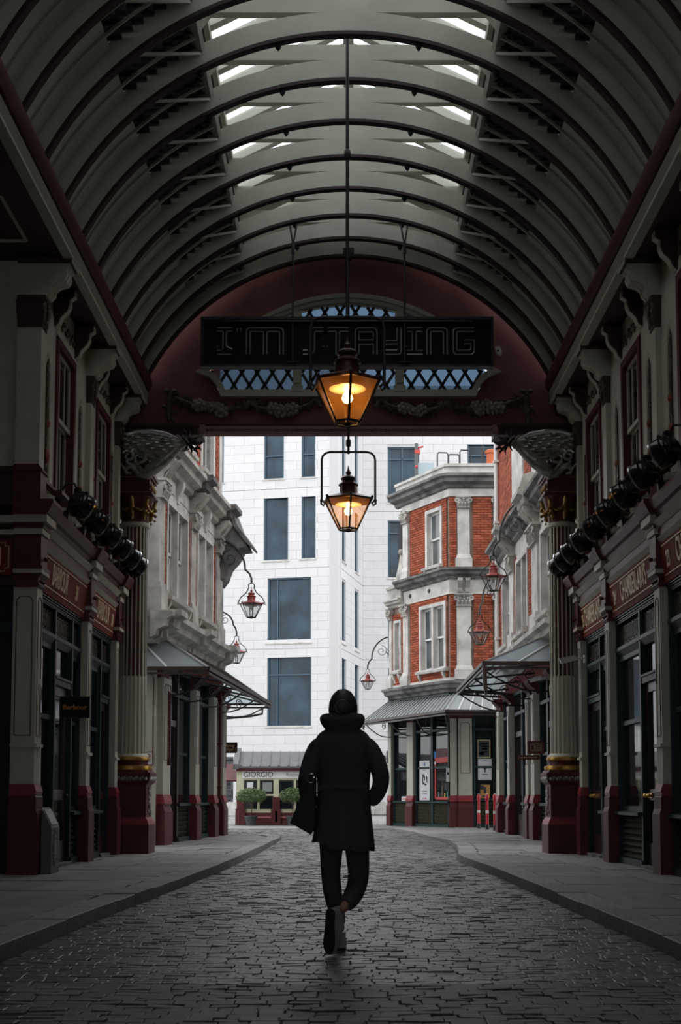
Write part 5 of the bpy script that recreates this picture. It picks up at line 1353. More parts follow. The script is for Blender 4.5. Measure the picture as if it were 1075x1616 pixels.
def capital(mb, t, w, z0, z1, y, rn):
    """small carved capital: abacus, volutes and leaves"""
    mb.box(t - w * .64, t + w * .64, y - .05, y + .14, z1 - .05, z1); mb.box(t - w * .58, t + w * .58, y - .05, y + .11, z1 - .08, z1 - .05)
    mb.taper(t - w * .50, t + w * .50, y - .05, y + .05, z0, z1 - .08, -.03); mb.box(t - w * .54, t + w * .54, y - .05, y + .075, z0 - .03, z0)
    for s in (-1, 1):
        for q in range(2):
            r = .065 - .025 * q
            mb.tube([(t + s * w * .52 + r * math.cos(a), y + .10, z1 - .14 + r * math.sin(a)) for a in [k * PI / 4 for k in range(8)]], .018, 5, closed=True)
    for row, (h0, h1, n) in enumerate(((0, .55, 4), (.25, .85, 3))):
        for k in range(n):
            x = t + (k - (n - 1) / 2) * w * .27; za, zb_ = z0 + (z1 - z0 - .08) * h0, z0 + (z1 - z0 - .08) * h1
            mb.tube([(x, y + .05, za), (x, y + .075, (za + zb_) / 2), (x, y + .12, zb_ - .02), (x, y + .13, zb_ - .06)], [.03, .038, .028, .010], 5)
    mb.ball((t, y + .12, z1 - .10), .035, 6, 5)
def console_b(mb, t, w, z0, z1, y, pr):
    h = z1 - z0
    mb.prism([(y, z0), (y + pr * .3, z0), (y + pr * .4, z0 + h * .3), (y + pr * .75, z0 + h * .55), (y + pr, z0 + h * .8), (y + pr, z1), (y, z1)], 'x', t - w / 2, t + w / 2)
def stone_window(M, par, t0, t1, z0, z1, lights=1, y=-.16, frame=None, fr=.10, glass=None, sill=True, hood=False, sashm=None):
    """stone surround with mullions, recessed sashes and panes"""
    b = MB(M)
    b.box(t0 - fr, t0, y - .02, .05, z0 - .05, z1 + fr); b.box(t1, t1 + fr, y - .02, .05, z0 - .05, z1 + fr); b.box(t0, t1, y - .02, .05, z1, z1 + fr)
    w = (t1 - t0) / lights
    for k in range(1, lights): b.box(t0 + w * k - .05, t0 + w * k + .05, y - .02, .04, z0, z1)
    su = obj('window_surround', b, STONEL, par)
    if sill:
        b = MB(M); b.prism([(-.05, z0 - .13), (.16, z0 - .13), (.18, z0 - .06), (.05, z0), (-.05, z0)], 'x', t0 - fr - .05, t1 + fr + .05)
        for q in (t0 - fr * .3, t1 + fr * .3): console_b(b, q, .10, z0 - .42, z0 - .13, 0, .13)
        obj('window_sill', b, STONEL, su)
    for k in range(lights):
        a, d = t0 + w * k + (.05 if k else 0), t0 + w * (k + 1) - (.05 if k < lights - 1 else 0); zm = (z0 + z1) / 2
        b = MB(M)
        for (e, f, yy) in ((zm - .03, z1, y + .03), (z0, zm + .03, y)):
            b.box(a, a + .05, yy, yy + .04, e, f); b.box(d - .05, d, yy, yy + .04, e, f); b.box(a, d, yy, yy + .04, e, e + .06); b.box(a, d, yy, yy + .04, f - .06, f)
        sa = obj('sash', b, WHITEP if sashm is None else sashm, par)
        for (e, f, yy) in ((zm + .02, z1 - .05, y + .04), (z0 + .05, zm - .02, y + .01)):
            b = MB(M); b.box(a + .05, d - .05, yy, yy + .008, e, f); obj('pane', b, glass or GLASSW, sa)
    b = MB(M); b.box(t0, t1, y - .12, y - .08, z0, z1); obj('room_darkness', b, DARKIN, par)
def shop_pilaster(M, par, t0, t1, z0, ztop, pr=.13, ped=.95, panel=True):
    b = MB(M); b.box(t0 - .03, t1 + .03, 0, pr + .05, z0, z0 + .62); b.prism([(0, z0 + .62), (pr + .05, z0 + .62), (pr + .01, z0 + .72), (pr + .01, z0 + ped - .18), (0, z0 + ped - .18)], 'x', t0 - .015, t1 + .015)
    p = obj('pilaster', b, MAROON, par)
    b = MB(M); b.prism([(0, z0 + ped - .18), (pr + .04, z0 + ped - .18), (pr + .035, z0 + ped - .12), (pr, z0 + ped), (0, z0 + ped)], 'x', t0 - .02, t1 + .02); obj('pedestal_cap', b, RED, p, label='brighter red cap of the pedestal')
    b = MB(M); b.box(t0, t1, 0, pr, z0 + ped, ztop); obj('shaft', b, CREAM, p, label='cream shaft')
    if panel and t1 - t0 > .25:
        b = MB(M); y = pr + .004; a, d, e, f, c = t0 + .06, t1 - .06, z0 + ped + .65, ztop - .12, .05
        for q in ((a, e, a, f - c), (d, e, d, f - c), (a, e, d, e), (a + c, f, d - c, f), (a, f - c, a + c, f), (d, f - c, d - c, f)): b.tube([(q[0], y, q[1]), (q[2], y, q[3])], .008, 4)
        obj('panel_fillet', b, MAROON, p)
    b = MB(M); console_b(b, (t0 + t1) / 2, t1 - t0 + .06, ztop, ztop + .30, 0, pr + .12); obj('capital', b, MAROON, p)
    return p
def shop_bay(M, par, t0, t1, z0, ztop, kinds, sill=.78):
    """green joinery between two street pilasters"""
    b = MB(M); b.box(t0, t1, -.10, .03, ztop - .55, ztop - .48); b.box(t0, t1, -.10, .04, ztop - .08, ztop); fr_ = obj('shop_frame', b, GREEN, par)
    w = (t1 - t0) / len(kinds)
    for k, kd in enumerate(kinds):
        a, d = t0 + w * k, t0 + w * (k + 1)
        b = MB(M)
        for q in (a, d - .06): b.box(q, q + .06, -.09, .02, z0, ztop - .08)
        if kd == 'w':
            b.box(a, d, -.10, .07, z0 + sill - .06, z0 + sill); b.box(a, d, -.1, .05, z0, z0 + .10)
            b.box(a + .06, d - .06, -.06, -.01, z0 + 1.75, z0 + 1.81)
        else:
            b.box(a + .06, d - .06, -.08, -.03, z0 + .02, z0 + .5); b.box(a + .06, a + .16, -.08, -.03, z0, z0 + 2.3); b.box(d - .16, d - .06, -.08, -.03, z0, z0 + 2.3); b.box(a, d, -.09, .0, z0 + 2.3, z0 + 2.42)
        obj('shop_joinery', b, GREEN if kd == 'w' else DOORM, par)
        b = MB(M); b.box(a + .06, d - .06, -.055, -.045, z0 + (sill if kd == 'w' else .5), ztop - .55); pn = obj('pane', b, GLASSD, par)
        b = MB(M); b.box(a + .06, d - .06, -.055, -.045, ztop - .48, ztop - .08); obj('transom_pane', b, GLASSD, par)
        if kd == 'w':
            for q in range(6):
                z = z0 + .11 + q * (sill - .18) / 6
                b = MB(M); b.prism([(-.03, z), (.01, z + .085), (-.02, z + .095), (-.06, z)], 'x', a + .07, d - .07); obj('riser_slat', b, RISER, par)
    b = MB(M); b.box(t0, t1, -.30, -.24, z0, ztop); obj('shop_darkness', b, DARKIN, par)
def lean_canopy(name, label, pts_wall, pts_eave, nbar, frame_m, glass_m, thick=.05, hip0=None, hip1=None, loc=None, slats=False):
    """glazed lean-to canopy: wall line and eave line are pairs of 3-D points"""
    t = thing(name, label, 'canopy', loc)
    W0, W1 = Vector(pts_wall[0]), Vector(pts_wall[1]); E0, E1 = Vector(pts_eave[0]), Vector(pts_eave[1])
    b = MB(); b.tube([E0, E1], .055, 4); b.tube([E0 + Vector((0, 0, -.09)), E1 + Vector((0, 0, -.09))], .03, 4); b.tube([W0, W1], .035, 4)
    gut = obj('gutter', b, CANFR, t)
    quads = [(W0, W1, E0, E1, nbar)]
    if hip0 is not None: quads.append((Vector(hip0[0]), W0, Vector(hip0[1]), E0, hip0[2]))
    if hip1 is not None: quads.append((W1, Vector(hip1[0]), E1, Vector(hip1[1]), hip1[2]))
    for (a0, a1, e0, e1, n) in quads:
        if (e0 - E0).length > .01 or (e1 - E1).length > .01:
            b = MB(); b.tube([e0, e1], .05, 4); b.tube([e0 + Vector((0, 0, -.09)), e1 + Vector((0, 0, -.09))], .03, 4); obj('gutter', b, CANFR, t)
        for k in range(n + 1):
            p, q = a0.lerp(a1, k / n), e0.lerp(e1, k / n)
            if (p - q).length < .05: continue
            b = MB(); b.tube([p + Vector((0, 0, .02)), q + Vector((0, 0, .02))], .020 if not slats else .016, 4); obj('glazing_bar', b, frame_m if (n == nbar or slats) else WHITEP, t)
        for k in range(n):
            p, p2, q, q2 = a0.lerp(a1, k / n), a0.lerp(a1, (k + 1) / n), e0.lerp(e1, k / n), e0.lerp(e1, (k + 1) / n)
            b = MB(); b.add([tuple(p), tuple(p2), tuple(q2), tuple(q)], [(0, 1, 2, 3)]); obj('pane', b, glass_m, t)
    return t
CANFR = mat('brown_black_canopy_iron', (.055, .036, .032), .5, noise=.3, scale=6)
def iron_bracket(par, wall, eave, m=None):
    w, e = Vector(wall), Vector(eave)
    b = MB(); b.tube([w, e], .022, 5); lo = w + Vector((0, 0, -.55))
    b.tube([lo] + [lo.lerp(e, k / 5) + Vector((0, 0, -.14 * math.sin(PI * k / 5))) for k in range(1, 5)] + [e], .018, 5)
    c = w.lerp(e, .32) + Vector((0, 0, -.17)); d = (e - w).normalized()
    b.tube([tuple(c + d * (.13 * math.cos(a) * (1 - a / 14)) + Vector((0, 0, .13 * math.sin(a) * (1 - a / 14)))) for a in [k * .5 for k in range(22)]], .011, 5)
    obj('iron_bracket', b, m or BLACK, par)
rnc = random.Random(9)
# ---------------------------------------------------------------- left street building
ML_, LL = fframe((-3.62, 24.2), (-3.03, 30.6))
lb = thing('street_building', 'stone and brick building beyond the left column, with carved cornice and tall mullioned windows', 'building', (-3.4, 27.3, .1))
b = MB(ML_); b.box(0, 6.9, -3.0, -.42, 0, 12); obj('core', b, DARKIN, lb)
winL = [(.72, 2.45, 4.95, 6.72), (3.55, 5.12, 4.95, 6.72)]
b = MB(ML_)
b.box(-.02, .02, -3, 0, 4.4, 7.4); solid(b, .02, 6.3, 4.4, 6.85, [(a - .12, d + .12, e - .05, f + .12) for a, d, e, f in winL] , -.45, -.035); obj('wall_backing', b, MORTAR, lb)
bricks(ML_, lb, [(.34, .62, 4.6, 6.8, []), (2.55, 2.74, 4.6, 6.8, []), (3.18, 3.42, 4.6, 6.8, []), (5.24, 5.5, 4.6, 6.8, []), (.1, 6.2, 7.75, 11.5, [(1.5, 2.7, 8.1, 10.6), (3.9, 5.1, 8.1, 10.6), (.1, .5, 7.7, 11.5), (5.9, 6.2, 7.7, 11.5)])], 150, 21)
b = MB(ML_); solid(b, .1, 6.3, 7.5, 11.5, [(1.5, 2.7, 8.1, 10.6), (3.9, 5.1, 8.1, 10.6)], -.45, -.03); obj('upper_backing', b, MORTAR, lb)
for (a, d) in ((-.1, .32), (2.74, 3.18), (5.5, 6.2)):
    b = MB(ML_); m = (a + d) / 2
    b.box(a - .06, d + .06, -.4, .13, 4.45, 4.95); b.box(a - .03, d + .03, -.4, .10, 4.95, 5.05); b.box(a, d, -.4, .07, 5.05, 6.68)
    pr_ = obj('pier', b, STONE, lb)
    b = MB(ML_); capital(b, m, d - a, 6.68, 7.02, .06, rnc); obj('capital', b, STONE, pr_, label='carved stone capital')
    b = MB(ML_); console_b(b, m, (d - a) * .8, 7.02, 7.42, .0, .34)
    for q in range(3): b.tube([(m + (q - 1) * .12, .36, 7.38), (m + (q - 1) * .12, .22, 7.20), (m + (q - 1) * .12, .13, 7.05)], [.03, .04, .02], 5)
    obj('console', b, STONE, pr_)
for i, w in enumerate(winL):
    stone_window(ML_, lb, *w, lights=2, glass=GLASSU, fr=.10)
b = MB(ML_); run(b, [(-.4, 6.85), (.02, 6.85), (.02, 6.95), (.0, 6.97), (.0, 7.30), (-.4, 7.30)], -.0, 6.3); fz = obj('frieze', b, STONEL, lb)
for x in (1.58, 4.35):
    b = MB(ML_); console_b(b, x, .16, 6.9, 7.34, .0, .16); obj('frieze_console', b, STONEL, fz)
for a, d in ((.5, 1.4), (1.75, 2.6), (3.35, 4.2), (4.5, 5.35)):
    b = MB(ML_); b.box(a, d, -.01, .015, 7.02, 7.26); obj('frieze_panel', b, STONEL, fz)
b = MB(ML_); run(b, cornice_prof(0, 7.30, 7.74, .40), -.35, 6.3); co = obj('cornice', b, STONE, lb)
for (a, d) in ((-.15, .37), (2.69, 3.23), (5.45, 6.25)):
    b = MB(ML_); run(b, cornice_prof(.0, 7.28, 7.78, .52), a, d); obj('cornice_break', b, STONED, co)
b = MB(ML_); b.prism([(0, 7.76), (.30, 7.72), (.42, 7.35), (.62, 7.05), (.70, 6.86), (.52, 6.84), (.40, 6.62), (.22, 6.42), (.12, 6.15), (0, 6.0)], 'x', 5.9, 6.75)
b.prism([(.0, 7.76), (.34, 7.74), (.48, 7.36), (.72, 7.03), (.80, 6.90), (.78, 6.86), (.66, 6.98), (.40, 7.32), (.26, 7.62), (0, 7.64)], 'x', 5.84, 6.82); obj('corner_pediment', b, STONED, lb)
b = MB(ML_); run(b, cornice_prof(-.02, 3.95, 4.45, .42), -.40, 6.5); b.box(-.02, 6.5, -.4, .0, 3.9, 4.5); st = obj('string_course', b, STONE, lb)
for x in (.1, 2.95, 5.85):
    b = MB(ML_); run(b, cornice_prof(.0, 3.93, 4.5, .52), x - .28, x + .28); obj('string_course_break', b, STONE, st)
# near end face toward the arcade
b = MB(); b.box(-5.4, -3.62, 24.17, 24.3, 4.45, 7.4); b.box(-4.05, -3.60, 24.10, 24.2, 4.45, 6.68); b.prism([(24.2, 3.95), (23.86, 4.35), (23.82, 4.45), (24.2, 4.45)], 'x', -5.4, -3.40); b.prism([(24.2, 7.28), (23.86, 7.62), (23.82, 7.74), (24.2, 7.74)], 'x', -5.4, -3.4); obj('end_wall', b, STONE, lb)
b = MB(); b.box(-5.4, -3.60, 24.2, 24.4, .1, 3.42); ep = obj('end_panelling', b, CREAM, lb)
b = MB()
for q in ((-3.90, 1.7, -3.90, 3.25), (-3.66, 1.7, -3.66, 3.25), (-3.9, 1.7, -3.66, 1.7), (-3.85, 3.32, -3.71, 3.32), (-3.9, 3.25, -3.85, 3.32), (-3.66, 3.25, -3.71, 3.32)): b.tube([(q[0], 24.195, q[1]), (q[2], 24.195, q[3])], .009, 4)
obj('panel_fillet', b, MAROON, ep)
# second storey
for a, d in ((1.5, 2.7), (3.9, 5.1)): stone_window(ML_, lb, a, d, 8.25, 10.5, 1, fr=.18, glass=GLASSU)
b = MB(ML_); b.box(.1, .5, -.4, .04, 7.7, 11.5); b.box(5.86, 6.2, -.4, .04, 7.7, 11.5); b.box(2.9, 3.2, -.4, .05, 7.7, 11.5); run(b, cornice_prof(0, 11.4, 11.9, .4), 0, 6.4); obj('quoin', b, STONEL, lb)
# ground floor
for a, d in ((.10, .70), (3.0, 3.40), (4.95, 5.35), (6.05, 6.45)): shop_pilaster(ML_, lb, a, d, .1, 3.25, pr=.14)
shop_bay(ML_, lb, .75, 2.97, .1, 3.55, 'dw'); shop_bay(ML_, lb, 3.43, 4.92, .1, 3.55, 'w'); shop_bay(ML_, lb, 5.4, 6.0, .1, 3.55, 'd')
b = MB(ML_); b.box(.75, 6.5, -.4, .05, 3.55, 3.95); obj('shop_fascia', b, MARFASC, lb)
# far return beyond the corner: last pilaster and wall behind the canopy
b = MB(); b.box(-6, -3.55, 31.6, 35.1, .1, 3.3); obj('rear_wing', b, STONEL, lb)
Me, _ = fframe((-3.42, 34.6), (-3.42, 36.0)); shop_pilaster(Me, lb, 0, .4, .1, 3.2, pr=.12)
b = MB(); b.box(-3.62, -3.44, 33.6, 35.0, .1, 3.2); obj('rear_door_frame', b, GREEN, lb)
b = MB(); b.box(-3.9, -3.62, 36.9, 37.1, 3.3, 7.0); obj('lantern_post', b, STONED, lb)
# canopy
cn = lean_canopy('glass_canopy', 'long glazed canopy along the left street building with a sloping glazed end', [(-3.55, 24.6, 4.02), (-3.0, 31.4, 4.02)], [(-2.62, 24.0, 3.39), (-1.98, 33.0, 3.37)], 14, CANFR, CANGLASS,
    hip0=((-4.9, 24.6, 4.02), (-4.9, 24.0, 3.39), 3), hip1=((-3.4, 33.0, 3.5), (-3.35, 33.0, 3.37), 2), loc=(-2.8, 27.5, 3.7))
for k in range(5):
    f = k / 4
    iron_bracket(cn, (-3.5 + .5 * f, 24.7 + 6.5 * f, 3.5), (-2.60 + .58 * f, 24.4 + 8.2 * f, 3.33))
b = MB()
for k in range(1, 4): b.tube([Vector((-3.5, 24.6, 3.75)).lerp(Vector((-2.62, 24.0, 3.39)), k / 4) + Vector((0, 0, .05)), Vector((-3.0, 31.4, 3.75)).lerp(Vector((-1.98, 33, 3.37)), k / 4) + Vector((0, 0, .05))], .018, 4)
obj('purlin', b, CANFR, cn)
b = MB(); b.tube([(-2.2, 33.0, 3.30), (-2.2, 33.0, 3.12), (-2.5, 33.0, 3.06), (-3.4, 33.0, 2.98)], .03, 6); obj('drain_pipe', b, BLACK, cn)
# downpipe beside the far pilaster
b = MB(ML_); b.tube([(5.75, .12, 3.4), (5.75, .12, 1.0), (5.75, .2, .8), (5.75, .2, .12)], .035, 8)
for z in (1.2, 2.2, 3.2): b.box(5.70, 5.80, .02, .17, z, z + .04)
obj('downpipe', b, MAROON, lb, label='maroon downpipe')
# menu board and no smoking plate
t = thing('menu_board', 'tall narrow maroon list board on the first pilaster beyond the left column', 'board', (-3.44, 24.63, 1.6))
b = MB(); b.box(-.055, .055, -.02, .02, .0, 1.36); b.prism([(-.055, 1.36), (.055, 1.36), (0, 1.44)], 'y', -.02, .02); bd_ = LO('board_panel', b, MAROON, t)
b = MB()
for k in range(30): b.box(-.04, .04 - .02 * (k % 3 == 1), -.023, .023, .12 + k * .038, .132 + k * .038)
LO('print_line', b, mat('dull_pink_print', (.26, .13, .11), .6), bd_, kind='stuff')
b = MB(); b.ball((-.05, -.02, .03), .03, 6, 5); b.ball((.05, -.02, .03), .03, 6, 5); LO('fixing', b, BLACK, bd_)
t = thing('no_smoking_sign', 'small white no smoking sign on the cream panel beside the left column', 'sign', (-3.735, 24.19, 1.72))
b = MB(); b.box(-.075, .075, -.012, .0, -.115, .115); bd_ = LO('sign_plate', b, WHITEP, t)
b = MB(); b.frame(-.085, .085, -.125, .125, -.016, .0, .014); LO('sign_frame', b, MAROON, bd_)
b = MB(); b.tube([(.038 * math.cos(a), -.015, .045 + .038 * math.sin(a)) for a in [k * PI / 8 for k in range(16)]], .007, 4, closed=True); b.tube([(-.027, -.016, .072), (.027, -.016, .018)], .006, 4); LO('prohibition_ring', b, RED, bd_)
b = MB(); b.box(-.022, .02, -.015, -.012, .04, .05); b.box(-.05, .05, -.015, -.012, -.03, -.02); b.box(-.05, .04, -.015, -.012, -.05, -.043); b.box(-.05, .045, -.015, -.012, -.07, -.063); LO('sign_print', b, INK, bd_)
# ---------------------------------------------------------------- right street building
MR_, LR = fframe((4.05, 24.0), (3.90, 33.0), True)
rb = thing('street_building', 'stone and brick building beyond the right column, narrow sliver with a white downpipe', 'building', (4.2, 28.5, .1))
b = MB(MR_); b.box(0, 9.0, -3.0, -.42, 0, 12); obj('core', b, DARKIN, rb)
winR = [(4.30, 5.85, 4.75, 6.40), (7.0, 8.2, 4.75, 6.4), (1.2, 2.4, 4.75, 6.4)]
b = MB(MR_); solid(b, 0, 9.0, 4.3, 6.7, [(a - .12, d + .12, e - .05, f + .12) for a, d, e, f in winR], -.45, -.035); solid(b, 0, 9, 7.2, 11.8, [], -.45, -.03); obj('wall_backing', b, MORTAR, rb)
bricks(MR_, rb, [(3.55, 4.18, 4.5, 6.6, []), (5.98, 6.2, 4.5, 6.6, []), (8.3, 8.98, 4.5, 6.6, []), (3.0, 4.6, 7.4, 11.5, []), (6.4, 8.98, 7.4, 11.5, [(6.4, 6.5, 7, 12)])], 100, 41)
for (a, d) in ((2.7, 3.45), (6.25, 6.75)):
    b = MB(MR_); m = (a + d) / 2
    b.box(a - .06, d + .06, -.4, .13, 4.35, 4.85); b.box(a, d, -.4, .07, 4.85, 6.35); pr_ = obj('pier', b, STONEL, rb)
    b = MB(MR_); capital(b, m, d - a, 6.35, 6.72, .06, rnc); obj('capital', b, STONE, pr_)
    b = MB(MR_); console_b(b, m, (d - a) * .8, 6.72, 7.1, 0, .34)
    for q in range(3): b.tube([(m + (q - 1) * .14, .36, 7.08), (m + (q - 1) * .14, .22, 6.9), (m + (q - 1) * .14, .13, 6.75)], [.03, .045, .02], 5)
    obj('console', b, STONE, pr_)
for w in winR: stone_window(MR_, rb, *w, lights=2 if w[0] > 4 and w[0] < 5 else 1, glass=GLASSU)
b = MB(MR_); run(b, [(-.4, 6.5), (.02, 6.5), (.0, 6.6), (.0, 6.95), (-.4, 6.95)], 0, 9); obj('frieze', b, STONEL, rb)
b = MB(MR_); run(b, cornice_prof(0, 6.95, 7.36, .36), 0, 9.1); co = obj('cornice', b, STONED, rb)
b = MB(MR_); run(b, cornice_prof(0, 6.93, 7.42, .48), 6.2, 6.85); obj('cornice_break', b, STONE, co)
b = MB(MR_); run(b, cornice_prof(0, 6.93, 7.42, .48), 2.6, 3.55)
b.prism([(.3, 7.4), (.42, 7.5), (.34, 7.75), (.2, 7.8), (0, 7.8), (0, 7.4)], 'x', 2.7, 3.4); obj('cornice_break', b, STONE, co)
b = MB(MR_); b.box(4.65, 6.35, -.4, .05, 7.4, 11.6); run(b, cornice_prof(0, 11.3, 11.8, .4), 0, 9); b.box(3.05, 3.3, -.4, .07, 7.4, 11.3); b.box(1.0, 3.0, -.4, .10, 7.3, 9.4); obj('quoin', b, STONEL, rb)
b = MB(MR_)
for z in (8.6, 9.2): console_b(b, 3.2, .5, z, z + .4, 0, .35)
obj('carved_bracket', b, STONED, rb)
b = MB(MR_); run(b, cornice_prof(-.02, 3.90, 4.35, .40), 0, 9.1); b.box(0, 9, -.4, 0, 3.8, 4.4); obj('string_course', b, STONE, rb)
for a, d in ((.6, 1.0), (2.95, 3.4), (3.75, 4.15), (6.6, 7.0), (8.45, 8.85)): shop_pilaster(MR_, rb, a, d, .1, 3.15, pr=.14)
shop_bay(MR_, rb, 1.05, 2.92, .1, 3.45, 'dw'); shop_bay(MR_, rb, 4.2, 6.55, .1, 3.45, 'wd'); shop_bay(MR_, rb, 7.05, 8.4, .1, 3.45, 'w')
b = MB(MR_); b.box(0, 9, -.4, .05, 3.45, 3.8); obj('shop_fascia', b, MARFASC, rb)
b = MB(); b.box(4.05, 5.2, 23.9, 24.1, .1, 3.8); b.box(3.86, 4.05, 24.0, 24.2, .1, 3.6); b.box(4.0, 6.5, 23.95, 24.2, 4.4, 11); obj('end_wall', b, CREAM, rb)
b = MB(MR_); b.tube([(8.85, .09, 11.2), (8.85, .09, 3.9)], .055, 8)
for z in (5, 6.3, 8, 9.6): b.box(8.76, 8.94, 0, .16, z, z + .06)
obj('downpipe', b, WHITEP, rb, label='white painted downpipe')
cn = lean_canopy('glass_canopy', 'short glazed canopy on the right street building beside the right column', [(4.0, 25.4, 4.20), (3.92, 31.5, 4.20)], [(2.58, 24.5, 3.54), (2.62, 30.8, 3.54)], 10, CANFR, CANGLASS,
    hip0=((5.2, 25.4, 4.20), (5.2, 24.5, 3.54), 4), hip1=((3.95, 31.9, 4.0), (3.95, 31.9, 3.54), 2), loc=(3.3, 28, 3.8))
for k in range(4): iron_bracket(cn, (3.96, 25.3 + 2.0 * k, 3.62), (2.62, 25.0 + 1.9 * k, 3.46))
b = MB(); b.prism([(2.55, 3.58), (2.62, 3.58), (2.64, 2.95), (2.60, 2.92), (2.56, 3.1)], 'y', 24.46, 24.56); obj('gutter_end', b, CANFR, cn)
b = MB()
for k in range(1, 4): b.tube([Vector((4.0, 25.4, 4.15)).lerp(Vector((2.58, 24.5, 3.5)), k / 4), Vector((3.92, 31.5, 4.15)).lerp(Vector((2.62, 30.8, 3.5)), k / 4)], .018, 4)
obj('purlin', b, CANFR, cn)
# ---------------------------------------------------------------- corner building with two brick storeys
cb = thing('corner_building', 'orange brick corner building with white stone pilasters and a stone parapet', 'building', (3.0, 39.5, .1))
MF, _ = fframe((3.0, 38.0), (6.4, 38.0))            # face to the camera
MG, LG = fframe((3.0, 38.0), (1.35, 41.2), True)    # canted face
b = MB(); b.prism([(3.05, 38.5), (1.7, 41.1), (1.7, 44), (6.6, 44), (6.6, 38.5)], 'z', 0, 10.2); b.prism([(1.75, 41.0), (1.45, 41.35), (1.45, 44), (1.8, 44)], 'z', 0, 7.0); obj('core', b, DARKIN, cb)
wG2 = [(.48, 1.22, 8.0, 9.62)]; wG1 = [(.28, 1.62, 4.85, 6.72)]
b = MB(MF); solid(b, 0, 3.4, 4.1, 10.2, [], -.4, -.03); obj('wall_backing', b, MORTAR, cb)
b = MB(MG); solid(b, 0, 2.75, 4.1, 10.2, [(.36, 1.34, 7.9, 9.75), (.16, 1.74, 4.78, 6.85)], -.4, -.03); solid(b, 2.75, 3.55, 4.1, 7.2, [(2.85, 3.35, 4.9, 6.6)], -.4, -.03); obj('wall_backing', b, MORTAR, cb)
itF = []
for k, (t0, t1, z0, z1, ops) in enumerate([(.0, .22, 7.8, 9.92, []), (.0, .18, 4.5, 7.0, []), (.70, 1.28, 7.8, 9.92, []), (1.62, 2.2, 7.8, 9.92, []), (.70, 1.28, 4.5, 7.0, []), (1.62, 2.2, 4.5, 7.0, [])]): itF += brick_items(MF, t0, t1, z0, z1, ops, seed=60 + k)
itG = []
for k, (t0, t1, z0, z1, ops) in enumerate([(.12, 2.3, 7.8, 9.92, [(.36, 1.34, 7.9, 9.75)]), (.12, 2.3, 4.5, 7.0, [(.16, 1.74, 4.78, 6.85)]), (2.7, 3.5, 4.5, 6.8, [(2.85, 3.35, 4.9, 6.6)])]): itG += brick_items(MG, t0, t1, z0, z1, ops, seed=70 + k)
pieces('brick', cb, itF[:170] + itG[:120] + itF[170:] + itG[120:], BRICK, 290, stuffname='brickwork')
def storey(M, pil, zb, zc0, zc1, par):
    for (a, d) in pil:
        b = MB(M); m = (a + d) / 2; w = d - a
        b.taper(a - .07, d + .07, -.3, .14, zb, zb + .30, .0); b.taper(a - .05, d + .05, -.3, .12, zb + .30, zb + .42, .04); b.box(a, d, -.3, .07, zb + .40, zc0)
        p = obj('pilaster', b, STONEL, par)
        b = MB(M); capital(b, m, w, zc0, zc1, .06, rnc); obj('capital', b, STONE, p)
storey(MF, [(.24, .60), (1.32, 1.60), (2.3, 2.6)], 7.76, 9.60, 9.93, cb); storey(MG, [(2.36, 2.68)], 7.76, 9.60, 9.93, cb)
storey(MF, [(.20, .62), (1.32, 1.62), (2.3, 2.6)], 4.45, 6.66, 7.0, cb); storey(MG, [(2.36, 2.68), (3.42, 3.58)], 4.45, 6.66, 7.0, cb)
stone_window(MG, cb, *wG2[0], lights=1, fr=.11); stone_window(MG, cb, *wG1[0], lights=2, fr=.11); stone_window(MG, cb, 2.95, 3.25, 5.0, 6.5, 1, fr=.09)
def band(prof_f, ext, name, m):
    b = MB(MF); b.prism(prof_f, 'x', -.0, 3.4)
    b2 = MB(MG); b2.prism(prof_f, 'x', -.0, ext)
    # corner fillet: a short lathe-like wedge joins the two faces
    o1 = obj(name, b, m, cb); o2 = obj(name, b2, m, cb)
    q = MB(); pts = []
    for k in range(6):
        a = R(-90) - k / 5 * (R(90) - math.atan2(1.65, 3.2) * 1.0)
        pts.append((math.cos(a), math.sin(a)))
    v = []; n = len(prof_f)
    for (cx, cy) in pts: v += [(3.0 + cx * max(y, -.05), 38.0 + cy * max(y, -.05), z) for y, z in prof_f]
    f = [(k * n + i, k * n + (i + 1) % n, (k + 1) * n + (i + 1) % n, (k + 1) * n + i) for k in range(5) for i in range(n)]
    q.add(v, f); obj(name, q, m, cb)
band([(-.3, 9.93), (.05, 9.93), (.03, 9.98), (.03, 10.2), (-.3, 10.2)], 2.8, 'frieze', STONEL)
band(cornice_prof(0, 10.15, 10.56, .42), 3.1, 'main_cornice', STONED)
band([(-.3, 10.5), (.18, 10.5), (.18, 10.78), (.24, 10.80), (.24, 10.88), (-.3, 10.88)], 2.9, 'parapet', STONEL)
band([(-.3, 7.0), (.04, 7.0), (.02, 7.05), (.02, 7.46), (-.3, 7.46)], 3.5, 'frieze', STONEL)
band(cornice_prof(0, 7.42, 7.76, .34), 2.9, 'string_course', STONED)
band(cornice_prof(0, 4.05, 4.40, .34), 3.6, 'string_course', STONED)
band([(-.2, 4.38), (.06, 4.38), (.05, 4.52), (-.2, 4.52)], 3.5, 'plinth_band', STONEL)
b = MB(MG); run(b, cornice_prof(0, 7.0, 7.25, .25), 2.7, 3.65); b.box(2.72, 3.6, -.2, .12, 7.25, 7.62); b.box(2.7, 3.62, -.22, .16, 7.60, 7.68)
b.prism([(-.1, 7.68), (.1, 7.68), (.1, 8.0), (.02, 8.3), (-.05, 8.7), (-.1, 8.7)], 'x', 2.78, 3.05); b.ball((2.9, 0, 8.75), .10, 8, 6); obj('annex_parapet', b, STONE, cb)
b = MB(MF)
for x in (.30, .52): console_b(b, x, .14, 7.05, 7.44, 0, .30)
obj('console', b, STONE, cb)
b = MB(MG)
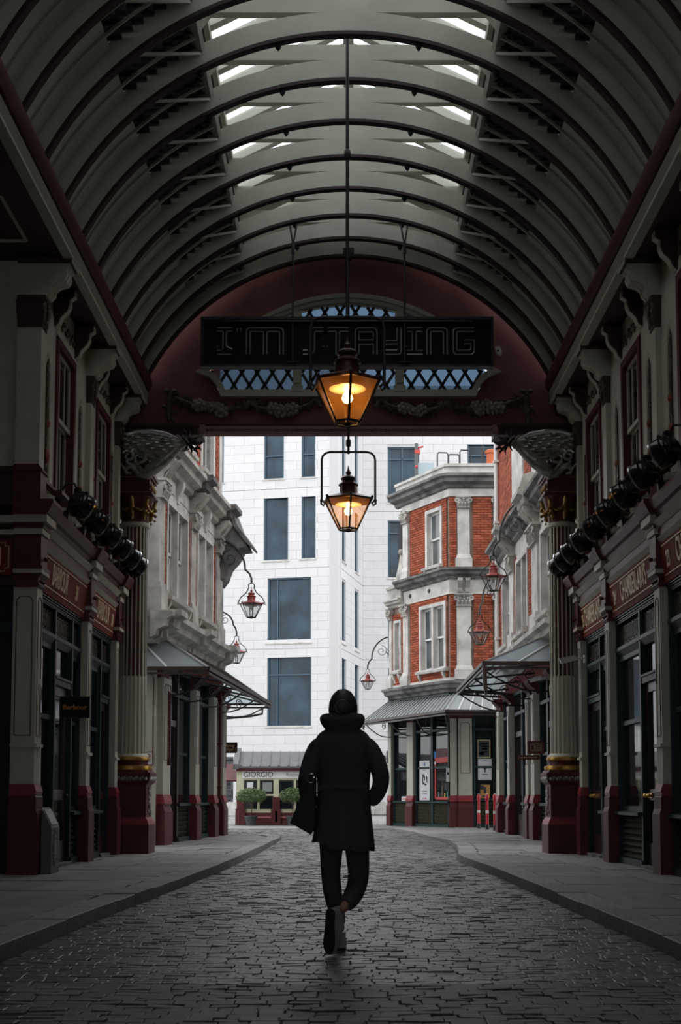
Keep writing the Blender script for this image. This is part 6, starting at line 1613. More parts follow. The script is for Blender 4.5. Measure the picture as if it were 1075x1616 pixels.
for x in (1.15, 2.3): b.lathe([(.0, 0), (.07, .0), (.05, .03), (0, .03)], 8, X=T(x, .02, 7.25) @ RX(R(-90)))
obj('iron_rosette', b, GREEN, cb)
# ground floor of the corner building
shop_pilaster(MF, cb, .22, .62, .1, 3.30, pr=.10); shop_pilaster(MF, cb, -.02, .18, .1, 3.30, pr=.06, panel=False); shop_pilaster(MF, cb, 1.32, 1.60, .1, 3.30, pr=.10)
shop_pilaster(MG, cb, 2.05, 2.42, .1, 3.30, pr=.10, panel=False); shop_pilaster(MG, cb, 3.42, 3.62, .1, 3.3, pr=.10, panel=False)
shop_bay(MG, cb, .08, 2.02, .1, 3.5, 'dww'[1:]); shop_bay(MG, cb, 2.45, 3.40, .1, 3.5, 'w'); shop_bay(MF, cb, .66, 1.30, .1, 3.5, 'w', .85)
b = MB(MF); b.box(-.02, 3.4, -.2, .06, 3.5, 4.05); b.box(1.65, 3.4, -.2, 0, .1, 3.5); obj('shop_fascia', b, GREEN, cb)
b = MB(MG); b.box(-.02, 3.6, -.2, .06, 3.5, 4.05); obj('shop_fascia', b, GREEN, cb)
# rolling shutter behind the shop windows (pale slats)
b = MB(MG)
for k in range(26): b.box(.15, 1.95, -.12, -.10, 1.75 + k * .052, 1.795 + k * .052)
obj('shutter_slats', b, mat('pale_shutter', (.34, .36, .37), .5), cb, kind='stuff')
# items in the windows
def wall_item(name, label, cat, M, t0, t1, z0, z1, y, m, parts):
    tt = thing(name, label, cat, tuple(M @ Vector(((t0 + t1) / 2, y, z0))))
    b = MB(M); b.box(t0, t1, y, y + .012, z0, z1); sh_ = obj('sheet', b, m, tt)
    for pn, pm, boxes in parts:
        b = MB(M)
        for (a, d, e, f) in boxes: b.box(t0 + (t1 - t0) * a, t0 + (t1 - t0) * d, y + .012, y + .016, z0 + (z1 - z0) * e, z0 + (z1 - z0) * f)
        obj(pn, b, pm, sh_)
    return tt
DKPOST = mat('dark_poster', (.025, .028, .035), .6); POSTY = mat('poster_yellow', (.42, .36, .17), .6); BLUEP = mat('poster_blue', (.05, .10, .32), .6); ORGP = mat('orange_poster', (.50, .25, .07), .6); REDP = mat('bright_red_print', (.55, .06, .05), .6)
wall_item('poster', 'dark framed poster with yellow border, topmost of the three in the door', 'poster', MF, .79, 1.17, 2.15, 2.68, -.04, POSTY, [('dark_field', DKPOST, [(.08, .92, .06, .94)]), ('lettering_blocks', POSTY, [(.2, .8, .72, .80), (.25, .85, .60, .67), (.15, .5, .15, .3)]), ('blue_blocks', BLUEP, [(.35, .75, .45, .55), (.3, .8, .3, .36)])])
wall_item('poster', 'white paper notice with a small dark glass drawing, below the dark framed poster', 'poster', MF, .80, 1.20, 1.50, 2.12, -.04, PAPER, [('printed_lines', INK, [(.35, .65, .93, .95), (.30, .72, .24, .28), (.2, .8, .05, .06)]), ('drawing', INK, [(.42, .60, .50, .56), (.46, .56, .36, .50), (.49, .53, .58, .68)])])
wall_item('poster', 'small orange poster with a dark figure, lowest of the three in the door', 'poster', MF, .86, 1.15, .97, 1.36, -.04, ORGP, [('dark_figure', DKPOST, [(.35, .60, .35, .85), (.0, .35, .65, .95), (.2, .8, .1, .2)])])
wall_item('poster', 'tall white banner with a hand drawing in the left shop window', 'poster', MG, 1.25, 1.85, .90, 2.10, -.035, PAPER, [('logo', BLUEP, [(.42, .56, .87, .96)]), ('printed_lines', INK, [(.25, .75, .79, .81), (.35, .65, .755, .765), (.25, .75, .22, .235), (.25, .75, .16, .17)]), ('hand_drawing', INK, [(.22, .30, .45, .60), (.30, .50, .38, .42), (.5, .68, .40, .45), (.62, .70, .45, .66), (.45, .52, .5, .62), (.30, .36, .55, .64), (.54, .60, .58, .66)]), ('red_mark', REDP, [(.3, .5, .03, .06), (.6, .7, .03, .06)])])
wp = thing('window_display', 'red framed window display with small coloured goods behind the shop glass', 'display', tuple(MG @ Vector((.55, -.03, .95))))
b = MB(MG); b.box(.14, .95, -.035, -.02, 2.02, 2.18); b.box(.87, .95, -.035, -.02, .92, 2.1); b.box(.14, .95, -.035, -.02, .92, 1.0); obj('red_border', b, REDP, wp)
b = MB(MG); b.box(.14, .86, -.035, -.022, 2.19, 2.44); obj('red_panel', b, MAROON, wp)
b = MB(MG); b.lathe([(0, 0), (.12, 0), (.12, .01), (0, .01)], 12, X=T(.98, -.03, 2.26) @ RX(R(-90))); obj('blue_disc', b, mat('blue_disc_print', (.03, .20, .60), .5), wp)
b = MB(MG); b.lathe([(0, 0), (.05, 0), (.05, .01), (0, .01)], 10, X=T(.90, -.018, 2.02) @ RX(R(-90))); obj('pale_badge', b, PAPER, wp)
for k, (a, w_, h_, mm) in enumerate(((.78, .10, .26, PAPER), (.66, .12, .2, DKPOST), (.55, .14, .5, mat('brown_goods', (.12, .08, .06), .7)), (.42, .12, .17, mat('yellow_goods', (.52, .45, .10), .6)), (.28, .12, .25, mat('green_goods', (.06, .22, .16), .6)), (.18, .07, .4, BLUEP))):
    b = MB(MG); b.lathe([(0, 0), (w_ / 2, .0), (w_ / 2, h_ * .6), (w_ / 4, h_ * .8), (w_ / 3.4, h_ * .9), (0, h_)], 8, (a, -.09, 1.0), ex=1); obj('trinket', b, mm, wp)
wall_item('poster', 'small white notice in the left shop bay of the corner building', 'poster', MG, 2.55, 2.95, .88, 1.02, -.03, PAPER, [('pink_print', REDP, [(.2, .8, .3, .6)])])
wall_item('poster', 'narrow white notice on the dark door beside the double pilaster', 'poster', MF, -.14, -.04, 1.45, 1.85, .02, PAPER, [('printed_lines', INK, [(.3, .8, .5, .7)])])
# canopy of the corner building
cn = lean_canopy('glass_canopy', 'pale sloping canopy of narrow panes around the brick corner building', [(3.2, 37.8, 4.02), (1.28, 41.2, 4.02)], [(2.62, 34.6, 3.30), (.42, 39.6, 3.28)], 22, ZINC, mat('frosted_canopy_pane', (.33, .36, .37), .35, noise=.15, scale=3), hip0=((5.2, 37.9, 4.02), (5.2, 34.9, 3.30), 8), hip1=((1.4, 42.5, 4.02), (.5, 42.0, 3.28), 4), loc=(2.2, 38, 3.7))
for k in range(4):
    f = k / 3; iron_bracket(cn, (3.0 - 1.6 * f, 38.0 + 3.1 * f, 3.45), (2.62 - 2.1 * f, 35.0 + 4.6 * f, 3.22))
# roof things
t = thing('roof_pole', 'thin grey pole with red fittings standing on the corner building roof', 'pole', (2.15, 40.2, 10.2))
b = MB(); b.box(-.05, .05, -.05, .05, 0, 1.95); po = LO('pole', b, mat('dark_grey_pole', (.10, .11, .12), .5), t)
b = MB(); b.box(-.05, .12, -.06, .06, 1.62, 1.74); b.tube([(.0, 0, 1.80), (.22, 0, 1.86)], .03, 6); b.ball((0, -.05, 1.2), .05, 8, 6); LO('red_fitting', b, REDP, po)
b = MB(); b.box(-.02, .55, .05, .06, .5, 1.35); LO('glass_screen', b, CANGLASS, po)
t = thing('roof_handrail', 'black tubular guard rails on the corner building roof', 'handrail', (3.0, 39.3, 10.2))
for k, (x, h) in enumerate(((-.25, 1.42), (.10, 1.36), (.45, 1.5))):
    b = MB(); b.tube([(x, 0, 0), (x, 0, h - .06), (x + .04, 0, h), (x + .30, .1, h + .02), (x + .34, .12, h - .04), (x + .34, .12, 0)], .022, 6); LO('rail_hoop', b, BLACK, t, smooth=True)
t = thing('chimney_pot', 'terracotta chimney pot just right of the corner parapet', 'chimney', (4.35, 38.9, 10.2))
b = MB(); b.box(-.35, .5, -.2, .4, 0, .62); b.box(-.4, .55, -.25, .45, .62, .72); st = LO('stack', b, STONE, t)
b = MB(); b.lathe([(.16, .72), (.14, .85), (.13, 1.25), (.17, 1.28), (.17, 1.36), (.13, 1.38)], 12); LO('pot', b, TERRA, t, smooth=True)
b = MB(); b.tube([(-.25, 0, .72), (-.25, 0, 1.5)], .04, 6); LO('flue', b, BLACK, t)
# ================================================================== WHITE OFFICE BUILDING
ob = thing('office_building', 'white stone clad modern office block with tall blue grey windows closing the view', 'building', (-.5, 66, .1))
OA, OB_, OC, OD = (-.48, 65.0), (-12.0, 67.47), (.80, 71.0), (12.0, 71.0)
M1, L1 = fframe(OA, OB_, True); M2, L2 = fframe(OA, OC); M3, L3 = fframe(OC, OD)
W1 = [(2.92, 3.98, 17.37, 21.2), (1.25, 1.98, 17.37, 21.2), (2.68, 3.98, 13.1, 16.46), (1.23, 1.97, 13.14, 16.43), (1.46, 3.75, 8.85, 12.19), (1.44, 3.75, 4.57, 8.18),
      (6.16, 7.2, 17.31, 21.2), (6.18, 7.3, 13.1, 16.4), (6.2, 7.4, 8.85, 12.2), (6.2, 7.4, 4.6, 8.2)]
W2 = [(.74, 1.66, 17.5, 21.2), (3.94, 4.97, 17.5, 21.2), (.74, 1.66, 13.1, 16.4), (3.94, 4.97, 13.1, 16.4), (.74, 1.66, 8.86, 12.1), (3.94, 5.05, 8.86, 12.1), (.74, 1.75, 4.6, 8.1), (3.94, 5.05, 4.6, 8.1)]
W3 = [(1.39, 3.15, 17.32, 20.52), (5.86, 7.69, 17.32, 20.73), (1.39, 3.15, 13.1, 16.33), (1.38, 3.15, 8.76, 12.08), (1.38, 3.15, 4.6, 8.17), (5.9, 7.7, 13.1, 16.4)]
JZ = [4.12, 8.52, 12.65, 16.82, 21.6]
faces = ((M1, L1, W1, 'left'), (M2, L2, W2, 'return'), (M3, L3, W3, 'right'))
cand = []
for M, L, ws, nm in faces:
    b = MB(M); solid(b, 0, L, -.2, 24, ws, -.5, -.035); obj('facade_backing', b, CLADJ, ob)
    z = .0; row = 0
    levels = [.0] + JZ + [24]
    for lo, hi in zip(levels, levels[1:]):
        nrow = max(1, round((hi - lo) / .46)); h = (hi - lo - .03) / nrow
        for r in range(nrow):
            z0 = lo + .03 + h * r; zc = z0 + h / 2; row += 1
            x = -(.55 if row % 2 else 0)
            while x < L:
                a, d = max(x, 0), min(x + 1.12, L); segs = [(a, d)]
                for o in ws:
                    if o[2] - .02 < zc < o[3] + .02: segs = [s for (p, q) in segs for s in ((p, min(q, o[0])), (max(p, o[1]), q)) if s[1] - s[0] > .02]
                for p, q in segs:
                    if q - p > .05: cand.append((M @ T((p + q) / 2, -.018, zc) @ RX(-PI / 2), (q - p - .008, h - .008, .036), z0, nm))
                x += 1.12
cand.sort(key=lambda c: (0 if (2.2 < c[2] < 19.5 and -8 < c[0].translation.x < 3.4) else 1, abs(c[0].translation.x + 2)))
pieces('cladding_block', ob, [c[:2] for c in cand], CLAD, 290, stuffname='cladding')
def office_window(M, w, style):
    a, d, e, f = w
    b = MB(M); b.box(a, d, -.30, -.26, e, f); b.frame(a, d, e, f, -.26, -.10, .07)
    if d - a > 1.6:
        q = a + (d - a) * (.77 if M is M1 else .45); b.box(q, q + .06, -.26, -.12, e, f)
        if style == 1: b.box(a, d, -.26, -.12, f - 1.0, f - .94)
        if style == 2: b.box(a, d, -.26, -.12, f - .72, f - .66)
    elif style == 3: b.box(a, d, -.26, -.12, e + 1.2, e + 1.26)
    fr_ = obj('window_frame', b, BLUEFR, ob)
    b = MB(M); b.box(a + .06, d - .06, -.24, -.22, e + .06, f - .06); obj('pane', b, GLASSB, fr_)
    b = MB(M); b.box(a - .06, d + .10, -.06, .05, e - .07, e); b.box(a, d, -.3, -.02, e - .04, e + .02); obj('window_sill', b, STONEL, ob)
for i, w in enumerate(W1): office_window(M1, w, {4: 0, 5: 1, 0: 3, 1: 3}.get(i, 0))
for w in W2: office_window(M2, w, 0)
for w in W3: office_window(M3, w, 2)
b = MB(M1); b.box(5.51, 6.31, -.28, .0, .1, 3.05); obj('dark_doorway', b, GLASSD, ob)
b = MB(M3); b.box(.5, 2.4, 0, .10, 2.55, 2.76); obj('sign_ledge', b, STONED, ob)
text('lettering', 'pl', .90, INK, ob, basis(M3 @ Vector((.82, .04, 3.16)), (1, 0, 0), (0, 0, 1), (0, -1, 0)), .03, 1.0, .03, align='LEFT', label='dark rounded wall letters cut off by the corner building')
for M, a, d in ((M1, 0, L1), (M3, 0, L3), (M2, 0, L2)):
    b = MB(M); b.box(a, d, -.03, .03, .06, .75); obj('plinth_course', b, STONEL, ob)
# bulk of the block behind, so that it stands as a building
b = MB(); b.prism([(-.6, 65.6), (.7, 71.6), (12, 71.6), (12, 80), (-12, 80), (-12, 68.2)], 'z', 0, 23.8); obj('building_core', b, DARKIN, ob)
# ================================================================== GREEN-CREAM RESTAURANT FRONT
rs = thing('restaurant_front', 'low cream and maroon restaurant front with a lead roof and a white name board', 'restaurant', (-2.3, 42.3, .1))
X0r, X1r, YR = -3.62, -.35, 42.0
b = MB(); b.prism([(YR - .18, 1.93), (YR + .75, 2.42), (YR + .75, 2.50), (YR - .18, 1.99)], 'x', X0r - .02, X1r); rf = obj('roof', b, LEAD, rs)
n = 11
for k in range(n):
    x = X0r + .15 + k * (X1r - X0r - .2) / (n - 1)
    b = MB(); b.tube([(x, YR - .18, 2.01), (x, YR + .75, 2.50)], .022, 4); obj('roof_roll', b, LEAD, rf)
b = MB(); b.prism([(YR - .22, 1.90), (YR - .12, 1.90), (YR + .85, 2.42), (YR + .85, 2.62), (YR + .70, 2.62), (YR - .22, 2.06)], 'x', X0r - .10, X0r + .08); obj('roof_verge', b, LEAD, rf)
b = MB(); b.box(X0r, X1r, YR - .14, YR, 1.84, 1.94); obj('eaves_board', b, MAROON, rs)
b = MB(); b.box(X0r, X1r, YR + .03, YR + .6, .1, 1.9); obj('inner_mass', b, DARKIN, rs)
b = MB(); b.box(X0r, X0r + .24, YR - .026, YR + .5, .1, 1.55); b.box(X0r, X1r, YR - .02, YR + .03, 1.55, 1.86); b.box(X0r, X1r, YR - .04, YR + .05, .50, .60)
wins = [(-3.36, -2.95), (-2.87, -2.40), (-2.27, -1.77), (-1.69, -1.2), (-1.1, -.6)]
for (a, d), (a2, d2) in zip(wins, wins[1:]): b.box(d, a2, YR - .03, YR + .03, .58, 1.56)
b.box(-2.42, -2.25, YR - .04, YR + .03, .58, 1.58)
wf = obj('front_frame', b, CREAMB, rs)
for a, d in wins:
    b = MB()
    b.box(a, d, YR - .02, YR + .02, 1.04, 1.10); b.box(a, d, YR - .01, YR + .02, .58, .61); sh_ = obj('sash_rail', b, CREAMB, wf)
    b = MB(); b.frame(a + .02, d - .02, 1.12, 1.54, YR - .005, YR + .02, .045); obj('notice_frame', b, BLACK, wf)
    for e, f in ((.61, 1.04), (1.14, 1.53)):
        b = MB(); b.box(a, d, YR + .01, YR + .02, e, f); obj('pane', b, GLASSD, wf)
for a, d in ((-3.28, -3.08), (-2.78, -2.48)):
    b = MB(); b.box(a, d, YR + .000, YR + .008, 1.18, 1.48); obj('menu_sheet', b, PAPER if a < -3 else mat('dim_menu_paper', (.22, .24, .22), .6), rs)
b = MB(); b.box(-3.44, X1r, YR - .05, YR - .02, 1.60, 1.84); nb_ = obj('name_board', b, WHITEP, rs)
text('lettering', 'GIORGIO', .235, INK, nb_, basis((-2.915, YR - .052, 1.72), (1, 0, 0), (0, 0, 1), (0, -1, 0)), .004, .98, .0)
text('lettering', 'Ristorante Italiano', .17, INK, nb_, basis((-1.42, YR - .052, 1.715), (1, 0, 0), (0, 0, 1), (0, -1, 0)), .004, .95, -.002)
b = MB(); b.box(X0r - .03, X1r, YR - .06, YR + .05, .1, .50); mp = obj('maroon_base', b, MAROON, rs)
b = MB(); b.box(X0r + .3, -2.45, YR - .08, YR - .06, .33, .38); b.box(-2.22, X1r, YR - .08, YR - .06, .33, .38); b.box(-2.36, -2.30, YR - .12, YR - .08, .2, .55); obj('base_rail', b, mat('pink_rail_paint', (.42, .13, .14), .5), mp)
for x in (X0r + .14, -2.335):
    b = MB(); b.box(x - .16, x + .16, YR - .12, YR + .05, .1, .62); b.box(x - .12, x + .12, YR - .10, YR + .04, .62, 1.0 if x > -3 else .92); obj('front_pier', b, MAROON, rs)
# small maroon awning left of it
t = thing('awning', 'small dark maroon striped awning over the doorway left of the restaurant', 'awning', (-4.25, 43.0, 1.5))
b = MB(); b.prism([(-.6, .0), (.4, .55), (.4, .60), (-.62, .05)], 'x', -.7, .62); aw = LO('awning_cloth', b, MAROON, t)
for k in range(5):
    b = MB(); b.tube([(-.6 + .28 * k, -.62, .04), (-.6 + .28 * k, .4, .59)], .014, 4); LO('awning_rib', b, mat('dark_stripe', (.05, .012, .014), .6), aw)
b = MB(); b.box(-.7, -.62, -.6, .4, -1.4, .0); b.box(.54, .62, -.1, .4, -1.4, .3); LO('awning_post', b, STONEL, t)
# planters with clipped bushy trees
def planter(loc, label, seed, full):
    t = thing('potted_tree', label, 'plant', loc, group='bushy trees in dark planters before the restaurant')
    rn = random.Random(seed)
    b = MB(); b.lathe([(.15, 0), (.19, .26), (.22, .27), (.22, .31), (.19, .31), (.18, .28)], 14); LO('planter', b, POT, t, smooth=True)
    b = MB(); b.lathe([(.0, .28), (.18, .285)], 12, caps=False); LO('soil', b, SETTBED, t)
    b = MB(); b.tube([(0, 0, .27), (.01, 0, .5), (-.005, .01, .72), (.0, 0, .9)], [.02, .017, .016, .012], 7)
    for k in range(9):
        a = k * 2.4; b.tube([(0, 0, .62 + .03 * k), (.13 * math.cos(a), .13 * math.sin(a), .80 + .03 * k), (.30 * math.cos(a), .30 * math.sin(a), .90 + .03 * (k % 4))], [.010, .008, .004], 5)
    LO('trunk', b, BARK, t)
    V = []; F = []
    for k in range(1500):
        u, v = rn.random() * 2 * PI, rn.uniform(-.8, 1); r = (.45 + .55 * rn.random() ** .4); q = math.sqrt(max(0, 1 - v * v))
        c = Vector((.50 * full * r * q * math.cos(u), .46 * full * r * q * math.sin(u), .94 + .25 * r * v + .03 * math.sin(5 * u)))
        n_ = Vector((rn.gauss(0, 1), rn.gauss(0, 1), rn.gauss(.6, 1))).normalized(); d = n_.orthogonal().normalized(); e = n_.cross(d)
        L = rn.uniform(.028, .05); w = L * .45; i = len(V)
        V += [tuple(c - d * L), tuple(c + e * w + n_ * .006), tuple(c + d * L), tuple(c - e * w + n_ * .006)]; F += [(i, i + 1, i + 2), (i, i + 2, i + 3)]
    b = MB(); b.v, b.f = V, F
    LO('foliage', b, LEAF, t, kind='stuff')
planter((-3.10, 41.4, .095), 'bushy potted tree left of the restaurant windows, whole crown in view', 3, 1.0)
planter((-1.78, 41.4, .095), 'bushy potted tree right, partly hidden behind the walking person', 8, .85)
# ================================================================== THE PERSON
def skin_mesh(name, verts, edges, radii, m, sub=2, root=0):
    me = bpy.data.meshes.new(name); me.from_pydata(verts, edges, []); o = bpy.data.objects.new(name, me); COL.objects.link(o)
    md = o.modifiers.new('Skin', 'SKIN'); md.use_smooth_shade = True
    for i, r in enumerate(radii):
        sv = me.skin_vertices[0].data[i]; sv.radius = r if isinstance(r, tuple) else (r, r)
    me.skin_vertices[0].data[root].use_root = True
    sb = o.modifiers.new('Sub', 'SUBSURF'); sb.levels = sub; sb.render_levels = sub
    dg = bpy.context.evaluated_depsgraph_get()
    nm = bpy.data.meshes.new_from_object(o.evaluated_get(dg)); bpy.data.objects.remove(o)
    nm.name = name; nm.materials.clear(); nm.materials.append(m)
    nm.polygons.foreach_set('use_smooth', [True] * len(nm.polygons))
    return nm
PX, PY = -.035, 8.42
per = thing('person', 'person in a dark knee length coat and white trainers walking away, hair tied up', 'person', (PX, PY, 0))
# body: pelvis, spine, neck; legs; arms (local metres, +y is the way the person walks)
V = []; E_ = []; RR = []
def nd(p, r, prev=None):
    V.append(p); RR.append(r); i = len(V) - 1
    if prev is not None: E_.append((prev, i))
    return i
pel = nd((0, 0, .90), (.125, .10))
ab = nd((.0, .01, 1.06), (.115, .085), pel); chst = nd((.0, .01, 1.24), (.14, .095), ab); sh = nd((0, .0, 1.375), (.085, .06), chst)
nk = nd((0, .005, 1.46), (.052, .052), sh); nk2 = nd((0, .015, 1.52), (.05, .052), nk)
for s, hip, knee, ank in ((-1, (-.075, 0, .86), (-.082, .10, .50), (-.012, .20, .115)), (1, (.085, 0, .86), (.104, .045, .48), (-.005, -.21, .285))):
    h = nd(hip, .085, pel); mth = nd(tuple((a + c) / 2 for a, c in zip(hip, knee)), .060, h); k = nd(knee, .040, mth)
    cf = nd(tuple(a * .65 + c * .35 + (0, -.02, 0)[i] for i, (a, c) in enumerate(zip(knee, ank))), .036, k); a_ = nd(ank, .030, cf)
for s, el, wr in ((-1, (-.232, -.05, 1.10), (-.20, .12, .93)), (1, (.262, -.06, 1.12), (.165, .06, .955))):
    c_ = nd((s * .125, 0, 1.365), .045, sh); u = nd((s * .180, -.01, 1.335), .040, c_); e = nd(el, .034, u); w = nd(wr, .026, e)
body = LO('body', skin_mesh('body', V, E_, RR, SKIN, 2), SKIN, per)
# hands in/at the pockets, five fingers each
for s, wr, d in ((-1, Vector((-.20, .12, .93)), Vector((.10, .25, -1)).normalized()), (1, Vector((.165, .06, .955)), Vector((-.45, .35, -1)).normalized())):
    v = [tuple(wr - d * .02), tuple(wr + d * .05), tuple(wr + d * .085)]; e = [(0, 1), (1, 2)]; r = [(.026, .02), (.036, .018), (.036, .016)]
    side = d.cross(Vector((0, 1, 0))).normalized()
    for k, L in enumerate((.062, .074, .070, .052)):
        o = (k - 1.5) * .019; q = len(v)
        p1 = wr + d * .10 + side * o; p2 = p1 + d * L * .55 + Vector((0, .008, 0)); p3 = p2 + d * L * .4 + Vector((-s * .012, .014, 0))
        v += [tuple(p1), tuple(p2), tuple(p3)]; e += [(2, q), (q, q + 1), (q + 1, q + 2)]; r += [.0095, .0085, .0065]
    q = len(v); tb = wr + d * .035 + Vector((0, .03, 0)); v += [tuple(tb), tuple(tb + d * .03 + Vector((0, .025, 0))), tuple(tb + d * .06 + Vector((0, .03, 0)))]; e += [(1, q), (q, q + 1), (q + 1, q + 2)]; r += [.012, .010, .008]
    LO('hand', skin_mesh('hand', v, e, r, SKIN, 1), SKIN, body)
def loft(name, rings, m, parent, n=28, thick=None, closed_top=False):
    """rings: list of (cx, cy, z, rx, ry, fn) -> one smooth tube-like garment"""
    b = MB(); v = []; f = []
    for (cx, cy, z, rx, ry, fn) in rings:
        for i in range(n):
            a = 2 * PI * i / n; k = fn(a) if fn else (0, 0, 0)
            v.append((cx + rx * math.cos(a) + k[0], cy + ry * math.sin(a) + k[1], z + k[2]))
    for j in range(len(rings) - 1):
        for i in range(n): f.append((j * n + i, j * n + (i + 1) % n, (j + 1) * n + (i + 1) % n, (j + 1) * n + i))
    b.add(v, f); me = b.mesh(name, m, True); o = LO(name, me, m, parent)
    if thick:
        md = o.modifiers.new('Solid', 'SOLIDIFY'); md.thickness = thick; md.offset = 0
    sb = o.modifiers.new('Sub', 'SUBSURF'); sb.levels = 1; sb.render_levels = 1
    return o
# coat: A-line, longer hem at the left front, vent and folds
def fold(am, ph=0.0, k=7): return lambda a: (am * math.cos(a) * math.sin(k * a + ph), am * math.sin(a) * math.sin(k * a + ph), 0)
def hem(a): return (.02 * math.cos(a) * math.sin(7 * a), .02 * math.sin(a) * math.sin(7 * a), -.012 * math.sin(5 * a) + (.06 if math.cos(a) < -.6 else 0))
coat = loft('coat', [(0, 0, .655, .198, .17, hem), (.003, 0, .72, .192, .165, fold(.012)), (.004, 0, .85, .178, .155, fold(.008)), (.004, 0, .98, .166, .140, fold(.005)), (.004, 0, 1.08, .162, .128, fold(.003)),
                     (.003, 0, 1.20, .176, .132, None), (.002, 0, 1.30, .186, .130, None), (.0, 0, 1.375, .182, .112, None), (0, 0, 1.415, .150, .100, None), (0, 0, 1.435, .110, .092, None), (0, .0, 1.46, .078, .076, None)], COAT, per, thick=.012)
# high turned-up collar, flaring outward
loft('collar', [(0, .0, 1.415, .082, .080, None), (-.003, -.005, 1.445, .118, .098, None), (-.005, -.01, 1.475, .142, .115, lambda a: (0, 0, .01 * abs(math.cos(a)))), (-.005, -.01, 1.510, .150, .118, lambda a: (0, 0, .012 * math.cos(a) ** 2 - .012 * (math.sin(a) < 0))),
                (-.003, -.008, 1.535, .122, .105, lambda a: (0, 0, .006)), (0, -.004, 1.535, .098, .092, None)], COAT, coat, thick=.008)
# sleeves
for s, pts, rad in ((-1, [(-.10, 0, 1.362), (-.168, -.005, 1.325), (-.205, -.03, 1.22), (-.238, -.055, 1.10), (-.225, .03, 1.00), (-.200, .11, .935)], [.056, .074, .070, .064, .058, .052]),
                    (1, [(.10, 0, 1.362), (.168, -.005, 1.325), (.216, -.03, 1.23), (.258, -.06, 1.115), (.225, -.01, 1.02), (.168, .055, .955)], [.056, .074, .068, .062, .058, .054])):
    LO('sleeve', skin_mesh('sleeve', pts, [(i, i + 1) for i in range(len(pts) - 1)], rad, COAT, 2), COAT, coat)
b = MB()
b.tube([(-.155, -.13, 1.06), (-.05, -.139, 1.062), (.06, -.139, 1.062), (.16, -.128, 1.06)], .016, 6, flat=.4); b.ball((-.04, -.148, 1.062), .010, 6, 5); LO('half_belt', b, COAT, coat)
# leggings over the legs
for pts, rad in (([(-.072, .0, .80), (-.076, .05, .68), (-.082, .10, .50), (-.070, .125, .38), (-.035, .175, .22), (-.018, .195, .145)], [.094, .084, .068, .068, .052, .044]),
                 ([(.082, .0, .80), (.092, .025, .66), (.104, .045, .48), (.080, -.04, .395), (.035, -.135, .335), (.012, -.180, .310)], [.092, .084, .072, .070, .058, .046])):
    LO('legging', skin_mesh('legging', pts, [(i, i + 1) for i in range(len(pts) - 1)], rad, LEGG, 2), LEGG, per)
# head with face (forward is +y), ears
def head_mesh():
    bm = bmesh.new(); bmesh.ops.create_uvsphere(bm, u_segments=28, v_segments=20, radius=1.0)
    for v in bm.verts:
        x, y, z = v.co
        w = 1.0 - .22 * max(0, -z) ** 1.5 - (.10 * max(0, -z) if y > 0 else 0)
        X = x * .074 * w; Y = y * (.092 if y < 0 else .090) * (1 - .12 * max(0, -z)); Z = z * .112
        if y > .55 and abs(x) < .2: Y += .022 * math.exp(-((z + .12) / .16) ** 2) * math.exp(-(x / .12) ** 2)           # nose
        if y > .4: Y -= .010 * math.exp(-((z - .05) / .12) ** 2) * (math.exp(-((x - .38) / .16) ** 2) + math.exp(-((x + .38) / .16) ** 2))  # sockets
        if y > .4: Y += .006 * math.exp(-((z + .45) / .07) ** 2) * math.exp(-(x / .25) ** 2)                            # lips
        if y > .2 and z < -.7: Y += .010
        v.co = (X, Y, Z)
    me = bpy.data.meshes.new('head'); bm.to_mesh(me); bm.free(); me.transform(T(.0, .02, 1.565) @ RX(R(6)))
    me.polygons.foreach_set('use_smooth', [True] * len(me.polygons)); me.materials.append(SKIN); return me
hd = LO('head', head_mesh(), SKIN, per)
b = MB()
for s in (-1, 1):
    b.ball((s * .079, .018, 1.553), .027, 8, 6, sc=(.42, .62, 1.15)); b.ball((s * .080, .022, 1.535), .012, 6, 5)
LO('ear', b, SKIN, hd, smooth=True)
b = MB()
for s in (-1, 1): b.ball((s * .030, .094, 1.575), .0125, 8, 6)
LO('eye', b, WHITEP, hd, smooth=True)
b = MB()
for s in (-1, 1): b.ball((s * .030, .1045, 1.575), .006, 6, 5)
LO('iris', b, INK, hd, smooth=True)
b = MB(); b.tube([(-.024, .098, 1.512), (0, .106, 1.513), (.024, .098, 1.512)], [.004, .007, .004], 6); LO('mouth', b, mat('lip', (.36, .12, .10), .5), hd, smooth=True)
# hair: cap over crown and back, swept to a low knot
bm = bmesh.new(); bmesh.ops.create_uvsphere(bm, u_segments=28, v_segments=18, radius=1.0)
dl = [v for v in bm.verts if v.co.y > .55 and v.co.z < .62 or (v.co.z < -.30 and v.co.y > -.05) or v.co.z < -.75]
bmesh.ops.delete(bm, geom=dl, context='VERTS')
for v in bm.verts:
    x, y, z = v.co; rp_ = 1 + .012 * math.sin(18 * math.atan2(x, z + .3))
    v.co = (x * .083 * rp_, y * .101 * rp_, z * .124 * rp_)
me = bpy.data.meshes.new('hair'); bm.to_mesh(me); bm.free(); me.transform(T(0, .015, 1.570) @ RX(R(6))); me.materials.append(HAIR); me.polygons.foreach_set('use_smooth', [True] * len(me.polygons))
hr = LO('hair', me, HAIR, hd); md = hr.modifiers.new('Solid', 'SOLIDIFY'); md.thickness = .012; md.offset = 1
b = MB(); b.ball((-.004, -.098, 1.575), .050, 16, 12, sc=(1.08, .72, 1.0))
b.tube([(-.004 + .046 * math.cos(q * .6), -.118 - .004 * math.cos(q), 1.575 + .042 * math.sin(q * .6)) for q in range(9)], [.004, .008, .010, .011, .011, .011, .010, .008, .004], 6)
LO('hair_knot', b, HAIR, hr, smooth=True)
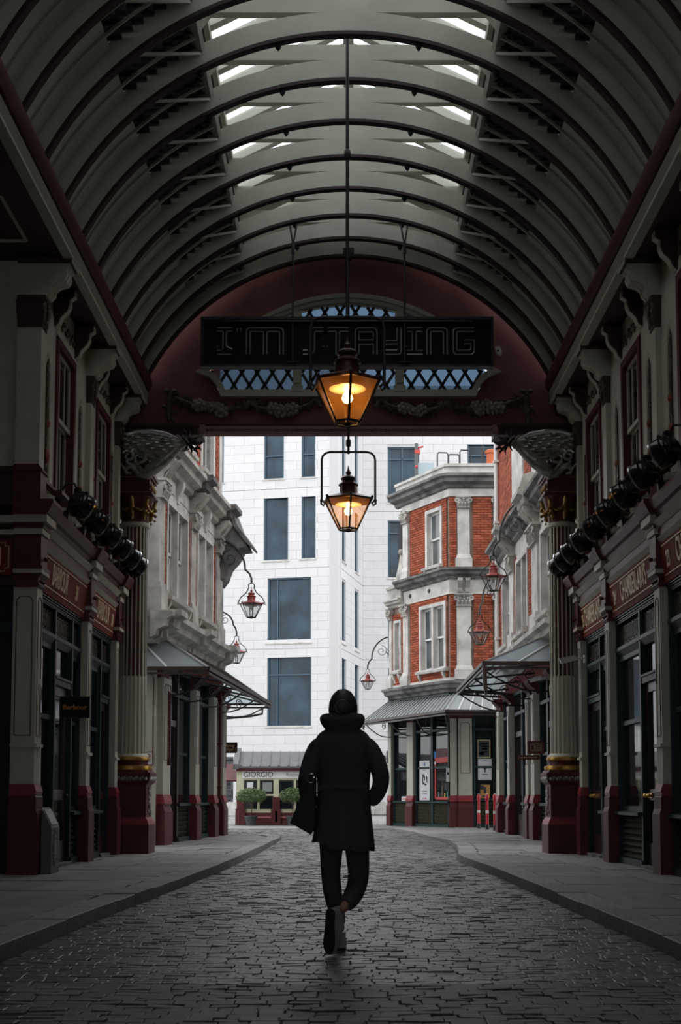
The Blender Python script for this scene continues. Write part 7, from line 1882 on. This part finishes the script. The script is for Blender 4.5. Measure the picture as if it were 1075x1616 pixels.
b = MB(); b.tube([(0, -.085, 1.52), (.0, -.095, 1.49), (.0, -.085, 1.46)], [.03, .035, .02], 8); b.tube([(-.04, -.07, 1.50), (0, -.085, 1.49), (.04, -.07, 1.50)], [.02, .03, .02], 8); LO('nape_hair', b, HAIR, hr, smooth=True)
# trainers
def trainer(X):
    """local shoe: heel at origin, toe toward +y, sole down"""
    def outline(sc=1.0):
        o = [(-.030, .0), (-.038, .03), (-.036, .09), (-.040, .15), (-.046, .20), (-.040, .25), (-.020, .278), (.008, .282), (.034, .262), (.046, .215), (.042, .15), (.034, .09), (.036, .03), (.028, .0), (.0, -.010)]
        return [(x * sc, (y - .135) * sc + .135) for x, y in o]
    n = 15
    def ringf(sc, z, lift=0): return [(x, y, z + lift * max(0, (y - .2) / .08) ** 2) for x, y in outline(sc)]
    def skinr(rings, caps=(True, True)):
        b = MB(); v = [p for r_ in rings for p in r_]
        f = [(j * n + (i + 1) % n, j * n + i, (j + 1) * n + i, (j + 1) * n + (i + 1) % n) for j in range(len(rings) - 1) for i in range(n)]
        if caps[0]: f.append(tuple(range(n)))
        if caps[1]: f.append(tuple((len(rings) - 1) * n + i for i in range(n - 1, -1, -1)))
        return b.add(v, f, X)
    so = LO('shoe', skinr([ringf(1.0, .012), ringf(1.02, .022), ringf(1.02, .036), ringf(.98, .040)]), SOLEW, per, smooth=True, label='white trainer')
    LO('outsole', skinr([ringf(.96, .0), ringf(1.0, .005), ringf(1.0, .014)]), SOLE, so, label='dark rubber outsole')
    up = []
    for z, sx0, y0, y1, wd in ((.036, .97, -.004, .276, 1.0), (.055, .95, -.006, .270, .97), (.072, .9, -.004, .235, .90), (.090, .80, .0, .165, .80), (.108, .74, .002, .125, .74)):
        up.append([(x * wd, y0 + (y + .01) / .292 * (y1 - y0), z) for x, y in outline(1.0)])
    LO('upper', skinr(up, (False, True)), SHOE, so, smooth=True)
    b = MB()
    for k in range(4): b.tube([(-.022, .135 + .02 * k, .098 - .009 * k), (0, .137 + .02 * k, .106 - .009 * k), (.022, .135 + .02 * k, .098 - .009 * k)], .004, 5, X)
    LO('lace', b, WHITEP, so)
    b = MB(); b.box(-.014, .014, -.012, -.002, .06, .112, X); LO('heel_tab', b, SOLEW, so)
trainer(T(-.012, .15, .006) @ RZ(R(4)))
# lifted foot: toe on the ground, heel high, sole turned to the camera and a little left
toe = Vector((-.095, -.165, .012))
ey = Vector((-.05, .10, -1)).normalized()               # heel -> toe
ez0 = Vector((.62, .75, 0)); ez = (ez0 - ey * ez0.dot(ey)).normalized(); ex = ey.cross(ez)
o = toe - ey * .282
trainer(basis(o, ex, ey, ez))
# bag at the left hip
bag = thing('handbag', 'dark green leather tote hanging at the left hip of the walking person', 'bag', (PX - .205, PY - .02, .76))
b = MB(); prof = [(-.135, .075), (.0, .0), (.03, .05), (.03, .27), (.03, .40), (-.005, .40)]
n = len(prof)
for (y0, y1, k0, k1) in ((-.085, -.06, .93, 1.0), (-.06, .07, 1, 1), (.07, .09, 1.0, .93)):
    c_ = (-.01, .2)
    A_ = [(c_[0] + (x - c_[0]) * k0, y0, c_[1] + (z - c_[1]) * k0) for x, z in prof]; B_ = [(c_[0] + (x - c_[0]) * k1, y1, c_[1] + (z - c_[1]) * k1) for x, z in prof]
    fs = [(i, (i + 1) % n, n + (i + 1) % n, n + i) for i in range(n)]
    if y0 == -.085: fs.append(tuple(range(n - 1, -1, -1)))
    if y1 == .09: fs.append(tuple(range(n, 2 * n)))
    b.add(A_ + B_, fs)
LO('bag_body', b, BAGM, bag)
b = MB()
for yy in (-.06, .06): b.tube([(.0, yy, .39), (-.005, yy, .46), (.0, yy * .8, .56), (.01, yy * .6, .60), (.02, yy * .8, .52), (.025, yy, .39)], .008, 6)
LO('handle', b, BAGM, bag, smooth=True)
b = MB(); b.tube([(-.0 + .024 * math.cos(a), -.09, .36 + .028 * math.sin(a)) for a in [k * PI / 8 for k in range(16)]], .004, 5, closed=True); b.ball((.02, -.09, .365), .007, 6, 5); LO('clasp_ring', b, CHROME, bag, label='small metal ring')
